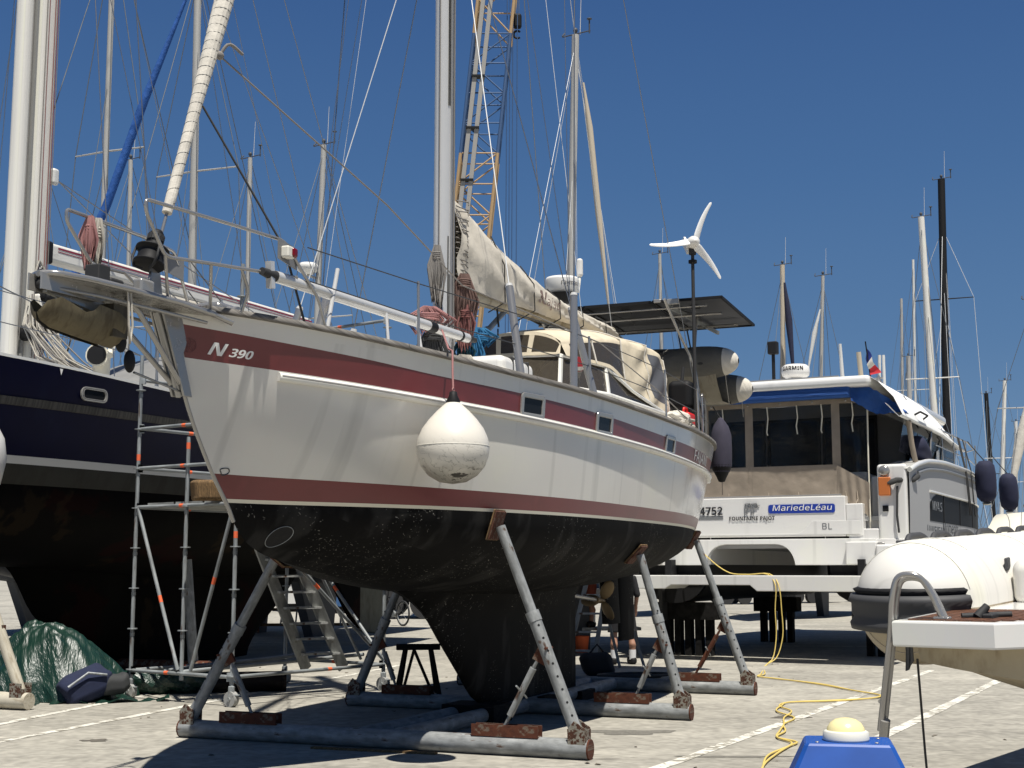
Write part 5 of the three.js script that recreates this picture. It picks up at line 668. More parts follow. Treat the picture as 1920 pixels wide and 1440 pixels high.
// ------------------------------------------------------------------ rolling scaffold tower, stair, yard clutter
{
  const FL = [-4.74, -17.3], FR = [-3.26, -16.2], dx = .59 * 2.65, dz = -.81 * 2.65, BL = [FL[0] + dx, FL[1] + dz], BR = [FR[0] + dx, FR[1] + dz], MF = [(FL[0] + FR[0]) / 2 + .02, (FL[1] + FR[1]) / 2];
  const T = thing('scaffold_tower', 'galvanised scaffold tower on castors between the two yachts', 'scaffold', [0, 0, 0]);
  const p3 = (p, y) => V(p[0], y, p[1]), r = .0245;
  const standard = (p, y0, y1, tapes = []) => { const s = part(T, 'standard', bar(p3(p, y0), p3(p, y1), r, r, 12), M.galvNew); for (let y = Math.ceil((y0 + .1) / .5) * .5 - .15; y < y1 - .02; y += .5) { part(s, 'rosette', bar(p3(p, y - .006), p3(p, y + .006), .062, .062, 10), M.galvNew); part(s, 'spigot', bar(p3(p, y - .09), p3(p, y - .05), .027, .027, 10), M.aluDull); } for (const y of tapes) part(s, 'orange_tape', bar(p3(p, y), p3(p, y + .08), r + .001, r + .001, 12), M.orangeTape); };
  standard(FL, .22, 4.3, [2.95]); standard(FR, .22, 5.25, [1.95]); standard(BL, .22, 4.95, []); standard(BR, .22, 5.1, [4.4]); standard(MF, .3, 3.2, [3.05]);
  for (const p of [FL, FR, BL, BR]) { const c = part(T, 'castor', [bar(V(p[0] - .02, .09, p[1] + .03), V(p[0] + .02, .09, p[1] - .03), .09, .09, 20)], mat([.30, .30, .29], .7)); part(c, 'castor_fork', [between(p[0] - .035, p[0] + .035, .1, .24, p[1] - .03, p[1] + .03, .01)], M.galvNew); part(c, 'castor_brake', box(.08, .012, .05, p[0] + .06, .14, p[1] + .04), M.galvNew); part(c, 'castor_hub', bar(V(p[0] - .03, .09, p[1] + .04), V(p[0] + .03, .09, p[1] - .04), .025, .025, 10), M.aluDull); }
  const ledger = (a, b, y, tape = -1, y2 = y) => { const l = part(T, 'ledger', bar(p3(a, y), p3(b, y2), .0225, .0225, 10), M.galvNew); if (tape >= 0) { const q = p3(a, y).lerp(p3(b, y2), tape), d = p3(b, y2).sub(p3(a, y)).normalize(); part(l, 'orange_tape', bar(q, q.clone().addScaledVector(d, .07), .0235, .0235, 10), M.orangeTape); } each(l, 'wedge_head', [a, b].map((e, i) => box(.05, .1, .05, e[0] + (i ? -1 : 1) * .03, (i ? y2 : y), e[1])), M.galvNew); };
  for (const y of [.34, 2.36, 2.85, 3.35]) ledger(FL, FR, y, y === .34 ? .35 : .45); for (const y of [.34, 2.36, 4.4, 4.95]) ledger(BL, BR, y, .5); for (const y of [.34, 2.36, 2.85, 3.36, 3.98]) ledger(FL, BL, y, y === 3.98 ? -1 : .3); for (const y of [.34, 2.36, 4.4]) ledger(FR, BR, y, .6);
  const diag = (a, ya, b, yb, tp) => { const l = part(T, 'diagonal_brace', bar(p3(a, ya), p3(b, yb), .0225, .0225, 10), M.galvNew), q = p3(a, ya).lerp(p3(b, yb), tp), d = p3(b, yb).sub(p3(a, ya)).normalize(); part(l, 'orange_tape', bar(q, q.clone().addScaledVector(d, .09), .0235, .0235, 10), M.orangeTape); };
  diag([FL[0] + .03, FL[1] + .03], 2.34, [MF[0] - .05, MF[1] - .02], .38, .55); diag([FR[0] - .04, FR[1]], 2.3, [MF[0] + .12, MF[1] + .05], .38, .42); diag(BR, .4, [FR[0] + .1, FR[1] - .1], 2.3, .5); diag(BL, 2.3, BR, .4, .5);
  // deck planks
  for (let k = 0; k < 3; k++) { const a = lerp(.08, .95, k / 3), b = lerp(.08, .95, (k + 1) / 3) - .02; const q = (u, v) => V(FL[0] + (FR[0] - FL[0]) * u + dx * v, 2.41, FL[1] + (FR[1] - FL[1]) * u + dz * v); const g = loft([[q(a, .02), q(b, .02)], [q(a, .98), q(b, .98)]]); const g2 = g.clone().translate(0, -.06, 0); part(T, 'deck_plank', [g, g2, loft([[q(a, .02), q(a, .98)], [q(a, .02).add(V(0, -.06, 0)), q(a, .98).add(V(0, -.06, 0))]]), loft([[q(a, .02), q(b, .02)], [q(a, .02).add(V(0, -.06, 0)), q(b, .02).add(V(0, -.06, 0))]])], M.scaffTread); }
  each(T, 'base_tube', [bar(p3([FL[0] + .3, FL[1] - .4], .3), p3([BL[0] + .4, BL[1]], .42), .03, .03, 10), bar(p3([MF[0], MF[1]], .36), p3([BR[0] - .3, BR[1] - .3], .45), .025, .025, 10)], M.galvNew);
  // weathered timber block on the tower
  solo('timber_block', 'cracked weathered timber block on the scaffold rail by the bow', 'timber', bendBy(rbox(.42, .25, .2, .05, 0, 0, 0, 0, 0, 0, 6), (p) => p.add(V(.01 * Math.sin(p.y * 60), .012 * Math.sin(p.x * 17), 0))), M.timber, [-3.62, 2.52, -16.35], .6);
  // stair ladder
  const S = thing('stair_ladder', 'aluminium stair ladder with flat treads leaning down from the scaffold', 'ladder', [0, 0, 0]), tA = V(-3.22, 2.32, -16.5), tB = V(-2.88, 2.28, -16.9), bA = V(-2.66, .30, -18.0), bB = V(-2.22, .30, -18.3);
  each(S, 'stringer', [beam(tA, bA, .035, .15), beam(tB, bB, .035, .15)], M.scaffTread);
  for (let k = 1; k < 10; k++) { const a = tA.clone().lerp(bA, k / 10), b = tB.clone().lerp(bB, k / 10), d = b.clone().sub(a), ang = -Math.atan2(d.z, d.x); part(S, 'tread', box(d.length(), .028, .17, (a.x + b.x) / 2, (a.y + b.y) / 2, (a.z + b.z) / 2, ang), M.scaffTread); }
  part(S, 'hand_rail', bar(V(-2.75, 2.4, -16.7), V(-1.98, .42, -18.2), .02, .02, 10), M.galvNew);
}
{
  // green tarpaulin heap
  const rows = [], r = rng(4), N = 46, K = 110; const ph = [1, 2, 3, 4, 5].map(() => r() * 6);
  for (let i = 0; i <= N; i++) { const t = i / N, row = []; for (let k = 0; k <= K; k++) { const a = (k % K) / K * 2 * PI, rad = t * (1 + .12 * Math.sin(a * 2 + ph[0]) + .06 * Math.sin(a * 5 + ph[1]) + .05 * t * Math.sin(a * 13 + ph[2])), x = rad * Math.cos(a) - .12 * (1 - t), z = rad * Math.sin(a), n1 = fbm(.5 + .2 * x, .5 + .2 * z, 10, 4, .6) - .5, n2 = fbm(.3 + .2 * x, .7 + .2 * z, 30, 3, .6) - .5, peak = Math.pow(Math.max(0, 1 - Math.pow(t, 1.7)), .95), ridge = .07 * Math.pow(Math.abs(Math.sin(a * 2.5 + ph[3] + n1 * 2)), 6) * Math.sin(t * PI); row.push(V(x * 1.02, Math.max(.006, .93 * peak + ridge + (n1 * .36 + n2 * .07) * Math.sin(Math.min(1, t * 1.2 + .1) * PI) + .05 * t * Math.max(0, Math.sin(a * 9 + ph[4])) * (t < .99 ? 1 : 0)), z * .74)); } rows.push(row); }
  const tp = thing('tarpaulin_heap', 'shiny dark green tarpaulin heaped over gear under the navy yacht', 'tarpaulin', [-5.72, 0, -17.4], .3);
  part(tp, 'tarpaulin_sheet', loft(rows, (p) => [p.x, p.z + p.y]), M.tarp); const sk = []; for (let i = 0; i <= 4; i++) { const row = []; for (let k = 0; k <= 40; k++) { const x = lerp(-.5, 1.35, k / 40); row.push(V(x, .012 + .05 * Math.max(0, Math.sin(k * 1.1 + i * .6)) * (i > 0 && i < 4 ? 1 : .2) + .03 * Math.sin(k * .5), .62 + i * .09 + .05 * Math.sin(k * .33))); } sk.push(row); } part(tp, 'tarpaulin_skirt', loft(sk, (p) => [p.x, p.z]), M.tarp);
  const bag = thing('duffel_bag', 'navy and black bag sticking out of the green tarpaulin', 'bag', [-5.14, 0, -16.8], .5); part(bag, 'bag_body', bendBy(rbox(.62, .34, .4, .12, 0, .2, 0, 0, 0, .35, 8), (p) => p.add(V(.02 * Math.sin(p.y * 25), .025 * Math.sin(p.x * 18 + p.z * 11), 0))), M.navyCloth); part(bag, 'bag_pocket', bendBy(rbox(.34, .26, .3, .1, .33, .2, .06, 0, 0, .2, 6), (p) => p.add(V(0, .02 * Math.sin(p.x * 30), 0))), mat([.03, .032, .034], .8)); part(bag, 'bag_strap', sweep([[-.25, .2, .23], [-.02, .36, .22], [.2, .33, .22]], .014, 6), M.galvNew);
  solo('rolled_tarpaulin', 'dark rolled plastic sheet on the ground beside the scaffold castor', 'tarpaulin', bendBy(new THREE.CylinderGeometry(.15, .17, 1.1, 18, 14).rotateZ(PI / 2), (p) => { const k = 1 + .12 * Math.sin(p.x * 19 + p.y * 22); return V(p.x, p.y * k + .15, p.z * k); }), M.tarp, [-4.45, 0, -17.9], .25);
  solo('steel_tube', 'short dark tube lying under the scaffold tower', 'tube', merge([bar([-.75, .13, 0], [.75, .13, 0], .13, .13, 20), bar([.75, .13, 0], [.8, .13, 0], .15, .15, 20)]), mat([.06, .055, .05], .7, .3, { map: rep(tRust, 1) }), [-3.75, 0, -18.1], .25);
  // black sawhorse
  const h = thing('sawhorse', 'small black wooden sawhorse behind the keel of the yacht', 'sawhorse', [-1.2, 0, -17.75], .12); part(h, 'top_board', rbox(.56, .075, .13, .01, 0, .6, 0), M.darkWood); for (const s of [1, -1]) for (const q of [1, -1]) part(h, 'leg', beam([s * .16, .58, q * .03], [s * .26, 0, q * .26], .045, .045), M.darkWood); for (const q of [1, -1]) part(h, 'cross_piece', beam([-.05, .56, q * .05], [.18 * q, .02, q * .24], .04, .03), M.darkWood);
  // A-frame ladder
  const lad = thing('step_ladder', 'grey aluminium step ladder standing under the yacht stern', 'ladder', [1.45, 0, -22.3], -.18); for (const s of [1, -1]) { part(lad, 'stile', beam([s * .22 - .35, 0, .25], [s * .15, 1.75, 0], .07, .028), M.aluDull); part(lad, 'back_stile', beam([s * .2 + .45, 0, -.3], [s * .14 + .02, 1.73, -.03], .045, .025), M.aluDull); } for (let k = 1; k < 6; k++) { const t = k / 6; part(lad, 'step', box(lerp(.42, .3, t), .03, .09, -.35 * (1 - t), 1.75 * t, .25 * (1 - t)), M.aluDull); } part(lad, 'top_platform', box(.36, .05, .26, .02, 1.76, 0), M.redPlastic);
  // ladder lying on the ground, trestle, bags
  const ll = thing('flat_ladder', 'ladder lying flat on the concrete behind the stair', 'ladder', [-5.1, 0, -34.5], .12); each(ll, 'rail', [beam([-1.6, .2, 0], [1.7, .2, -.2], .07, .05), beam([-1.5, .55, -.9], [1.7, .55, -1.1], .07, .05)], M.timber); for (let k = 0; k < 9; k++) part(ll, 'rung', bar([-1.4 + k * .37, .2, -.03], [-1.4 + k * .37, .55, -.95], .022), M.galvNew); each(ll, 'trestle_leg', [-1.2, 1.4].flatMap((x) => [beam([x, 0, .1], [x, .2, 0], .06, .06), beam([x, 0, -.95], [x, .55, -.92], .06, .06)]), M.rust);
  const bg = thing('tool_bag', 'black tool bag on the ground behind the keel', 'bag', [1.28, 0, -20.9], .2); part(bg, 'bag_body', bendBy(rbox(.5, .34, .3, .12, 0, .17, 0, 0, 0, 0, 6), (p) => p.add(V(.02 * Math.sin(p.y * 20), .02 * Math.sin(p.x * 22), 0))), M.cloth); part(bg, 'bag_handle', sweep([[-.12, .32, 0], [0, .46, 0], [.12, .32, 0]], .016, 6), M.cloth);
  solo('cable_heap', 'dark cables and a hose lying flat beside the tool bag', 'cable', [0, 1, 2, 3].map((k) => new THREE.TorusGeometry(.2 + .07 * k, .022, 6, 26).rotateX(PI / 2).scale(1.35, 1, .7).translate(.05 * k, .024 + .03 * (k % 2), .03 * k)), M.blackRubber, [1.62, 0, -20.4], .3);
  const pt = solo('paint_bucket', 'orange bucket on the ground behind the keel', 'bucket', [lathe([[0, 0], [.12, 0], [.15, .3], [.16, .3], [.16, .31], [.14, .31], [.11, .02]], 20)], M.orange, [1.33, 0, -26.6]);
}
// ------------------------------------------------------------------ motor catamaran, stern towards the camera (x forward, z starboard)
const KYAW = degToRad(63), KPOS = V(6.84, 0, -23.5), onCat = (x, y, z) => V(x, y, z).applyAxisAngle(V(0, 1, 0), KYAW).add(KPOS);
{
  const K = thing('motor_catamaran', 'white power catamaran with blue awning and clear cockpit screens standing on black posts', 'catamaran', KPOS, KYAW);
  const shr = table([0, .8, 2, 4.2, 8, 11], [3.30, 3.45, 3.58, 3.66, 3.67, 3.66]), half = table([0, 2, 6, 8.5, 10, 11], [.775, .78, .78, .64, .36, .04]), xs = span(0, 11, 30);
  for (const s of [1, -1]) { // s=1 starboard hull
    const cz = s > 0 ? -.78 : -4.32, out = (x, h) => cz + s * half(x) * lerp(.95, 1.0, clamp((h - 1.6) / 1.2)), inn = (x) => cz - s * half(x) * .92;
    const top = [...xs.map((x) => [0, .25, .5, .75, 1].map((t) => { const h = lerp(1.66, shr(x), t); return V(x, h, out(x, h)); }))];
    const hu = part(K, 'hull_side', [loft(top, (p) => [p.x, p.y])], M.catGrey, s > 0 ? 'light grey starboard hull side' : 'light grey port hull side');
    part(hu, 'inner_side', loft(xs.map((x) => [V(x, 1.66, inn(x)), V(x, 2.15, inn(x))])), M.catWhite);
    part(K, 'hull_bottom', [loft(xs.map((x) => { const r = []; for (let k = 0; k <= 12; k++) { const a = k / 12 * PI, w = half(x) * .9; r.push(V(x, 1.66 - .7 * Math.pow(Math.sin(a), .75) * (x > 9.5 ? 1 - (x - 9.5) * .4 : 1), cz + Math.cos(a) * w)); } return r; })), fan([0, 1, 2, 3, 4, 5, 6, 7, 8, 9, 10, 11, 12, 0].map((k) => V(.0, 1.66 - .7 * Math.pow(Math.sin(k / 12 * PI), .75), cz + Math.cos(k / 12 * PI) * .65)))], M.black, 'black bottom paint of the catamaran hull');
    part(K, 'side_deck', loft(xs.map((x) => [V(x, shr(x), out(x, 4)), V(x, shr(x) + .01, lerp(cz + s * half(x) * .4, inn(x), smooth(6, 8, x)))])), M.catWhite);
    part(hu, 'sheer_moulding', sweep(xs.map((x) => V(x, shr(x) - .02, out(x, 4) + s * .012)), .045, 8), M.catWhite); part(hu, 'grey_accent', sweep(xs.slice(2).map((x) => V(x, shr(x) - .17, out(x, 3.3) + s * .012)), .03, 6), M.letterGrey);
    const win = part(hu, 'hull_window', loft(xs.filter((x) => x > 1.6 && x < 9.2).map((x) => { const a = smooth(1.5, 2.6, x), b = smooth(9.3, 7.5, x); return [V(x, 2.46, out(x, 2.46) + s * .006), V(x, lerp(2.75, 2.98, a) , out(x, 2.9) + s * .006)]; })), M.hullGlass, 'long dark hull window'); for (const x of [3.3, 5.2, 7.0]) part(win, 'window_mullion', beam([x, 2.46, out(x, 2.46) + s * .012], [x, 2.98, out(x, 2.98) + s * .012], .07, .012), M.black);
    part(hu, 'window_ledge', sweep(xs.filter((x) => x > 1.6 && x < 9.4).map((x) => V(x, 3.0, out(x, 3.0) + s * .01)), .025, 6), M.catWhite);
    // propeller and rudder
    const pr = part(K, 'propeller', bar([.35, .92, cz + .1], [.75, .98, cz + .1], .04, .05, 10), M.bronze); for (let k = 0; k < 4; k++) part(pr, 'propeller_blade', new THREE.SphereGeometry(.15, 10, 6).scale(.18, 1.1, .8).translate(0, .17, 0).rotateY(.5).rotateX(k * PI / 2 + .4).translate(.45, .93, cz + .1), M.bronze); part(K, 'rudder', extr([[-.02, .65], [.28, .65], [.3, 1.3], [-.02, 1.3]], .05, .01).translate(-.1, 0, cz - .25), M.blackRubber); part(K, 'prop_bracket', beam([.7, 1.0, cz + .1], [1.3, 1.35, cz + .1], .06, .05), M.bronze);
    // outer column at the quarter
    const z0 = s > 0 ? -.56 : -5.06, z1 = s > 0 ? -.045 : -4.5; part(K, 'quarter_column', [rbox(1.0, 1.5, z1 - z0, .06, .5, 2.64, (z0 + z1) / 2), between(-.3, .5, 1.66, 2.0, z0, z1, .04)], M.catWhite);
    part(K, 'stern_quarter', between(-.02, .2, 1.66, 2.1, s > 0 ? -1.5 : -5.05, s > 0 ? -.06 : -3.6, .01), M.catWhite);
  }
  // lower stern band with the tunnel arch, groove, upper transom with moulded panel
  const arch = new THREE.Shape(); arch.moveTo(-4.95, 1.66); arch.lineTo(-4.95, 2.1); arch.lineTo(-.6, 2.1); arch.lineTo(-.6, 1.66); arch.lineTo(-2.0, 1.66); arch.quadraticCurveTo(-2.05, 2.0, -2.35, 2.03); arch.lineTo(-3.3, 2.03); arch.quadraticCurveTo(-3.62, 2.0, -3.67, 1.66); arch.closePath();
  part(K, 'stern_band', extr(arch, .12, .01).rotateY(-PI / 2).translate(.02, 0, 0), M.catWhite); part(K, 'stern_groove', between(.06, .3, 2.08, 2.16, -5.0, -.6), M.black);
  const tw = part(K, 'transom', [between(.0, .22, 2.15, 2.86, -5.05, -1.12, .02), between(.02, .24, 2.15, 2.72, -1.12, -.82, .02)], M.catWhite); part(tw, 'transom_panel', extr([[-4.98, 2.2], [-1.98, 2.2], [-1.85, 2.26], [-1.72, 2.42], [-.86, 2.42], [-.86, 2.19], [-4.98, 2.185]], .006, .003).rotateY(-PI / 2).translate(-.002, 0, 0), M.catWhite); part(tw, 'grey_line', between(-.006, .002, 2.475, 2.545, -4.6, -3.35), M.letterGrey); part(tw, 'coaming_rail', bar([.1, 2.88, -4.7], [.1, 2.88, -1.2], .018), M.steel);
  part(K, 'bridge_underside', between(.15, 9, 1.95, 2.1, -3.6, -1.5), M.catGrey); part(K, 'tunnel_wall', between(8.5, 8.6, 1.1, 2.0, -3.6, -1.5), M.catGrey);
  // steps on the starboard quarter
  for (let k = 0; k < 3; k++) part(K, 'stern_step', between(-.25 + k * .28, .3 + k * .28, 1.66 + k * .24, 2.05 + k * .23, -1.08, -.56, .02), M.catWhite);
  const cab = part(K, 'cockpit_locker', [between(.55, .95, 2.2, 3.22, -.78, -.56, .03), between(1.2, 1.6, 2.5, 3.3, -1.3, -.9, .02)], M.catWhite);
  // swim platform
  const pf = part(K, 'swim_platform', extr([[-4.95, 1.25], [-4.05, 1.25], [-3.93, 1.32], [-2.5, 1.32], [-2.38, 1.22], [.04, 1.22], [.04, 1.46], [-4.95, 1.46]], 1.0, .012).rotateY(-PI / 2).translate(-.2, 0, 0), M.catWhite, 'white swim platform'); for (const z of [-4.3, -.8]) part(pf, 'platform_bracket', between(-.35, .1, 1.3, 1.75, z - .06, z + .06), M.black);
  const eng = part(K, 'boarding_ladder', [sweep(fillet([[-.06, 1.72, -.98], [-.1, 2.02, -.98], [-.1, 2.02, -.45], [-.06, 1.72, -.45]], .03), .02), bar([-.08, 1.85, -.98], [-.08, 1.85, -.45], .018)], M.steel); each(K, 'exhaust_outlet', [[-.78, 1.88], [-.62, 1.88]].map(([z, y]) => bar([-.03, y, z], [.05, y, z], .06, .06, 16)), M.blackRubber);
  // cockpit: floor, bulkhead with dark doors
  part(K, 'cockpit_floor', between(.2, 2.4, 2.42, 2.5, -4.6, -.56), M.deckGrey); const bh = part(K, 'cabin_bulkhead', [between(2.3, 2.42, 2.5, 4.75, -4.5, -.5)], mat([.10, .10, .10], .5)); for (const [a, b] of [[-4.3, -3.2], [-3.15, -2.1], [-2.05, -1.0]]) { const d = part(bh, 'saloon_door', between(2.27, 2.295, 2.55, 4.5, a, b), M.glassDark); part(d, 'door_frame', ring(b - a, 1.95, .03, .05, .02, .003).rotateY(-PI / 2).translate(2.27, 3.52, (a + b) / 2), M.black); }
  each(K, 'cockpit_seat', [rbox(.7, .5, 1.7, .08, .75, 2.75, -3.6), rbox(.25, .5, 1.7, .08, .45, 3.1, -3.6)], M.cream); part(K, 'cockpit_cushion', rbox(.35, .2, .55, .06, .9, 3.22, -1.15), M.whiteCanvas);
  // saloon superstructure
  const side = (x0, x1, y0, y1, z0, z1, m, name, lab) => part(K, name, loft([[V(x0, y0, z0), V(x0, y1, z1)], [V(x1, y0, z0), V(x1, y1, z1)]]), m, lab);
  for (const s of [1, -1]) {
    const q = (z) => s > 0 ? z : -5.1 - z; part(K, 'saloon_side', loft([2.3, 4, 6, 7.4, 8.3].map((x, i) => [V(x, 2.6, q(-.5 - (i > 3 ? .6 : 0))), V(x, 3.72, q(-.42 - (i > 3 ? .7 : 0)))])), M.catWhite);
    const g = part(K, 'saloon_window', loft([.9, 2.2, 3.6, 5, 6.4, 7.3].map((x, i) => [V(x, 3.68, q(-.34 - .02 * i)), V(x, 4.2, q(-.24 - .02 * i)), V(x, i > 4 ? 4.3 : 4.5, q(-.3 - .03 * i))])), M.glassDark, 'dark tinted saloon side window'); for (const x of [2.4, 3.7, 5.0]) { part(g, 'curtain', extr([[x - .35, 3.72], [x + .1, 3.72], [x - .05, 4.02], [x - .35, 3.95]], .004).translate(0, 0, q(-.33)), M.farWhite); part(g, 'window_pillar', beam([x, 3.68, q(-.335)], [x + .05, 4.45, q(-.25)], .05, .02), M.black); }
    part(K, 'roof_side', loft([-.1, .3, 1.2, 2.5, 4, 5.5, 6.8, 7.6].map((x, i) => { const d = smooth(3.5, 7.6, x); return [V(x, 4.93 - .5 * d, q(-.62 - .3 * d)), V(x, 4.84 - .5 * d, q(-.46 - .2 * d)), V(x, 4.55 - .3 * d, q(-.2 - .1 * d)), V(x, 4.24 - .05 * d, q(-.06 - .12 * d)), V(x, 4.2 - .05 * d, q(-.12 - .12 * d)), V(x, 4.45 - .2 * d, q(-.35 - .1 * d))]; })), M.mattWhite);
    part(K, 'roof_handle', sweep(fillet([[1.3, 4.36, q(-.12)], [1.35, 4.42, q(-.02)], [2.1, 4.42, q(-.02)], [2.15, 4.36, q(-.12)]], .03), .018), M.black);
  }
  const roof = part(K, 'hardtop_roof', [rbox(7.7, .2, 3.95, .09, 3.7, 4.86, -2.55, 0, 0, -.0), rbox(.5, .16, 3.7, .07, 7.55, 4.72, -2.55)], M.catWhite, 'white hardtop roof'); part(roof, 'roof_rail', [bar([.2, 5.0, -4.3], [5.5, 5.0, -4.3], .015), bar([.15, 5.0, -4.3], [.15, 5.0, -1.2], .015)], M.steel); part(roof, 'roof_mark', text('N7', .1, .004, fontReg).rotateX(-.55).translate(1.05, 4.62, -.215), M.letter);
  part(K, 'front_windscreen', loft([-4.3, -3.4, -2.55, -1.7, -.8].map((z) => [V(8.6, 3.7, z), V(7.5, 4.65, z)])), M.glassDark);
  part(K, 'foredeck', between(6, 10.8, 3.3, 3.64, -4.4, -.7, .05), M.catWhite);
  // blue awning rolled along the roof edge and down the starboard corner
  const aw = part(K, 'blue_awning', [bendBy(rbox(.2, .24, 3.0, .06, -.02, 4.70, -2.45, 0, 0, 0, 6), (p) => p.add(V(.012 * Math.sin(p.z * 11), .025 * Math.sin(p.z * 3.1) * .4 + .01 * Math.sin(p.z * 23), 0))), bendBy(rbox(.2, .26, 1.15, .06, -.03, 4.69, -4.4, 0, 0, 0, 6), (p) => p.add(V(0, .01 * Math.sin(p.z * 17), 0)))], M.blueCanvas, 'bright blue canvas awning along the roof edge');
  part(aw, 'awning_corner', (() => { const rows = []; for (let i = 0; i <= 16; i++) { const t = i / 16, z = lerp(-.97, -.05, t), w = lerp(.34, .05, smooth(.3, 1, t)), yt = 4.86 - .55 * Math.pow(t, 1.6), x = -.05 + .3 * t; rows.push([0, .33, .66, 1].map((u) => V(x + .04 * Math.sin(u * 5 + t * 9), yt - w * u - .12 * u * Math.sin(t * PI) + .012 * Math.sin(t * 40), z + .03 * u))); } return loft(rows); })(), M.blueCanvas);
  // clear enclosure panels: vinyl windows, taupe skirts and strips
  const en = part(K, 'cockpit_enclosure', [between(.24, .27, 4.52, 4.6, -4.6, -.72), between(.235, .265, 3.36, 3.43, -4.6, -1.3)], M.taupe, 'taupe framed clear cockpit enclosure');
  const panel = (z0, z1, y0, y1, n = 14, m = 10, k = .012, x0 = .25) => { const rows = []; for (let i = 0; i <= n; i++) { const t = i / n, r = []; for (let j = 0; j <= m; j++) { const u = j / m; const zz = lerp(z0, z1, t), yy = lerp(y0, y1, u), nz = fbm(.5 + zz * .1, .5 + yy * .1, 24, 3, .55) - .5, sag = Math.sin(t * PI * 4 + 1) * (1 - u) * .35; r.push(V(x0 - k * 3.2 * (nz + sag * .4) * (.25 + Math.sin(t * PI)) * (.4 + Math.sin(u * PI)), yy - k * sag * (1 - u), zz)); } rows.push(r); } return loft(rows); };
  for (const [a, b] of [[-4.6, -3.78], [-3.72, -2.96], [-2.84, -1.36]]) part(en, 'clear_panel', panel(a, b, 3.40, 4.55, 14, 12, .01), M.vinyl);
  part(en, 'clear_panel', panel(-1.25, -.74, 3.05, 4.5, 10, 14, .02), M.vinyl);
  for (const z of [-3.75, -2.9, -1.3]) { part(en, 'zip_strip', panel(z - .075, z + .075, 2.9, 4.6, 4, 18, .008, .238), M.taupe); }
  for (const [a, b] of [[-4.6, -3.78], [-3.74, -2.94], [-2.86, -1.35]]) part(en, 'fabric_skirt', panel(a, b, 2.80 + .02 * R0(), 3.42, 40, 14, .014, .235), M.taupe); part(en, 'fabric_skirt', (() => { const rows = []; for (let i = 0; i <= 18; i++) { const t = i / 18, z = lerp(-1.3, -.72, t), yb = lerp(2.78, 2.45, t * t), yt = lerp(3.42, 3.08, t); rows.push([0, .3, .6, 1].map((u) => V(.225 - .06 * t + .016 * Math.sin(t * 22 + u * 2) * (1 - u * .5), lerp(yb, yt, u), z))); } return loft(rows); })(), M.taupe);
  part(en, 'panel_edge', sweep([[.2, 4.5, -.72], [.19, 3.6, -.73], [.18, 2.95, -.73], [.14, 2.2, -.72]], .014, 6), M.cream); part(en, 'rolled_panel', bendBy(bar([.3, 4.42, -.72], [.75, 4.2, -.12], .09, .08, 14), (p) => p.add(V(.02 * Math.sin(p.z * 40), .02 * Math.sin(p.z * 31), 0))), M.vinyl); part(en, 'side_strip', sweep([[.75, 4.2, -.12], [.85, 3.8, -.1], [1.0, 3.4, -.06], [1.0, 3.2, -.05]], .05, 6), M.taupe);
  each(en, 'tie_cord', [-3.4, -2.55, -2.0, -1.55, -1.0].map((z, i) => sweep([[.22, 4.52, z], [.21, 4.3, z + .02], [.215, 4.15 - .1 * (i % 2), z - .01], [.21, 4.0, z + .01]], .012, 5)), M.cream); each(en, 'lashing', [-4.1, -3.3, -2.55, -2.0, -1.45, -1.15, -.95].map((z, i) => sweep([[.2, 2.95, z], [.17, 2.8, z + .02], [.04, 2.72 - .08 * (i % 3), z + .01]], .012, 5)), M.taupe);
  each(en, 'snap_button', [-4.2, -3.6, -2.9, -2.3, -1.7, -1.1].map((z) => ball(.022, .19, 4.565, z, .6, 1, 1, 8, 6)), M.steelDull);
  // lettering on the transom (read from astern: left = port)
  const onT = (g, z, y, k = 0) => bendBy(g, (p) => V(-.012 - p.z, y + p.y, z + p.x + p.y * k)); // text x runs to starboard
  const L = (s, size, z, y, m, lab, font = fontBold, w = 1, k = 0) => part(tw, 'transom_lettering', onT(text(s, size, .003, font).scale(w, 1, 1), z, y, k), m, lab);
  L('-4752', .145, -3.86, 2.56, M.letter, 'black registration digits on the transom'); L('FOUNTAINE PAJOT', .068, -3.24, 2.455, M.letter, 'black maker lettering on the transom', fontBold, 1.02); L('BL', .11, -1.55, 2.275, M.letterGrey, 'dark BL letters on the transom', fontReg, 1.15);
  part(tw, 'maker_logo', [0, 1].flatMap((k) => { const o = -2.93 + k * .12; return [sweep([[0, 2.55, o], [0, 2.75, o], [0, 2.76, o + .1], [0, 2.69, o + .11], [0, 2.68, o + .03]].map((p) => V(-.014, p[1] + k * .0, p[2])), .011, 5), sweep([[0, 2.57, o + .04], [0, 2.72, o + .04], [0, 2.72, o + .15]].map((p) => V(-.014, p[1], p[2])), .009, 5)]; }), M.letterGrey, 'grey twin-P logo on the transom');
  const plate = part(tw, 'name_plate', extr(rrect(1.2, .155, .045), .005, .001).rotateY(-PI / 2).translate(-.004, 2.645, -1.9), M.logoBlue, 'blue name plate on the transom'); { const g = text('MariedeLéau', .1, .003, fontReg), w = textW(g); part(plate, 'plate_lettering', onT(g.scale(1.06 / w, 1, 1), -2.44, 2.615, .18), M.letterWhite, 'white slanted script on the name plate'); }
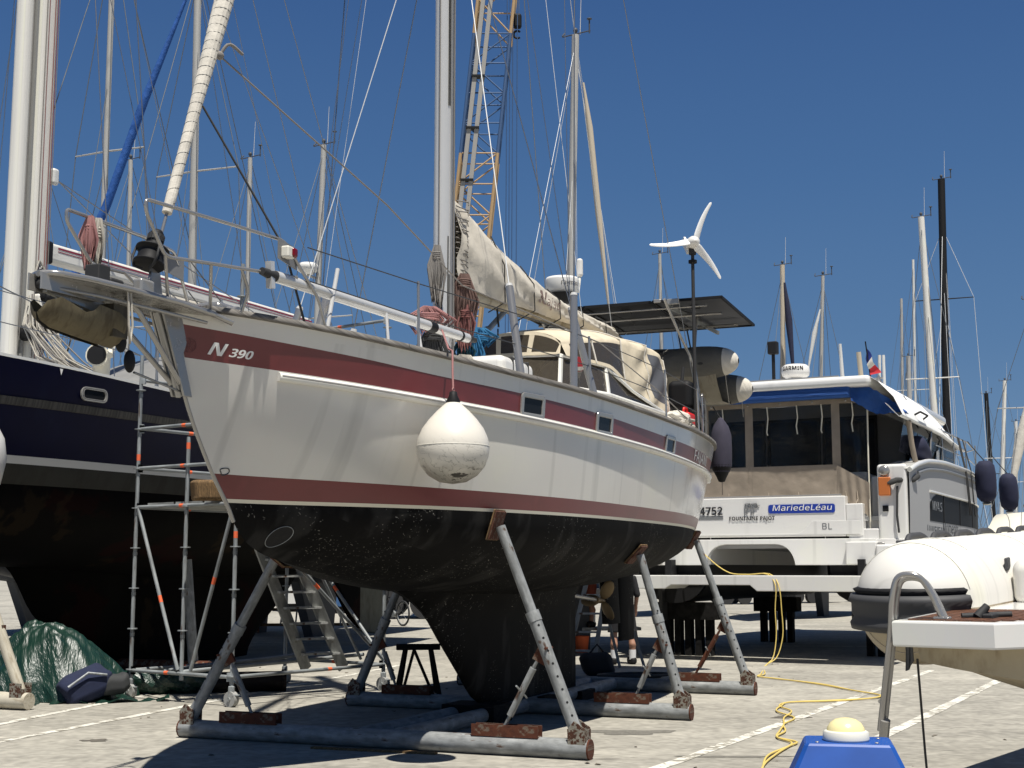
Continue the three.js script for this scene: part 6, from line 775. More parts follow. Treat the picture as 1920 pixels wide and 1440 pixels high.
  part(K, 'side_lettering', [bendBy(text('Timeless', .2, .004, fontBold).scale(1.55, 1, 1), (p) => V(1.5 + p.x, 2.28 + p.y, -.018 + p.z)), bendBy(text('Moments', .2, .004, fontReg).scale(1.55, 1, 1), (p) => V(3.15 + p.x, 2.28 + p.y, -.014 + p.z))], M.letter, 'black two-word lettering on the hull side'); part(K, 'model_lettering', bendBy(text('MY4.S', .17, .003, fontReg).scale(1.6, 1, 1), (p) => V(1.9 + p.x, 2.66 + p.y, .03 + p.z)), M.letterGrey, 'pale grey lettering in the hull window');
  // roof gear
  const rd = part(K, 'radome', lathe([[0, -.02], [.2, -.02], [.27, .03], [.285, .1], [.275, .2], [.22, .245], [0, .255]], 32).translate(2.9, 5.42, -2.72), M.white, 'white radar dome on the roof'); part(rd, 'radome_foot', [lathe([[.09, .45], [.1, .4], [.16, .4], [.1, .36], [.06, .1], [.12, 0]].reverse(), 18).translate(2.9, 4.96, -2.72)], M.white); { const g = text('GARMIN', .085, .004, fontBold), w = textW(g); part(rd, 'radome_lettering', bendBy(g.scale(.46 / w, 1, 1), (p) => { const a = (p.x - .23) / .285 - .02; return V(2.9 - Math.cos(a) * .287, 5.53 + p.y, -2.72 + Math.sin(a) * .287); }), M.letter, 'black maker lettering on the radar dome'); }
  part(K, 'antenna_pole', [bar([2.3, 4.95, -3.0], [2.3, 5.9, -3.0], .035), rbox(.16, .26, .2, .03, 2.3, 5.95, -3.0)], M.black); part(K, 'whip_antenna', [bar([3.5, 4.95, -1.9], [3.3, 6.1, -1.9], .05, .03, 8)], M.farWhite); part(K, 'antenna_frame', [bar([4, 5.4, -2.6], [4, 5.45, -1.2], .02), bar([4, 4.95, -1.5], [4, 5.5, -1.3], .02), bar([4, 4.95, -1.1], [4, 5.5, -1.3], .02), ball(.1, 4, 5.05, -1.3)], M.steel);
  part(K, 'light_stick', bar([1.1, 4.95, -1.0], [1.05, 5.55, -1.03], .045, .045, 10), M.farBeige); part(K, 'spot_mast', bar([2.6, 4.95, -.9], [2.6, 5.7, -.9], .03, .03, 10), M.farWhite);
  const fl = part(K, 'flag_staff', bar([.6, 4.9, -.72], [.5, 5.65, -.78], .012), M.black); ['blue', 'white', 'red'].forEach((c, k) => part(fl, 'flag_' + c + '_stripe', loft([0, .25, .5, .75, 1].map((t) => { const a = (k + t) / 3; return [V(.53 + .02 * Math.sin(a * 9), 5.52 - a * .45, -.76 + a * .22 + .02 * Math.sin(a * 8)), V(.55 + .02 * Math.sin(a * 9 + 1), 5.28 - a * .30 + .06, -.8 + a * .08)]; })), c === 'blue' ? mat([.012, .03, .2], .8) : c === 'white' ? M.whiteCanvas : mat([.5, .02, .03], .8)));
  // rails and stanchions
  const rl = part(K, 'guard_rail', [sweep(fillet([[2.6, 3.62, -.1], [3.0, 4.32, -.12], [7.5, 4.36, -.14], [10.2, 4.42, -.4], [10.9, 4.42, -.7]], .12), .018), sweep([[3.4, 3.98, -.12], [7.5, 4.0, -.14], [10.2, 4.05, -.4]], .012)], M.steel); for (const x of [4.2, 5.6, 7.2, 8.6, 10]) part(rl, 'rail_post', bar([x, 3.64, -.13 - (x > 9 ? .2 : 0)], [x, 4.38, -.14 - (x > 9 ? .2 : 0)], .016), M.steel);
  // fittings by the doorway
  const lb = part(K, 'lifebuoy_light', [rbox(.14, .32, .2, .02, -.02, 3.0, -.42)], M.orangeBox, 'orange rescue light box'); part(lb, 'light_dome', ball(.1, -.03, 3.27, -.42, .6, 1, 1), M.steel); part(K, 'socket_plate', rbox(.03, .1, .1, .01, -.01, 2.62, -.42), M.black); part(K, 'dock_line', [sweep([[-.05, 3.05, -.35], [-.08, 3.1, -.2], [.3, 3.12, -.0], [.6, 3.2, .03]], .05, 7), sweep([[-.05, 3.0, -.2], [-.06, 2.5, -.22], [-.05, 2.2, -.2]], .02, 6)], M.ropeBlack, 'black dock line over the quarter');
  // post stacks under the hulls
  for (const [x, z, n, lab] of [[.35, -4.15, 5, 'row of black posts under the port stern of the catamaran'], [5.6, -4.0, 4, 'row of black posts under the port hull further forward'], [1.6, -.8, 4, 'row of black posts under the starboard hull of the catamaran'], [6.2, -.8, 4, 'row of black posts under the starboard bow']]) { const p = thing('support_posts', lab, 'posts', onCat(x, 0, z), KYAW, 'post stacks under the catamaran'); for (let k = 0; k < n; k++) part(p, 'post', between(-.1, .1, 0, .66, (k - n / 2) * .2 + .03, (k - n / 2) * .2 + .15), M.darkWood); part(p, 'top_beam', between(-.2, .2, .66, .97, -n * .12, n * .12), M.darkWood); }
  // fenders
  for (const [x, y, z, t, lab] of [[7.3, 3.48, .24, .1, 'navy cloth fender hanging highest on the catamaran side'], [11.4, 3.45, .2, .16, 'navy cloth fender hanging at the catamaran bow']]) { const f = thing('long_fender', lab, 'fender', onCat(x, y, z), KYAW, 'navy fenders on the catamaran'); part(f, 'fender_body', lathe([[0, -.46], [.12, -.44], [.2, -.34], [.225, -.15], [.225, .15], [.2, .34], [.12, .44], [0, .46]], 24).rotateZ(t), M.fenderNavy); part(f, 'fender_line', sweep([[-.05, .44, 0], [-.1, .7, -.2], [-.12, .88, -.33]], .012, 5), M.ropeBlack); part(f, 'fender_foot', bar([.04, -.47, 0], [.05, -.5, 0], .1, .08, 12), M.lampRing); }
  const f = thing('long_fender', 'navy fender lying on the catamaran side deck behind the doorway', 'fender', onCat(2.2, 3.78, -.22), KYAW, 'navy fenders on the catamaran'); part(f, 'fender_body', lathe([[0, -.4], [.12, -.38], [.19, -.28], [.2, 0], [.19, .28], [.12, .38], [0, .4]], 22).rotateZ(1.25), M.fenderNavy); part(f, 'fender_line', bar([.3, .12, 0], [.6, .3, .1], .01), M.ropeBlack);
  each(K, 'fender_cord', [[6.0, 4.0], [6.2, 3.9], [6.7, 4.1]].map(([x, y]) => sweep([[x, 4.36, -.12], [x - .1, y - .4, .04], [x + .05, 2.7, .07]], .014, 5)), M.ropeBlack);
}
// ------------------------------------------------------------------ white inflatable boat on the right, pedestal, hose
{
  const RY = degToRad(52), RP = V(2.11, 0, -7.5), R = thing('inflatable_boat', 'white rigid inflatable boat with teak stern platform at the right edge', 'inflatable boat', RP, RY); R.rotation.z = .045;
  const TX = .98, TZ = -.25, r = .375, hc = 1.355; // tube end centre
  const prof = (x) => x < TX ? r * Math.sqrt(Math.max(0, 1 - Math.pow((TX - x) / (r * 1.05), 2))) : r;
  const sector = (a0, a1, n, mx = 6.2) => { const rows = []; const xs = [...span(TX - r * 1.05, TX, 14), ...span(TX + .1, mx, 24)]; for (const x of xs) { const rr = Math.max(.004, prof(x)), row = []; for (let k = 0; k <= n; k++) { const a = lerp(a0, a1, k / n); row.push(V(x, hc + Math.sin(a) * rr, TZ - Math.cos(a) * rr - .0)); } rows.push(row); } return loft(rows, (p) => [p.x, p.y + p.z]); };
  const t = part(R, 'buoyancy_tube', sector(-.06, PI + .06, 22), M.hypalon, 'white inflated port tube'); part(t, 'tube_underside', sector(PI + .06, 2 * PI - .06, 22), M.hullBeige, 'stained beige underside of the tube');
  // seams: thin raised tape
  each(t, 'tube_seam', [[TX - .12, .2, 2.9], [TX + .22, .15, 2.2], [TX + 1.3, .2, 2.5]].map(([x, a0, a1]) => { const rr = prof(x) + .002, pts = []; for (let k = 0; k <= 20; k++) { const a = lerp(a0, a1, k / 20); pts.push(V(x, hc + Math.sin(a) * rr, TZ - Math.cos(a) * rr)); } return sweep(pts, .003, 4); }), M.lampRing);
  each(t, 'tube_seam', [[TX - .12, 3.3, 6.1], [TX + .15, 3.4, 6.0], [TX - .26, 3.3, 6.1]].map(([x, a0, a1]) => { const rr = prof(x) + .002, pts = []; for (let k = 0; k <= 20; k++) { const a = lerp(a0, a1, k / 20); pts.push(V(x, hc + Math.sin(a) * rr, TZ - Math.cos(a) * rr)); } return sweep(pts, .003, 4); }), M.farBeige);
  // black ridged fender band round the equator
  const eq = []; for (const x of span(6.2, TX, 16)) eq.push([V(x, 0, TZ - r), V(0, 0, -1)]); for (let k = 1; k <= 16; k++) { const a = k / 16 * PI * .86; eq.push([V(TX - Math.sin(a) * r * 1.05, 0, TZ - Math.cos(a) * r), V(-Math.sin(a), 0, -Math.cos(a))]); }
  const bp = [[-.02, .06], [.035, .055], [.05, .02], [.028, -.005], [.034, -.05], [.02, -.08], [.045, -.115], [.038, -.15], [-.03, -.165]]; const rowsB = eq.map(([p, n]) => bp.map(([o, y]) => V(p.x + n.x * o, hc + y, p.z + n.z * o)));
  part(t, 'rubbing_band', [loft(rowsB), fan([...rowsB.at(-1), rowsB.at(-1)[0]])], M.rubGrey, 'black ridged rubbing band'); part(t, 'band_top_strip', loft(eq.map(([p, n]) => [[.0, .058], [.02, .085], [-.02, .1]].map(([o, y]) => V(p.x + n.x * o, hc + y, p.z + n.z * o)))), M.black);
  for (let k = 0; k < 7; k++) { const x = TX + .25 + k * .42; part(t, 'grab_handle', [sweep(fillet([[x - .17, hc + r * .95, TZ - .1], [x - .1, hc + r * .97 + .03, TZ - .11], [x + .1, hc + r * .97 + .03, TZ - .11], [x + .17, hc + r * .95, TZ - .1]], .05), .02, 8), rbox(.1, .02, .09, .01, x - .19, hc + r * .96, TZ - .1), rbox(.1, .02, .09, .01, x + .19, hc + r * .96, TZ - .1)], M.rubGrey); }
  part(t, 'tube_valve', [rbox(.16, .08, .02, .01, TX + .62, hc + .2, TZ + .33, .2)], M.rubGrey);
  // stern platform with teak strips
  const pl = part(R, 'stern_platform', [extr([[-.01, -.01], [.52, -.01], [.9, .35], [1.5, .4], [1.5, 1.85], [-.01, 1.85]].map(([z, x]) => [x, -z]), .115, .012).rotateX(-PI / 2).rotateX(0).translate(0, 1.195, 0)], M.catWhite, 'white moulded stern platform');
  const teakM = mat([.30, .155, .10], .7, 0, { map: rep(tWood, 3, .7) }); for (let k = 0; k < 7; k++) { const z0 = .045 + k * .068, z1 = z0 + .061; part(pl, 'teak_strip', between(.035 + Math.max(0, (k - 6) * .05), .85, 1.318, 1.328, z0, z1), teakM); } for (let k = 7; k < 16; k++) { const z0 = .045 + k * .068, z1 = z0 + .061; part(pl, 'teak_strip', between(.08 + (k - 6.5) * .065 > .42 ? .44 : .08 + (k - 6.5) * .065, 1.82, 1.318, 1.328, z0, z1), teakM); }
  part(pl, 'teak_caulking', between(.03, .86, 1.312, 1.319, .04, .52), M.black); part(pl, 'deck_cleat', [bar([.2, 1.335, .28], [.34, 1.34, .5], .018, .018, 8), bar([.22, 1.33, .36], [.26, 1.39, .4], .03, .02, 10), rbox(.1, .03, .06, .01, .24, 1.335, .42)], M.blackRubber);
  // hull under it
  part(R, 'hull', [loft(span(.25, 6, 20).map((x) => { const b = smooth(.25, .9, x); return [V(x, 1.2, .0), V(x, 1.08 - .03 * b, .02), V(x, lerp(1.05, .93, b), .2), V(x, lerp(.98, .78, b), .75), V(x, lerp(.9, .62, b), 1.25), V(x, lerp(.98, .78, b), 1.75), V(x, 1.08, 2.5), V(x, 1.2, 2.5)]; }), (p) => [p.x, p.z]), fan([[.25, 1.2, 0], [.25, 1.08, .02], [.25, 1.05, .2], [.25, .98, .75], [.25, .9, 1.25], [.25, .98, 1.75], [.25, 1.08, 2.5], [.25, 1.2, 2.5], [.25, 1.2, 0]].map((p) => V(...p)))], M.hullBeige, 'weathered beige hull bottom');
  // cockpit coaming moulding with light, cleat and gap line
  const co = part(R, 'cockpit_moulding', [rbox(2.6, .42, 1.6, .12, 3.1, 1.5, 1.1, 0, 0, 0, 5), rbox(2.2, .3, .2, .08, 2.6, 1.44, .22, 0, 0, 0, 4)], M.hypalon, 'white moulded cockpit side'); part(co, 'moulding_gap', between(1.79, 1.80, 1.5, 1.508, .4, 1.7), M.black);
  const li = part(co, 'round_light', bar([1.785, 1.6, .66], [1.81, 1.6, .66], .052, .052, 26), M.steel); part(li, 'light_lens', bar([1.775, 1.6, .66], [1.79, 1.6, .66], .04, .04, 24), mat([.25, .25, .24], .15)); each(li, 'light_bulb', [[.015, .015], [-.015, .015], [.015, -.015], [-.015, -.015]].map(([a, b]) => ball(.009, 1.773, 1.6 + a, .66 + b, .6, 1, 1, 8, 6)), M.letterWhite);
  part(R, 'bow_fitting', [bar([2.8, 1.7, .6], [2.8, 1.77, .6], .07, .05, 14), rbox(.14, .03, .1, .01, 2.8, 1.77, .6)], M.steelDull); part(R, 'black_cover', bendBy(rbox(2.5, .3, .8, .1, 5.0, 1.68, .4, 0, 0, 0, 6), (p) => p.add(V(0, .03 * Math.sin(p.x * 9 + p.z * 6), 0))), M.greyCanvas); part(R, 'engine_well', between(.3, 1.0, 1.1, 1.5, .93, 1.6, .02), M.rubGrey); part(R, 'console_cover', rbox(.9, .5, .8, .1, 3.6, 1.95, 1.2), M.cream);
  // stainless folding ladder over the platform edge
  const hoop = fillet([[.06, .72, -.155], [.03, 1.24, -.055], [.02, 1.45, -.03], [.03, 1.565, .0], [.06, 1.565, .11], [.08, 1.46, .17], [.09, 1.33, .215]], .07, 6); const lad = part(R, 'swim_ladder', sweep(hoop, .017, 12), M.steel, 'stainless ladder hoop on the platform'); part(lad, 'ladder_hoop', sweep(hoop.map((p) => V(p.x + .05, p.y - .02 * smooth(1.2, 1.5, p.y), p.z + .0)), .017, 12), M.steelDull);
  part(lad, 'lower_stile', [bar([.055, .78, -.12], [.1, .60, -.165], .027, .027, 12)], M.steelDull); each(lad, 'ladder_rung', [1.06, .88].map((y) => bar([.04, y, -.06 - (1.24 - y) * .22], [.1, y, -.06 - (1.24 - y) * .22], .012)), M.steel); part(lad, 'ladder_loop', sweep([[.07, 1.28, .02], [.075, 1.15, .02], [.08, 1.05, .01], [.085, 1.1, .035], [.08, 1.26, .035]], .012, 6), M.wireDark); each(lad, 'ladder_bracket', [rbox(.04, .06, .06, .01, .03, 1.27, .0), rbox(.05, .02, .09, .008, .09, 1.33, .215)], M.steel);
  part(R, 'hanging_line', sweep([[.2, 1.1, .02], [.21, .6, .03], [.22, .02, .05]], .007, 5), M.ropeBlack);
  const stand = thing('boat_stand', 'dark stand leg with cross bar under the white inflatable boat', 'boat stand', V(1.4, 0, .95).applyAxisAngle(V(0, 1, 0), RY).add(RP), RY); part(stand, 'support_pole', bar([0, 0, .1], [0, .78, -.05], .035, .035, 12), M.rubGrey); part(stand, 'turn_bar', bar([-.16, .55, -.02], [.16, .56, .02], .011), M.wireDark); part(stand, 'base_plate', rbox(.4, .03, .4, .01, 0, .015, .1), M.rubGrey);
}
{
  // blue service pedestal with a lamp
  const P = thing('service_pedestal', 'blue tapered service pedestal with a cream lamp in the foreground', 'pedestal', [.995, 0, -4.15], -.20);
  const fr = (w0, d0, w1, d1, y0, y1) => { const c = (w, d, y) => [V(-w, y, d), V(w, y, d), V(w, y, -d), V(-w, y, -d), V(-w, y, d)]; return boxUV(merge([loft([c(w0, d0, y0), c(w1, d1, y1)]), fan(c(w1, d1, y1))])); };
  const crisp = (g) => { g = g.index ? g.toNonIndexed() : g; g.computeVertexNormals(); return g; };
  const bev = (w, d, y, b) => [V(-w + b, y, d), V(w - b, y, d), V(w, y, d - b), V(w, y, -d + b), V(w - b, y, -d), V(-w + b, y, -d), V(-w, y, -d + b), V(-w, y, d - b), V(-w + b, y, d)];
  const hd = part(P, 'pedestal_head', [crisp(loft([bev(.235, .2, .86, .012), bev(.128, .105, 1.088, .012), bev(.122, .099, 1.094, .01)])), crisp(fan(bev(.122, .099, 1.094, .01)))], M.bluePlastic, 'sloping blue head of the pedestal'); part(hd, 'head_lip', crisp(loft([bev(.25, .215, .84, .012), bev(.25, .215, .86, .012), bev(.232, .197, .862, .012)])), M.bluePlastic);
  part(P, 'pedestal_body', crisp(loft([bev(.2, .17, 0, .012), bev(.2, .17, .845, .012)])), M.bluePlastic);
  const rg = part(P, 'lamp_ring', lathe([[0, 0], [.066, 0], [.068, .006], [.066, .026], [.058, .03], [0, .03]], 36).translate(-.005, 1.094, .005), M.lampRing); part(rg, 'lamp_dome', lathe([[.056, .028], [.054, .038], [.045, .052], [.03, .062], [.012, .066], [0, .0665]], 32).translate(-.005, 1.094, .005), M.lampCream, 'cream plastic lamp dome'); each(P, 'screw', [[.08, .06], [-.09, .07], [.09, -.05]].map(([x, z]) => ball(.006, x, 1.095, z, 1, .5, 1, 8, 5)), M.steelDull);
}
{
  // yellow hose from the catamaran platform to the pedestal
  const h = thing('yellow_hose', 'yellow water hose draped from the catamaran platform and snaking over the concrete', 'hose', [0, 0, 0]);
  const pl = (x, z, y = 1.48) => onCat(x, y, z), a = pl(-.9, -2.1), g = (x, z) => V(x, .018, z);
  const run = (o) => tube([pl(-.25, -3.9, 2.15), pl(-.5, -3.5, 1.8), pl(-.8, -3.0, 1.52), pl(-1.0, -2.6, 1.49), pl(-1.15, -2.2 + o, 1.49), pl(-1.24, -2.05 + o, 1.32), pl(-1.25, -2.06 + o * 2, .9), pl(-1.26, -2.05 + o * 2, .45), pl(-1.36, -2.09 + o, .1), pl(-1.5, -2.14, .02), g(3.72 + o, -20.85), g(3.62, -20.5), g(3.8, -20.15 + o), g(4.2 + o, -19.2), g(4.45, -18.2), g(4.62, -17.5 + o), g(4.4, -17.1), g(3.8, -16.8 + o), g(3.3, -16.6), g(3.1 + o * .5, -16.2), g(3.12 - o * 3, -15.6), g(2.9 + o * 2, -14.9), g(2.78, -14.3), g(2.62 + o, -13.7), g(2.5, -13.2), g(2.56 + o, -12.85), g(2.5, -12.6), g(2.2 + o, -12.0), g(2.02, -11.3), g(1.6, -9.0), g(1.15, -4.5)], .0095, 7, false, 8);
  part(h, 'hose_run', run(0), M.yellowHose); part(h, 'hose_run', run(.055), M.yellowHose);
}
// ------------------------------------------------------------------ background: masts of other yachts, crane, people, bicycle, far gear
const PITCH = degToRad(7.675), far = (px, py, d) => { const y = (720 - py) / 2560, k = d / (Math.cos(PITCH) - y * Math.sin(PITCH)); return V((px - 960) / 2560 * k, 1.6 + (y * Math.cos(PITCH) + Math.sin(PITCH)) * k, -d); }; // surveyed bearing and distance
function yardYacht(label, o) {
  const top = far(o.top[0], o.top[1], o.d), low = far(o.low[0], o.low[1], o.d), dir = top.clone().sub(low), base = low.clone().addScaledVector(dir, (2.3 - low.y) / dir.y), yaw = o.yaw ?? YAW;
  const Y = thing('yard_yacht', label, 'sailing yacht', [base.x, 0, base.z], yaw, 'yachts laid up behind'), inv = (p) => p.clone().sub(V(base.x, 0, base.z)).applyAxisAngle(V(0, 1, 0), -yaw), T = inv(top), Bs = inv(base), w = o.w ?? .065, m = o.m ?? M.farMast;
  const L = o.L ?? 9.5, S = hullShell({ xs: span(-L * .42, L * .58, 16), WL: 1.75, bS: table([-L * .42, -L * .2, .1 * L, L * .58], [.03, 1.1, 1.5, .95]), hS: table([-L * .42, L * .58], [2.5, 2.25]), bW: table([-L * .38, -L * .2, .1 * L, L * .58], [.02, .8, 1.3, .7]), hB: table([-L * .38, 0, L * .58], [1.75, 1.25, 1.7]) });
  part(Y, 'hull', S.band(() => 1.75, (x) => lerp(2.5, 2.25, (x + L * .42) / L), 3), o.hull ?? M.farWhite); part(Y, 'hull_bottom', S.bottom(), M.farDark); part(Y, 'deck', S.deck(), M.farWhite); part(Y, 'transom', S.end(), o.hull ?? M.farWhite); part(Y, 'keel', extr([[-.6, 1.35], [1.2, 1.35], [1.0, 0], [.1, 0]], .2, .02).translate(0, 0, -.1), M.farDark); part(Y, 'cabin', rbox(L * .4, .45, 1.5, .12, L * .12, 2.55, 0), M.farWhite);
  const ms = part(Y, 'mast', bar(Bs, T, w, w * .9, 12), m), at2 = (t) => Bs.clone().lerp(T, t);
  if (o.gear !== false) { part(ms, 'masthead_gear', [bar(T.clone().add(V(0, 0, -.28)), T.clone().add(V(0, .05, .32)), .014, .014, 6), bar(T.clone().add(V(0, 0, .3)), T.clone().add(V(0, .28, .3)), .016, .016, 6), ball(.05, T.x, T.y + .1, T.z, 1, 1.2, 1, 8, 6), bar(T.clone().add(V(0, .02, -.28)), T.clone().add(V(.12, .12, -.28)), .016, .016, 6), ball(.035, T.x, T.y + .3, T.z + .3, 1.6, .6, 1.6, 8, 6)], M.farDark); part(ms, 'vhf_antenna', bar(T.clone().add(V(0, 0, .1)), T.clone().add(V(.0, .95, .13)), .008, .005, 5), M.farWhite); }
  for (const [t, l] of o.spread ?? [[.55, .9]]) for (const s of [1, -1]) part(ms, 'spreader', bar(at2(t), at2(t).add(V(.1, .02, s * l)), .022, .016, 6), o.spm ?? m);
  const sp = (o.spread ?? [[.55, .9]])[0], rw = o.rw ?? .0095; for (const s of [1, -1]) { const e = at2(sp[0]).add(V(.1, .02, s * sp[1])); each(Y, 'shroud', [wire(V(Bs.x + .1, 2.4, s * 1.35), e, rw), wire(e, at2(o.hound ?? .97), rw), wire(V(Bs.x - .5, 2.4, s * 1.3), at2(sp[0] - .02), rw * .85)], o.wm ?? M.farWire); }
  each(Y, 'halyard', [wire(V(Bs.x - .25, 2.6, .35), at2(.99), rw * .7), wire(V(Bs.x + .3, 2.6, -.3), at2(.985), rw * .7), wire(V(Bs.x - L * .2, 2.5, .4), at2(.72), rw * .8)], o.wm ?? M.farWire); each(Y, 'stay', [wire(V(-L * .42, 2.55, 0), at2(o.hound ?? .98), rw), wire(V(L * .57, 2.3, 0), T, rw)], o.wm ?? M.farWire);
  if (o.furl) part(Y, 'furled_sail', sweep(o.furl.map((p) => inv(far(p[0], p[1], o.d - (p[2] ?? .6)))), (t) => (o.fw ?? .09) * Math.min(1, .3 + t * 6, .35 + (1 - t) * 6), 10), o.fm ?? M.blueCanvas, 'furled sail'); part(Y, 'boom', bar(V(Bs.x + .1, 3.4, 0), V(Bs.x + L * .4, 3.5, 0), .06, .06, 10), M.farMast);
  return { Y, inv, at2 };
}
yardYacht('grey-masted yacht whose masthead rises just right of the navy yacht mast', { top: [76, 285], low: [70, 480], d: 34 });
yardYacht('yacht with short grey mast just left of the white headsail foot', { top: [245, 300], low: [241, 500], d: 36 });
yardYacht('yacht with the tall pale mast behind the rolled white headsail', { top: [372, -70], low: [360, 520], d: 27, w: .085, spread: [[.62, 1.0], [.35, .9]] });
yardYacht('yacht with grey mast behind the red pulpit light', { top: [469, 296], low: [463, 590], d: 34 });
{ const q = yardYacht('yacht with grey mast carrying a small radar dome left of the yacht mast', { top: [607, 272], low: [594, 610], d: 32, w: .075 }); const p = q.inv(far(577, 505, 31.8)); const r = part(q.Y, 'radar_dome', lathe([[0, -.12], [.12, -.12], [.25, -.03], [.26, .08], [.2, .14], [0, .16]], 22).translate(p.x, p.y, p.z), M.white); part(r, 'dome_bracket', bar(p.clone().add(V(0, -.14, 0)), q.at2((p.y - 2.5) / (q.at2(1).y - 2.3)), .03), M.farMast); }
{ const q = yardYacht('yacht with tall silver mast and large radar dome behind the mainsail cover', { top: [1079, 66], low: [1070, 540], d: 26.5, w: .085, spread: [[.42, .95]], furl: [[1094, 155], [1106, 240], [1122, 400], [1141, 572]], fm: M.farBeige, fw: .06, wm: M.wireWhite, rw: .006 }); const p = q.inv(far(1054, 538, 25.6)), r = part(q.Y, 'radar_dome', lathe([[0, -.16], [.24, -.16], [.32, -.08], [.33, .12], [.3, .17], [0, .19]], 30).translate(p.x, p.y, p.z), M.white, 'large white radar dome'); part(r, 'dome_tray', lathe([[0, -.32], [.2, -.3], [.31, -.15]], 24).translate(p.x, p.y, p.z), M.black); { const g = text('raymarine', .1, .005, fontReg), w = textW(g); part(r, 'dome_lettering', bendBy(g.scale(.5 / w, 1, 1), (t) => { const a = (t.x - .25) / .33 - 2.1 + 3.14; const cx = V(-Math.cos(a), 0, Math.sin(a)).multiplyScalar(.336); return V(p.x + cx.x, p.y - .02 + t.y, p.z + cx.z); }), M.letter); } const b = q.inv(far(1087, 502, 25.8)); part(q.Y, 'satellite_pod', [rbox(.12, .36, .12, .05, b.x, b.y, b.z), bar(b.clone().add(V(0, -.18, 0)), b.clone().add(V(-.1, -.5, 0)), .03)], M.white); part(q.Y, 'dome_arm', bar(p.clone().add(V(0, -.3, 0)), q.at2(.36), .035), M.black); const s = [far(868, 520, 25.9), far(1152, 522, 26.5)]; }
yardYacht('distant yacht with mast beside the wind generator', { top: [1237, 476], low: [1240, 640], d: 48 });
yardYacht('distant yacht with beige mast and navy rolled sail above the white roof', { top: [1467, 497], low: [1468, 690], d: 45, m: M.farBeige, furl: [[1471, 530], [1479, 600], [1488, 700]], fm: M.fenderNavy, fw: .12, w: .09 });
yardYacht('distant yacht with grey mast and white rolled sail right of the radar dome', { top: [1543, 517], low: [1540, 690], d: 46, furl: [[1538, 580], [1527, 625], [1515, 695]], fm: M.farWhite, fw: .08 });
yardYacht('distant yacht with thick white leaning mast left of the black mast', { top: [1727, 407], low: [1750, 745], d: 42, w: .11, m: M.mastPaint, spread: [[.5, .8]] });
yardYacht('distant yacht with the tall black mast and wide black spreaders', { top: [1765, 336], low: [1775, 770], d: 44, w: .13, m: M.black, spm: M.black, spread: [[.665, .92]], hound: .86, wm: M.wireWhite, rw: .009 });
yardYacht('distant yacht with thin pale mast behind the white leaning mast', { top: [1712, 487], low: [1716, 720], d: 68, w: .07, m: M.farWhite, gear: false });
yardYacht('distant yacht with short mast above the catamaran roof corner', { top: [1703, 668], low: [1705, 740], d: 66, w: .12 });
yardYacht('distant yacht with black mast above the catamaran bow rail', { top: [1849, 738], low: [1856, 850], d: 78, w: .13, m: M.black, spread: [[.5, 1.0]] });
yardYacht('distant yacht with white mast between the two hanging navy fenders', { top: [1884, 714], low: [1880, 880], d: 70, w: .11, m: M.mastPaint });
yardYacht('distant yacht with thick rolled white sail at the right edge', { top: [1935, 560], low: [1930, 800], d: 40, w: .1, m: M.farMast, furl: [[1931, 735], [1912, 830], [1894, 930]], fm: M.genoa, fw: .16, hull: M.cream });
yardYacht('distant yacht with slim white mast between flag and black mast', { top: [1649, 666], low: [1649, 720], d: 80, w: .1, m: M.mastPaint, gear: false });
yardYacht('yacht carrying a blue rolled headsail behind the navy yacht boom', { top: [215, -160], low: [190, 520], d: 25, w: .06, furl: [[75, 665, 2], [120, 560, 2], [200, 385, 2], [270, 190, 2], [350, -5, 2]], fm: M.blueBright, fw: .075, gear: false, spread: [[.6, .8]] });
yardYacht('distant yacht with mast over the navy fender at the catamaran bow', { top: [1905, 790], low: [1905, 880], d: 90, w: .12, m: M.farWhite });
yardYacht('distant yacht with grey mast seen left of the white leaning mast foot', { top: [1690, 560], low: [1692, 720], d: 74, w: .08, gear: false });
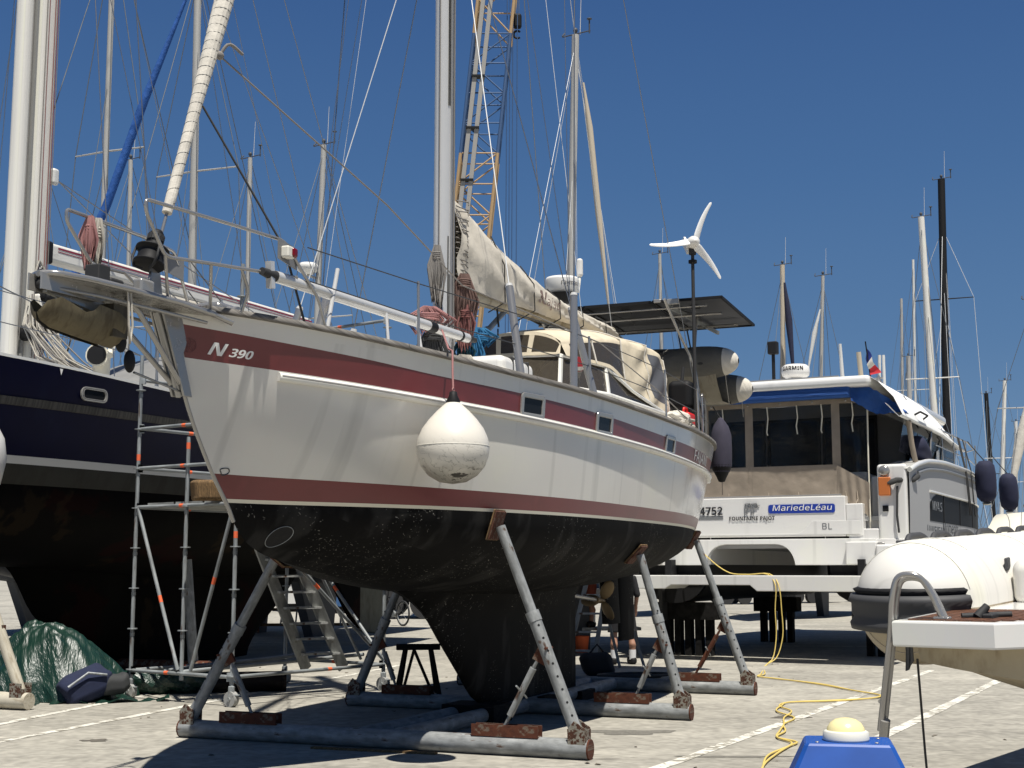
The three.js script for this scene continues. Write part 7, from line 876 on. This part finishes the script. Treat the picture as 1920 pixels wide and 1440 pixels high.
{
  // lattice-boom crane
  const D = 45, X = (h) => -1.32 + (h - 13.3) * .1029, C = thing('crane', 'mobile crane with blue and yellow lattice boom rising behind the yacht mast', 'crane', [X(1.5), 0, -D], 0), x0 = X(1.5), P = (h, u, v) => V(X(h) - x0 + u, h, v);
  const seg = (h0, h1, m, name) => { const o = .62, b = part(C, 'boom_section', [-1, 1].flatMap((a) => [-1, 1].map((c) => bar(P(h0, a * o, c * o), P(h1, a * o, c * o), .065, .065, 6))), m, name), n = Math.round((h1 - h0) / 1.15), l = []; for (let i = 0; i < n; i++) { const a = lerp(h0, h1, i / n), c = lerp(h0, h1, (i + 1) / n), k = i % 2 ? 1 : -1; for (const q of [-1, 1]) { l.push(bar(P(a, -o * k, q * o), P(c, o * k, q * o), .03, .03, 5), bar(P(a, q * o, -o * k), P(c, q * o, o * k), .03, .03, 5), bar(P(c, -o, q * o), P(c, o, q * o), .028, .028, 5), bar(P(c, q * o, -o), P(c, q * o, o), .028, .028, 5)); } } stuff(part(b, 'boom_lacing', l, m)); };
  seg(2.2, 9, M.craneYellow, 'yellow lattice section'); seg(9, 15.4, M.craneYellow, 'yellow lattice section'); seg(15.4, 19.6, M.craneBlue, 'blue lattice section'); seg(19.6, 27, M.craneYellow, 'yellow lattice section');
  part(C, 'boom_back_beam', [beam(P(8, -.42, .8), P(27, -.42, .8), .14, .16), beam(P(8, -.16, .8), P(27, -.16, .8), .14, .16)], M.craneGrey, 'flat grey beam along the boom'); each(C, 'boom_clip', [12.5, 14.4, 16.2, 18].map((h) => box(.44, .07, .28, P(h, -.3, .8).x, h, .8)), M.black); each(C, 'hoist_cable', [[.95, 26], [1.05, 26], [1.2, 26], [.85, 26]].map(([u, h]) => wire(V(2.25 + u - .8, 7, .4), V(2.35 + u - .8, h, .4), .016)), M.craneBlue);
  const hk = far(970, 45, D).sub(V(x0, 0, -D)); const hb = part(C, 'hook_block', [rbox(.3, .55, .22, .1, hk.x, hk.y + .1, 0), new THREE.TorusGeometry(.13, .04, 6, 14, 4.6).rotateZ(.8).translate(hk.x, hk.y - .38, 0)], M.black); each(hb, 'hook_cable', [-.06, .06].map((o) => wire(V(hk.x + o, hk.y + .3, 0), V(hk.x + o - .1, 29, 0), .012)), M.farWire);
  part(C, 'chassis', rbox(3.4, .5, 2.6, .1, -.2, .95, 0), M.craneBlue); part(C, 'slew_body', rbox(2.6, 1.1, 2.2, .12, -.6, 1.75, 0), M.craneYellow); for (const x of [-1.4, -.2, 1.0]) for (const z of [-1.2, 1.2]) part(C, 'wheel', bar([x, .5, z - .15], [x, .5, z + .15], .5, .5, 18), M.blackRubber);
}
// ---- people: one continuous skinned surface, clothing as children
function fieldMesh(bones, cell, k, clip) { // bones: [a, b, ra, rb]
  const bb = new THREE.Box3(); for (const [a, b, ra, rb] of bones) { bb.expandByPoint(vec(a)); bb.expandByPoint(vec(b)); } bb.expandByScalar(.22); const size = Math.max(...bb.getSize(V(0, 0, 0)).toArray()), N = Math.min(170, Math.ceil(size / cell)), c = bb.getCenter(V(0, 0, 0)), step = size / N, o = c.clone().subScalar(size / 2);
  const mc = new MarchingCubes(N, new THREE.MeshBasicMaterial(), true, false, 160000); mc.isolation = 0; const F = mc.field; F.fill(-1);
  for (const [a0, b0, ra, rb] of bones) { const a = vec(a0), b = vec(b0), d = b.clone().sub(a), dd = Math.max(1e-9, d.dot(d)), R = Math.max(ra, rb) + .14, lo = ['x', 'y', 'z'].map((q) => Math.max(1, Math.floor((Math.min(a[q], b[q]) - R - o[q]) / step))), hi = ['x', 'y', 'z'].map((q) => Math.min(N - 2, Math.ceil((Math.max(a[q], b[q]) + R - o[q]) / step)));
    for (let z = lo[2]; z <= hi[2]; z++) for (let y = lo[1]; y <= hi[1]; y++) for (let x = lo[0]; x <= hi[0]; x++) { const px = o.x + x * step - a.x, py = o.y + y * step - a.y, pz = o.z + z * step - a.z, t = clamp((px * d.x + py * d.y + pz * d.z) / dd), q = Math.hypot(px - d.x * t, py - d.y * t, pz - d.z * t) - lerp(ra, rb, t), i = z * N * N + y * N + x, f = -F[i], h = clamp(.5 + .5 * (f - q) / k); F[i] = -(lerp(f, q, h) - k * h * (1 - h)); } }
  if (clip) for (let z = 0; z < N; z++) for (let y = 0; y < N; y++) for (let x = 0; x < N; x++) { const i = z * N * N + y * N + x, e = clip(o.x + x * step, o.y + y * step, o.z + z * step); if (-F[i] < e) F[i] = -e; }
  mc.update(); const n = mc.count, p = new Float32Array(n * 3), nr = new Float32Array(n * 3); for (let i = 0; i < n; i++) { for (let q = 0; q < 3; q++) { const v = mc.positionArray[i * 3 + q]; p[i * 3 + q] = o.getComponent(q) + (v + 1) / 2 * N * step; nr[i * 3 + q] = mc.normalArray[i * 3 + q]; } }
  const g = new THREE.BufferGeometry(); g.setAttribute('position', new THREE.BufferAttribute(p, 3)); g.setAttribute('normal', new THREE.BufferAttribute(nr, 3)); g.setAttribute('uv', new THREE.BufferAttribute(new Float32Array(n * 2), 2)); return g;
}
function person(label, p, turn, o) {
  const P = thing('person', label, 'person', p, turn), legs = [], arms = [], hand = [], sx = o.stance ?? .13;
  for (const s of [1, -1]) { const hip = [s * .095, .92, 0], kn = [s * sx * .95, .49, .03 * s * (o.step ?? 0) + .02], an = [s * sx, .09, -.02 + .04 * s * (o.step ?? 0)]; legs.push([hip, kn, .085, .058], [kn, [s * sx, .33, -.035], .055, .058], [[s * sx, .33, -.035], an, .056, .037], [an, [s * sx * 1.1, .035, .15], .038, .034]);
    const sh = [s * .185, 1.42, 0], el = [s * .25, 1.16, o.reach ? .16 : -.02], wr2 = o.reach ? [s * .16, 1.32, .38] : [s * .25, .93, .07]; arms.push([sh, el, .052, .042], [el, wr2, .042, .028]); const w = vec(wr2), dir = w.clone().sub(vec(el)).normalize(), pal = w.clone().addScaledVector(dir, .08); hand.push([wr2, pal.toArray(), .03, .036]); for (let k = 0; k < 4; k++) { const b = pal.clone().add(V((k - 1.5) * .019, 0, 0)), m = b.clone().addScaledVector(dir, .04 + (k === 1 ? .006 : 0)).add(V(0, 0, .006)), e = m.clone().addScaledVector(dir, .03).add(V(0, 0, .015)); hand.push([b.toArray(), m.toArray(), .0095, .009], [m.toArray(), e.toArray(), .009, .008]); } const th = w.clone().addScaledVector(dir, .03).add(V(-s * .03, 0, .01)); hand.push([th.toArray(), th.clone().addScaledVector(dir, .045).add(V(-s * .02, 0, .015)).toArray(), .012, .009]); }
  const torso = [[[0, .98, 0], [0, 1.14, 0], .125, .118], [[-.07, .95, 0], [.07, .95, 0], .11, .11], [[0, 1.14, 0], [0, 1.36, .0], .122, .135], [[-.13, 1.40, 0], [.13, 1.40, 0], .075, .075], [[0, 1.42, 0], [0, 1.52, .01], .056, .054]], head = [[[0, 1.60, .02], [0, 1.67, .01], .078, .088], [[0, 1.56, .045], [0, 1.6, .04], .05, .06], [[0, 1.615, .1], [0, 1.595, .115], .012, .014], [[-.085, 1.62, .01], [-.088, 1.64, 0], .014, .012], [[.085, 1.62, .01], [.088, 1.64, 0], .014, .012]];
  part(P, 'body', fieldMesh([...legs, ...torso, ...arms, ...head, ...hand], .0115, .022), M.skin);
  const grow = (b, e) => b.map(([a, c, ra, rb]) => [a, c, ra + e, rb + e]);
  part(P, 'shorts', fieldMesh(grow([...legs.filter((b, i) => i % 4 === 0).map(([a, c]) => [a, c, .088, .088]), ...torso.slice(0, 2)], .02), .018, .03, (x, y) => Math.max(.53 - y, y - 1.03)), o.shorts); part(P, 'shirt', fieldMesh(grow([...torso.slice(0, 4), ...arms.filter((b, i) => i % 2 === 0)], .016), .018, .03, (x, y) => Math.max(.93 - y, y - 1.475)), o.shirt);
  for (const s of [1, -1]) { part(P, 'sock', lathe([[.05, .08], [.047, .14], [.055, .24], [.06, .245], [.058, .08]], 14).translate(s * sx, 0, -.025), M.sock); part(P, 'shoe', rbox(.115, .12, .29, .05, s * sx * 1.05, .06, .045), M.black); }
  part(P, 'hair', lathe([[0, .105], [.05, .098], [.085, .06], [.098, 0], [.092, -.05]].reverse(), 20).translate(0, 1.66, -.008), M.hair); each(P, 'eye', [-1, 1].map((s) => ball(.012, s * .033, 1.635, .088, 1, .7, .6, 8, 6)), M.black); part(P, 'mouth', rbox(.045, .01, .01, .004, 0, 1.565, .097), mat([.2, .06, .05], .6));
}
person('person in black shorts and white socks standing behind the yacht rudder', [1.86, 0, -23.3], PI + .2, { shorts: M.cloth, shirt: M.cloth, stance: .16 });
person('person in orange patterned shorts on a low platform behind the keel', [1.48, .45, -27.2], -.5, { shorts: mat([.45, .10, .06], .9, 0, { map: rep(tRope, .4) }), shirt: M.cloth, stance: .1, step: 1.5, reach: true });
{ const b = thing('work_platform', 'grey low work platform under the far worker', 'platform', [1.75, 0, -27.3], .1); part(b, 'platform_top', between(-.75, .75, .39, .45, -.3, .3), M.aluDull); for (const x of [-.65, .65]) for (const z of [-.22, .22]) part(b, 'leg', beam([x, .4, z], [x * 1.08, 0, z * 1.2], .04, .04), M.aluDull); }
{ // bicycle
  const B = thing('bicycle', 'dark bicycle parked behind the scaffold under the yacht', 'bicycle', [-3.32, 0, -38.8], degToRad(125)), wheel = (x) => { const w = part(B, 'wheel', new THREE.TorusGeometry(.33, .024, 8, 40).translate(x, .35, 0), M.blackRubber); part(w, 'rim', new THREE.TorusGeometry(.3, .012, 6, 36).translate(x, .35, 0), M.aluDull); each(w, 'spoke', [0, 1, 2, 3, 4, 5, 6, 7].map((k) => wire([x, .35, 0], [x + .3 * Math.cos(k * PI / 4), .35 + .3 * Math.sin(k * PI / 4), 0], .003)), M.wire); }; wheel(-.52); wheel(.52); const f = part(B, 'frame', [bar([.52, .35, 0], [.33, .82, 0], .018), bar([.34, .78, 0], [-.14, .74, 0], .02), bar([.36, .7, 0], [-.05, .33, 0], .022), bar([-.14, .85, 0], [-.05, .33, 0], .018), bar([-.05, .33, 0], [-.52, .35, 0], .013), bar([-.13, .72, 0], [-.52, .35, 0], .012)], M.black); part(B, 'handlebar', [bar([.33, .8, 0], [.3, .98, 0], .016), bar([.3, .98, -.3], [.3, .98, .3], .014)], M.black); part(B, 'saddle', rbox(.26, .06, .14, .03, -.17, .9, 0), M.black); part(B, 'crank', [bar([-.05, .33, -.06], [-.05, .33, .06], .09, .09, 16), beam([-.05, .33, .08], [.05, .2, .1], .02, .02)], M.aluDull); }
// far yard: cabin, container, trailers, boats on the right
{ const c = thing('portable_cabin', 'white portable cabin far behind the stair ladder', 'cabin', [-6.9, 0, -52], .15); part(c, 'cabin_wall', between(-1.8, 1.8, .3, 2.7, -1, 1), M.farWhite); part(c, 'cabin_roof', between(-1.9, 1.9, 2.7, 2.82, -1.1, 1.1), M.craneGrey); for (const x of [-1.1, .2]) { const w = part(c, 'window', ring(.8, .9, .03, .06, .03).translate(x, 1.6, 1.0), M.catGrey); part(w, 'pane', between(x - .36, x + .36, 1.2, 2.0, 1.005, 1.012), M.glassDark); } const d = part(c, 'door', between(.9, 1.6, .35, 2.3, 1.0, 1.03), M.catGrey); part(d, 'handle', ball(.05, 1.0, 1.3, 1.05), M.black); part(c, 'skid', between(-1.8, 1.8, 0, .3, -.9, .9), M.black); }
{ const c = thing('storage_container', 'dark blue storage container far behind the scaffold', 'container', [-5.6, 0, -49], .1); part(c, 'container_wall', between(-1.1, 1.1, .25, 2.5, -3, 0), M.blueFar); each(c, 'corrugation', span(-1.0, 1.0, 10).map((x) => between(x - .05, x + .05, .3, 2.45, 0, .04)), M.blueFar); part(c, 'container_base', between(-1.1, 1.1, 0, .25, -3, -.05), M.black); }
[['low boat trailer with dark wheels seen under the catamaran left of the hose', 10, -62, 0], ['low boat trailer with yellow hull seen under the catamaran', 13.2, -64, 1], ['far dark trailer seen under the catamaran beside the starboard posts', 18.5, -66, 0], ['far trailer behind the working people', 3.8, -66, 2]].forEach(([lab, x, z, k]) => { const t = thing('boat_trailer', lab, 'trailer', [x, 0, z], .1 + k * .3, 'trailers across the yard'); part(t, 'trailer_frame', [between(-2, 2, .45, .6, -.8, -.65), between(-2, 2, .45, .6, .65, .8), between(-1.9, -1.7, .45, .6, -.8, .8), between(1.5, 1.7, .45, .6, -.8, .8)], M.farDark); for (const q of [-.9, .9]) for (const w of [-.6, .2]) part(t, 'wheel', bar([w, .32, q - .1], [w, .32, q + .1], .32, .32, 16), M.blackRubber); part(t, 'cargo_boat', loft(span(-2.4, 2.2, 10).map((u) => { const b = .9 * Math.sqrt(clamp(1 - Math.pow(Math.max(0, -u) / 2.45, 2))); return [V(u, 1.35, b), V(u, 1.0, b * .9), V(u, .62, .02), V(u, 1.0, -b * .9), V(u, 1.35, -b)]; })), k === 1 ? M.yellowFar : k ? M.craneBlue : M.farDark); part(t, 'cargo_cover', loft(span(-2.4, 2.2, 10).map((u) => { const b = .92 * Math.sqrt(clamp(1 - Math.pow(Math.max(0, -u) / 2.45, 2))); return [V(u, 1.35, b), V(u, 1.6, 0), V(u, 1.35, -b)]; })), M.greyCanvas); });
[['far white motorboat with beige canopy at the right edge', 14.6, -39, M.cream], ['far white motorboat behind the catamaran bow', 18.8, -50, M.farWhite], ['far grey motorboat between the navy fenders and the right edge', 23.5, -62, M.greyCanvas]].forEach(([lab, x, z, m], i) => { const b = thing('yard_motorboat', lab, 'motorboat', [x, 0, z], degToRad(60 + i * 12), 'motorboats across the yard'), S = hullShell({ xs: span(-3.5, 3.5, 14), WL: 1.5, bS: table([-3.5, -2, 1, 3.5], [.03, 1.0, 1.25, 1.2]), hS: table([-3.5, 3.5], [2.5, 2.2]), bW: table([-3.2, -2, 1, 3.5], [.02, .7, 1.05, 1.0]), hB: table([-3.2, 0, 3.5], [1.5, 1.0, 1.0]) }); part(b, 'hull', S.band(() => 1.5, (u) => lerp(2.5, 2.2, (u + 3.5) / 7), 2), M.farWhite); part(b, 'hull_bottom', S.bottom(), M.farBeige); part(b, 'deck', S.deck(), M.farWhite); part(b, 'transom', S.end(), M.farWhite); part(b, 'canopy', loft(span(-1.2, 2.2, 8).map((u) => { const h = 2.3 + .85 * Math.sqrt(Math.max(0, Math.sin((u + 1.25) / 3.5 * PI))); return [V(u, 2.3, 1.1), V(u, h, .8), V(u, h + .05, 0), V(u, h, -.8), V(u, 2.3, -1.1)]; })), m); each(b, 'stand_leg', [-1.5, 1.5].flatMap((u) => [-1, 1].map((s) => bar([u, 0, s * 1.1], [u, 1.2, s * .6], .05))), M.rust); part(b, 'keel_block', between(-1, 1, 0, 1.02, -.15, .15), M.darkWood); });
renderer.render(scene, camera);
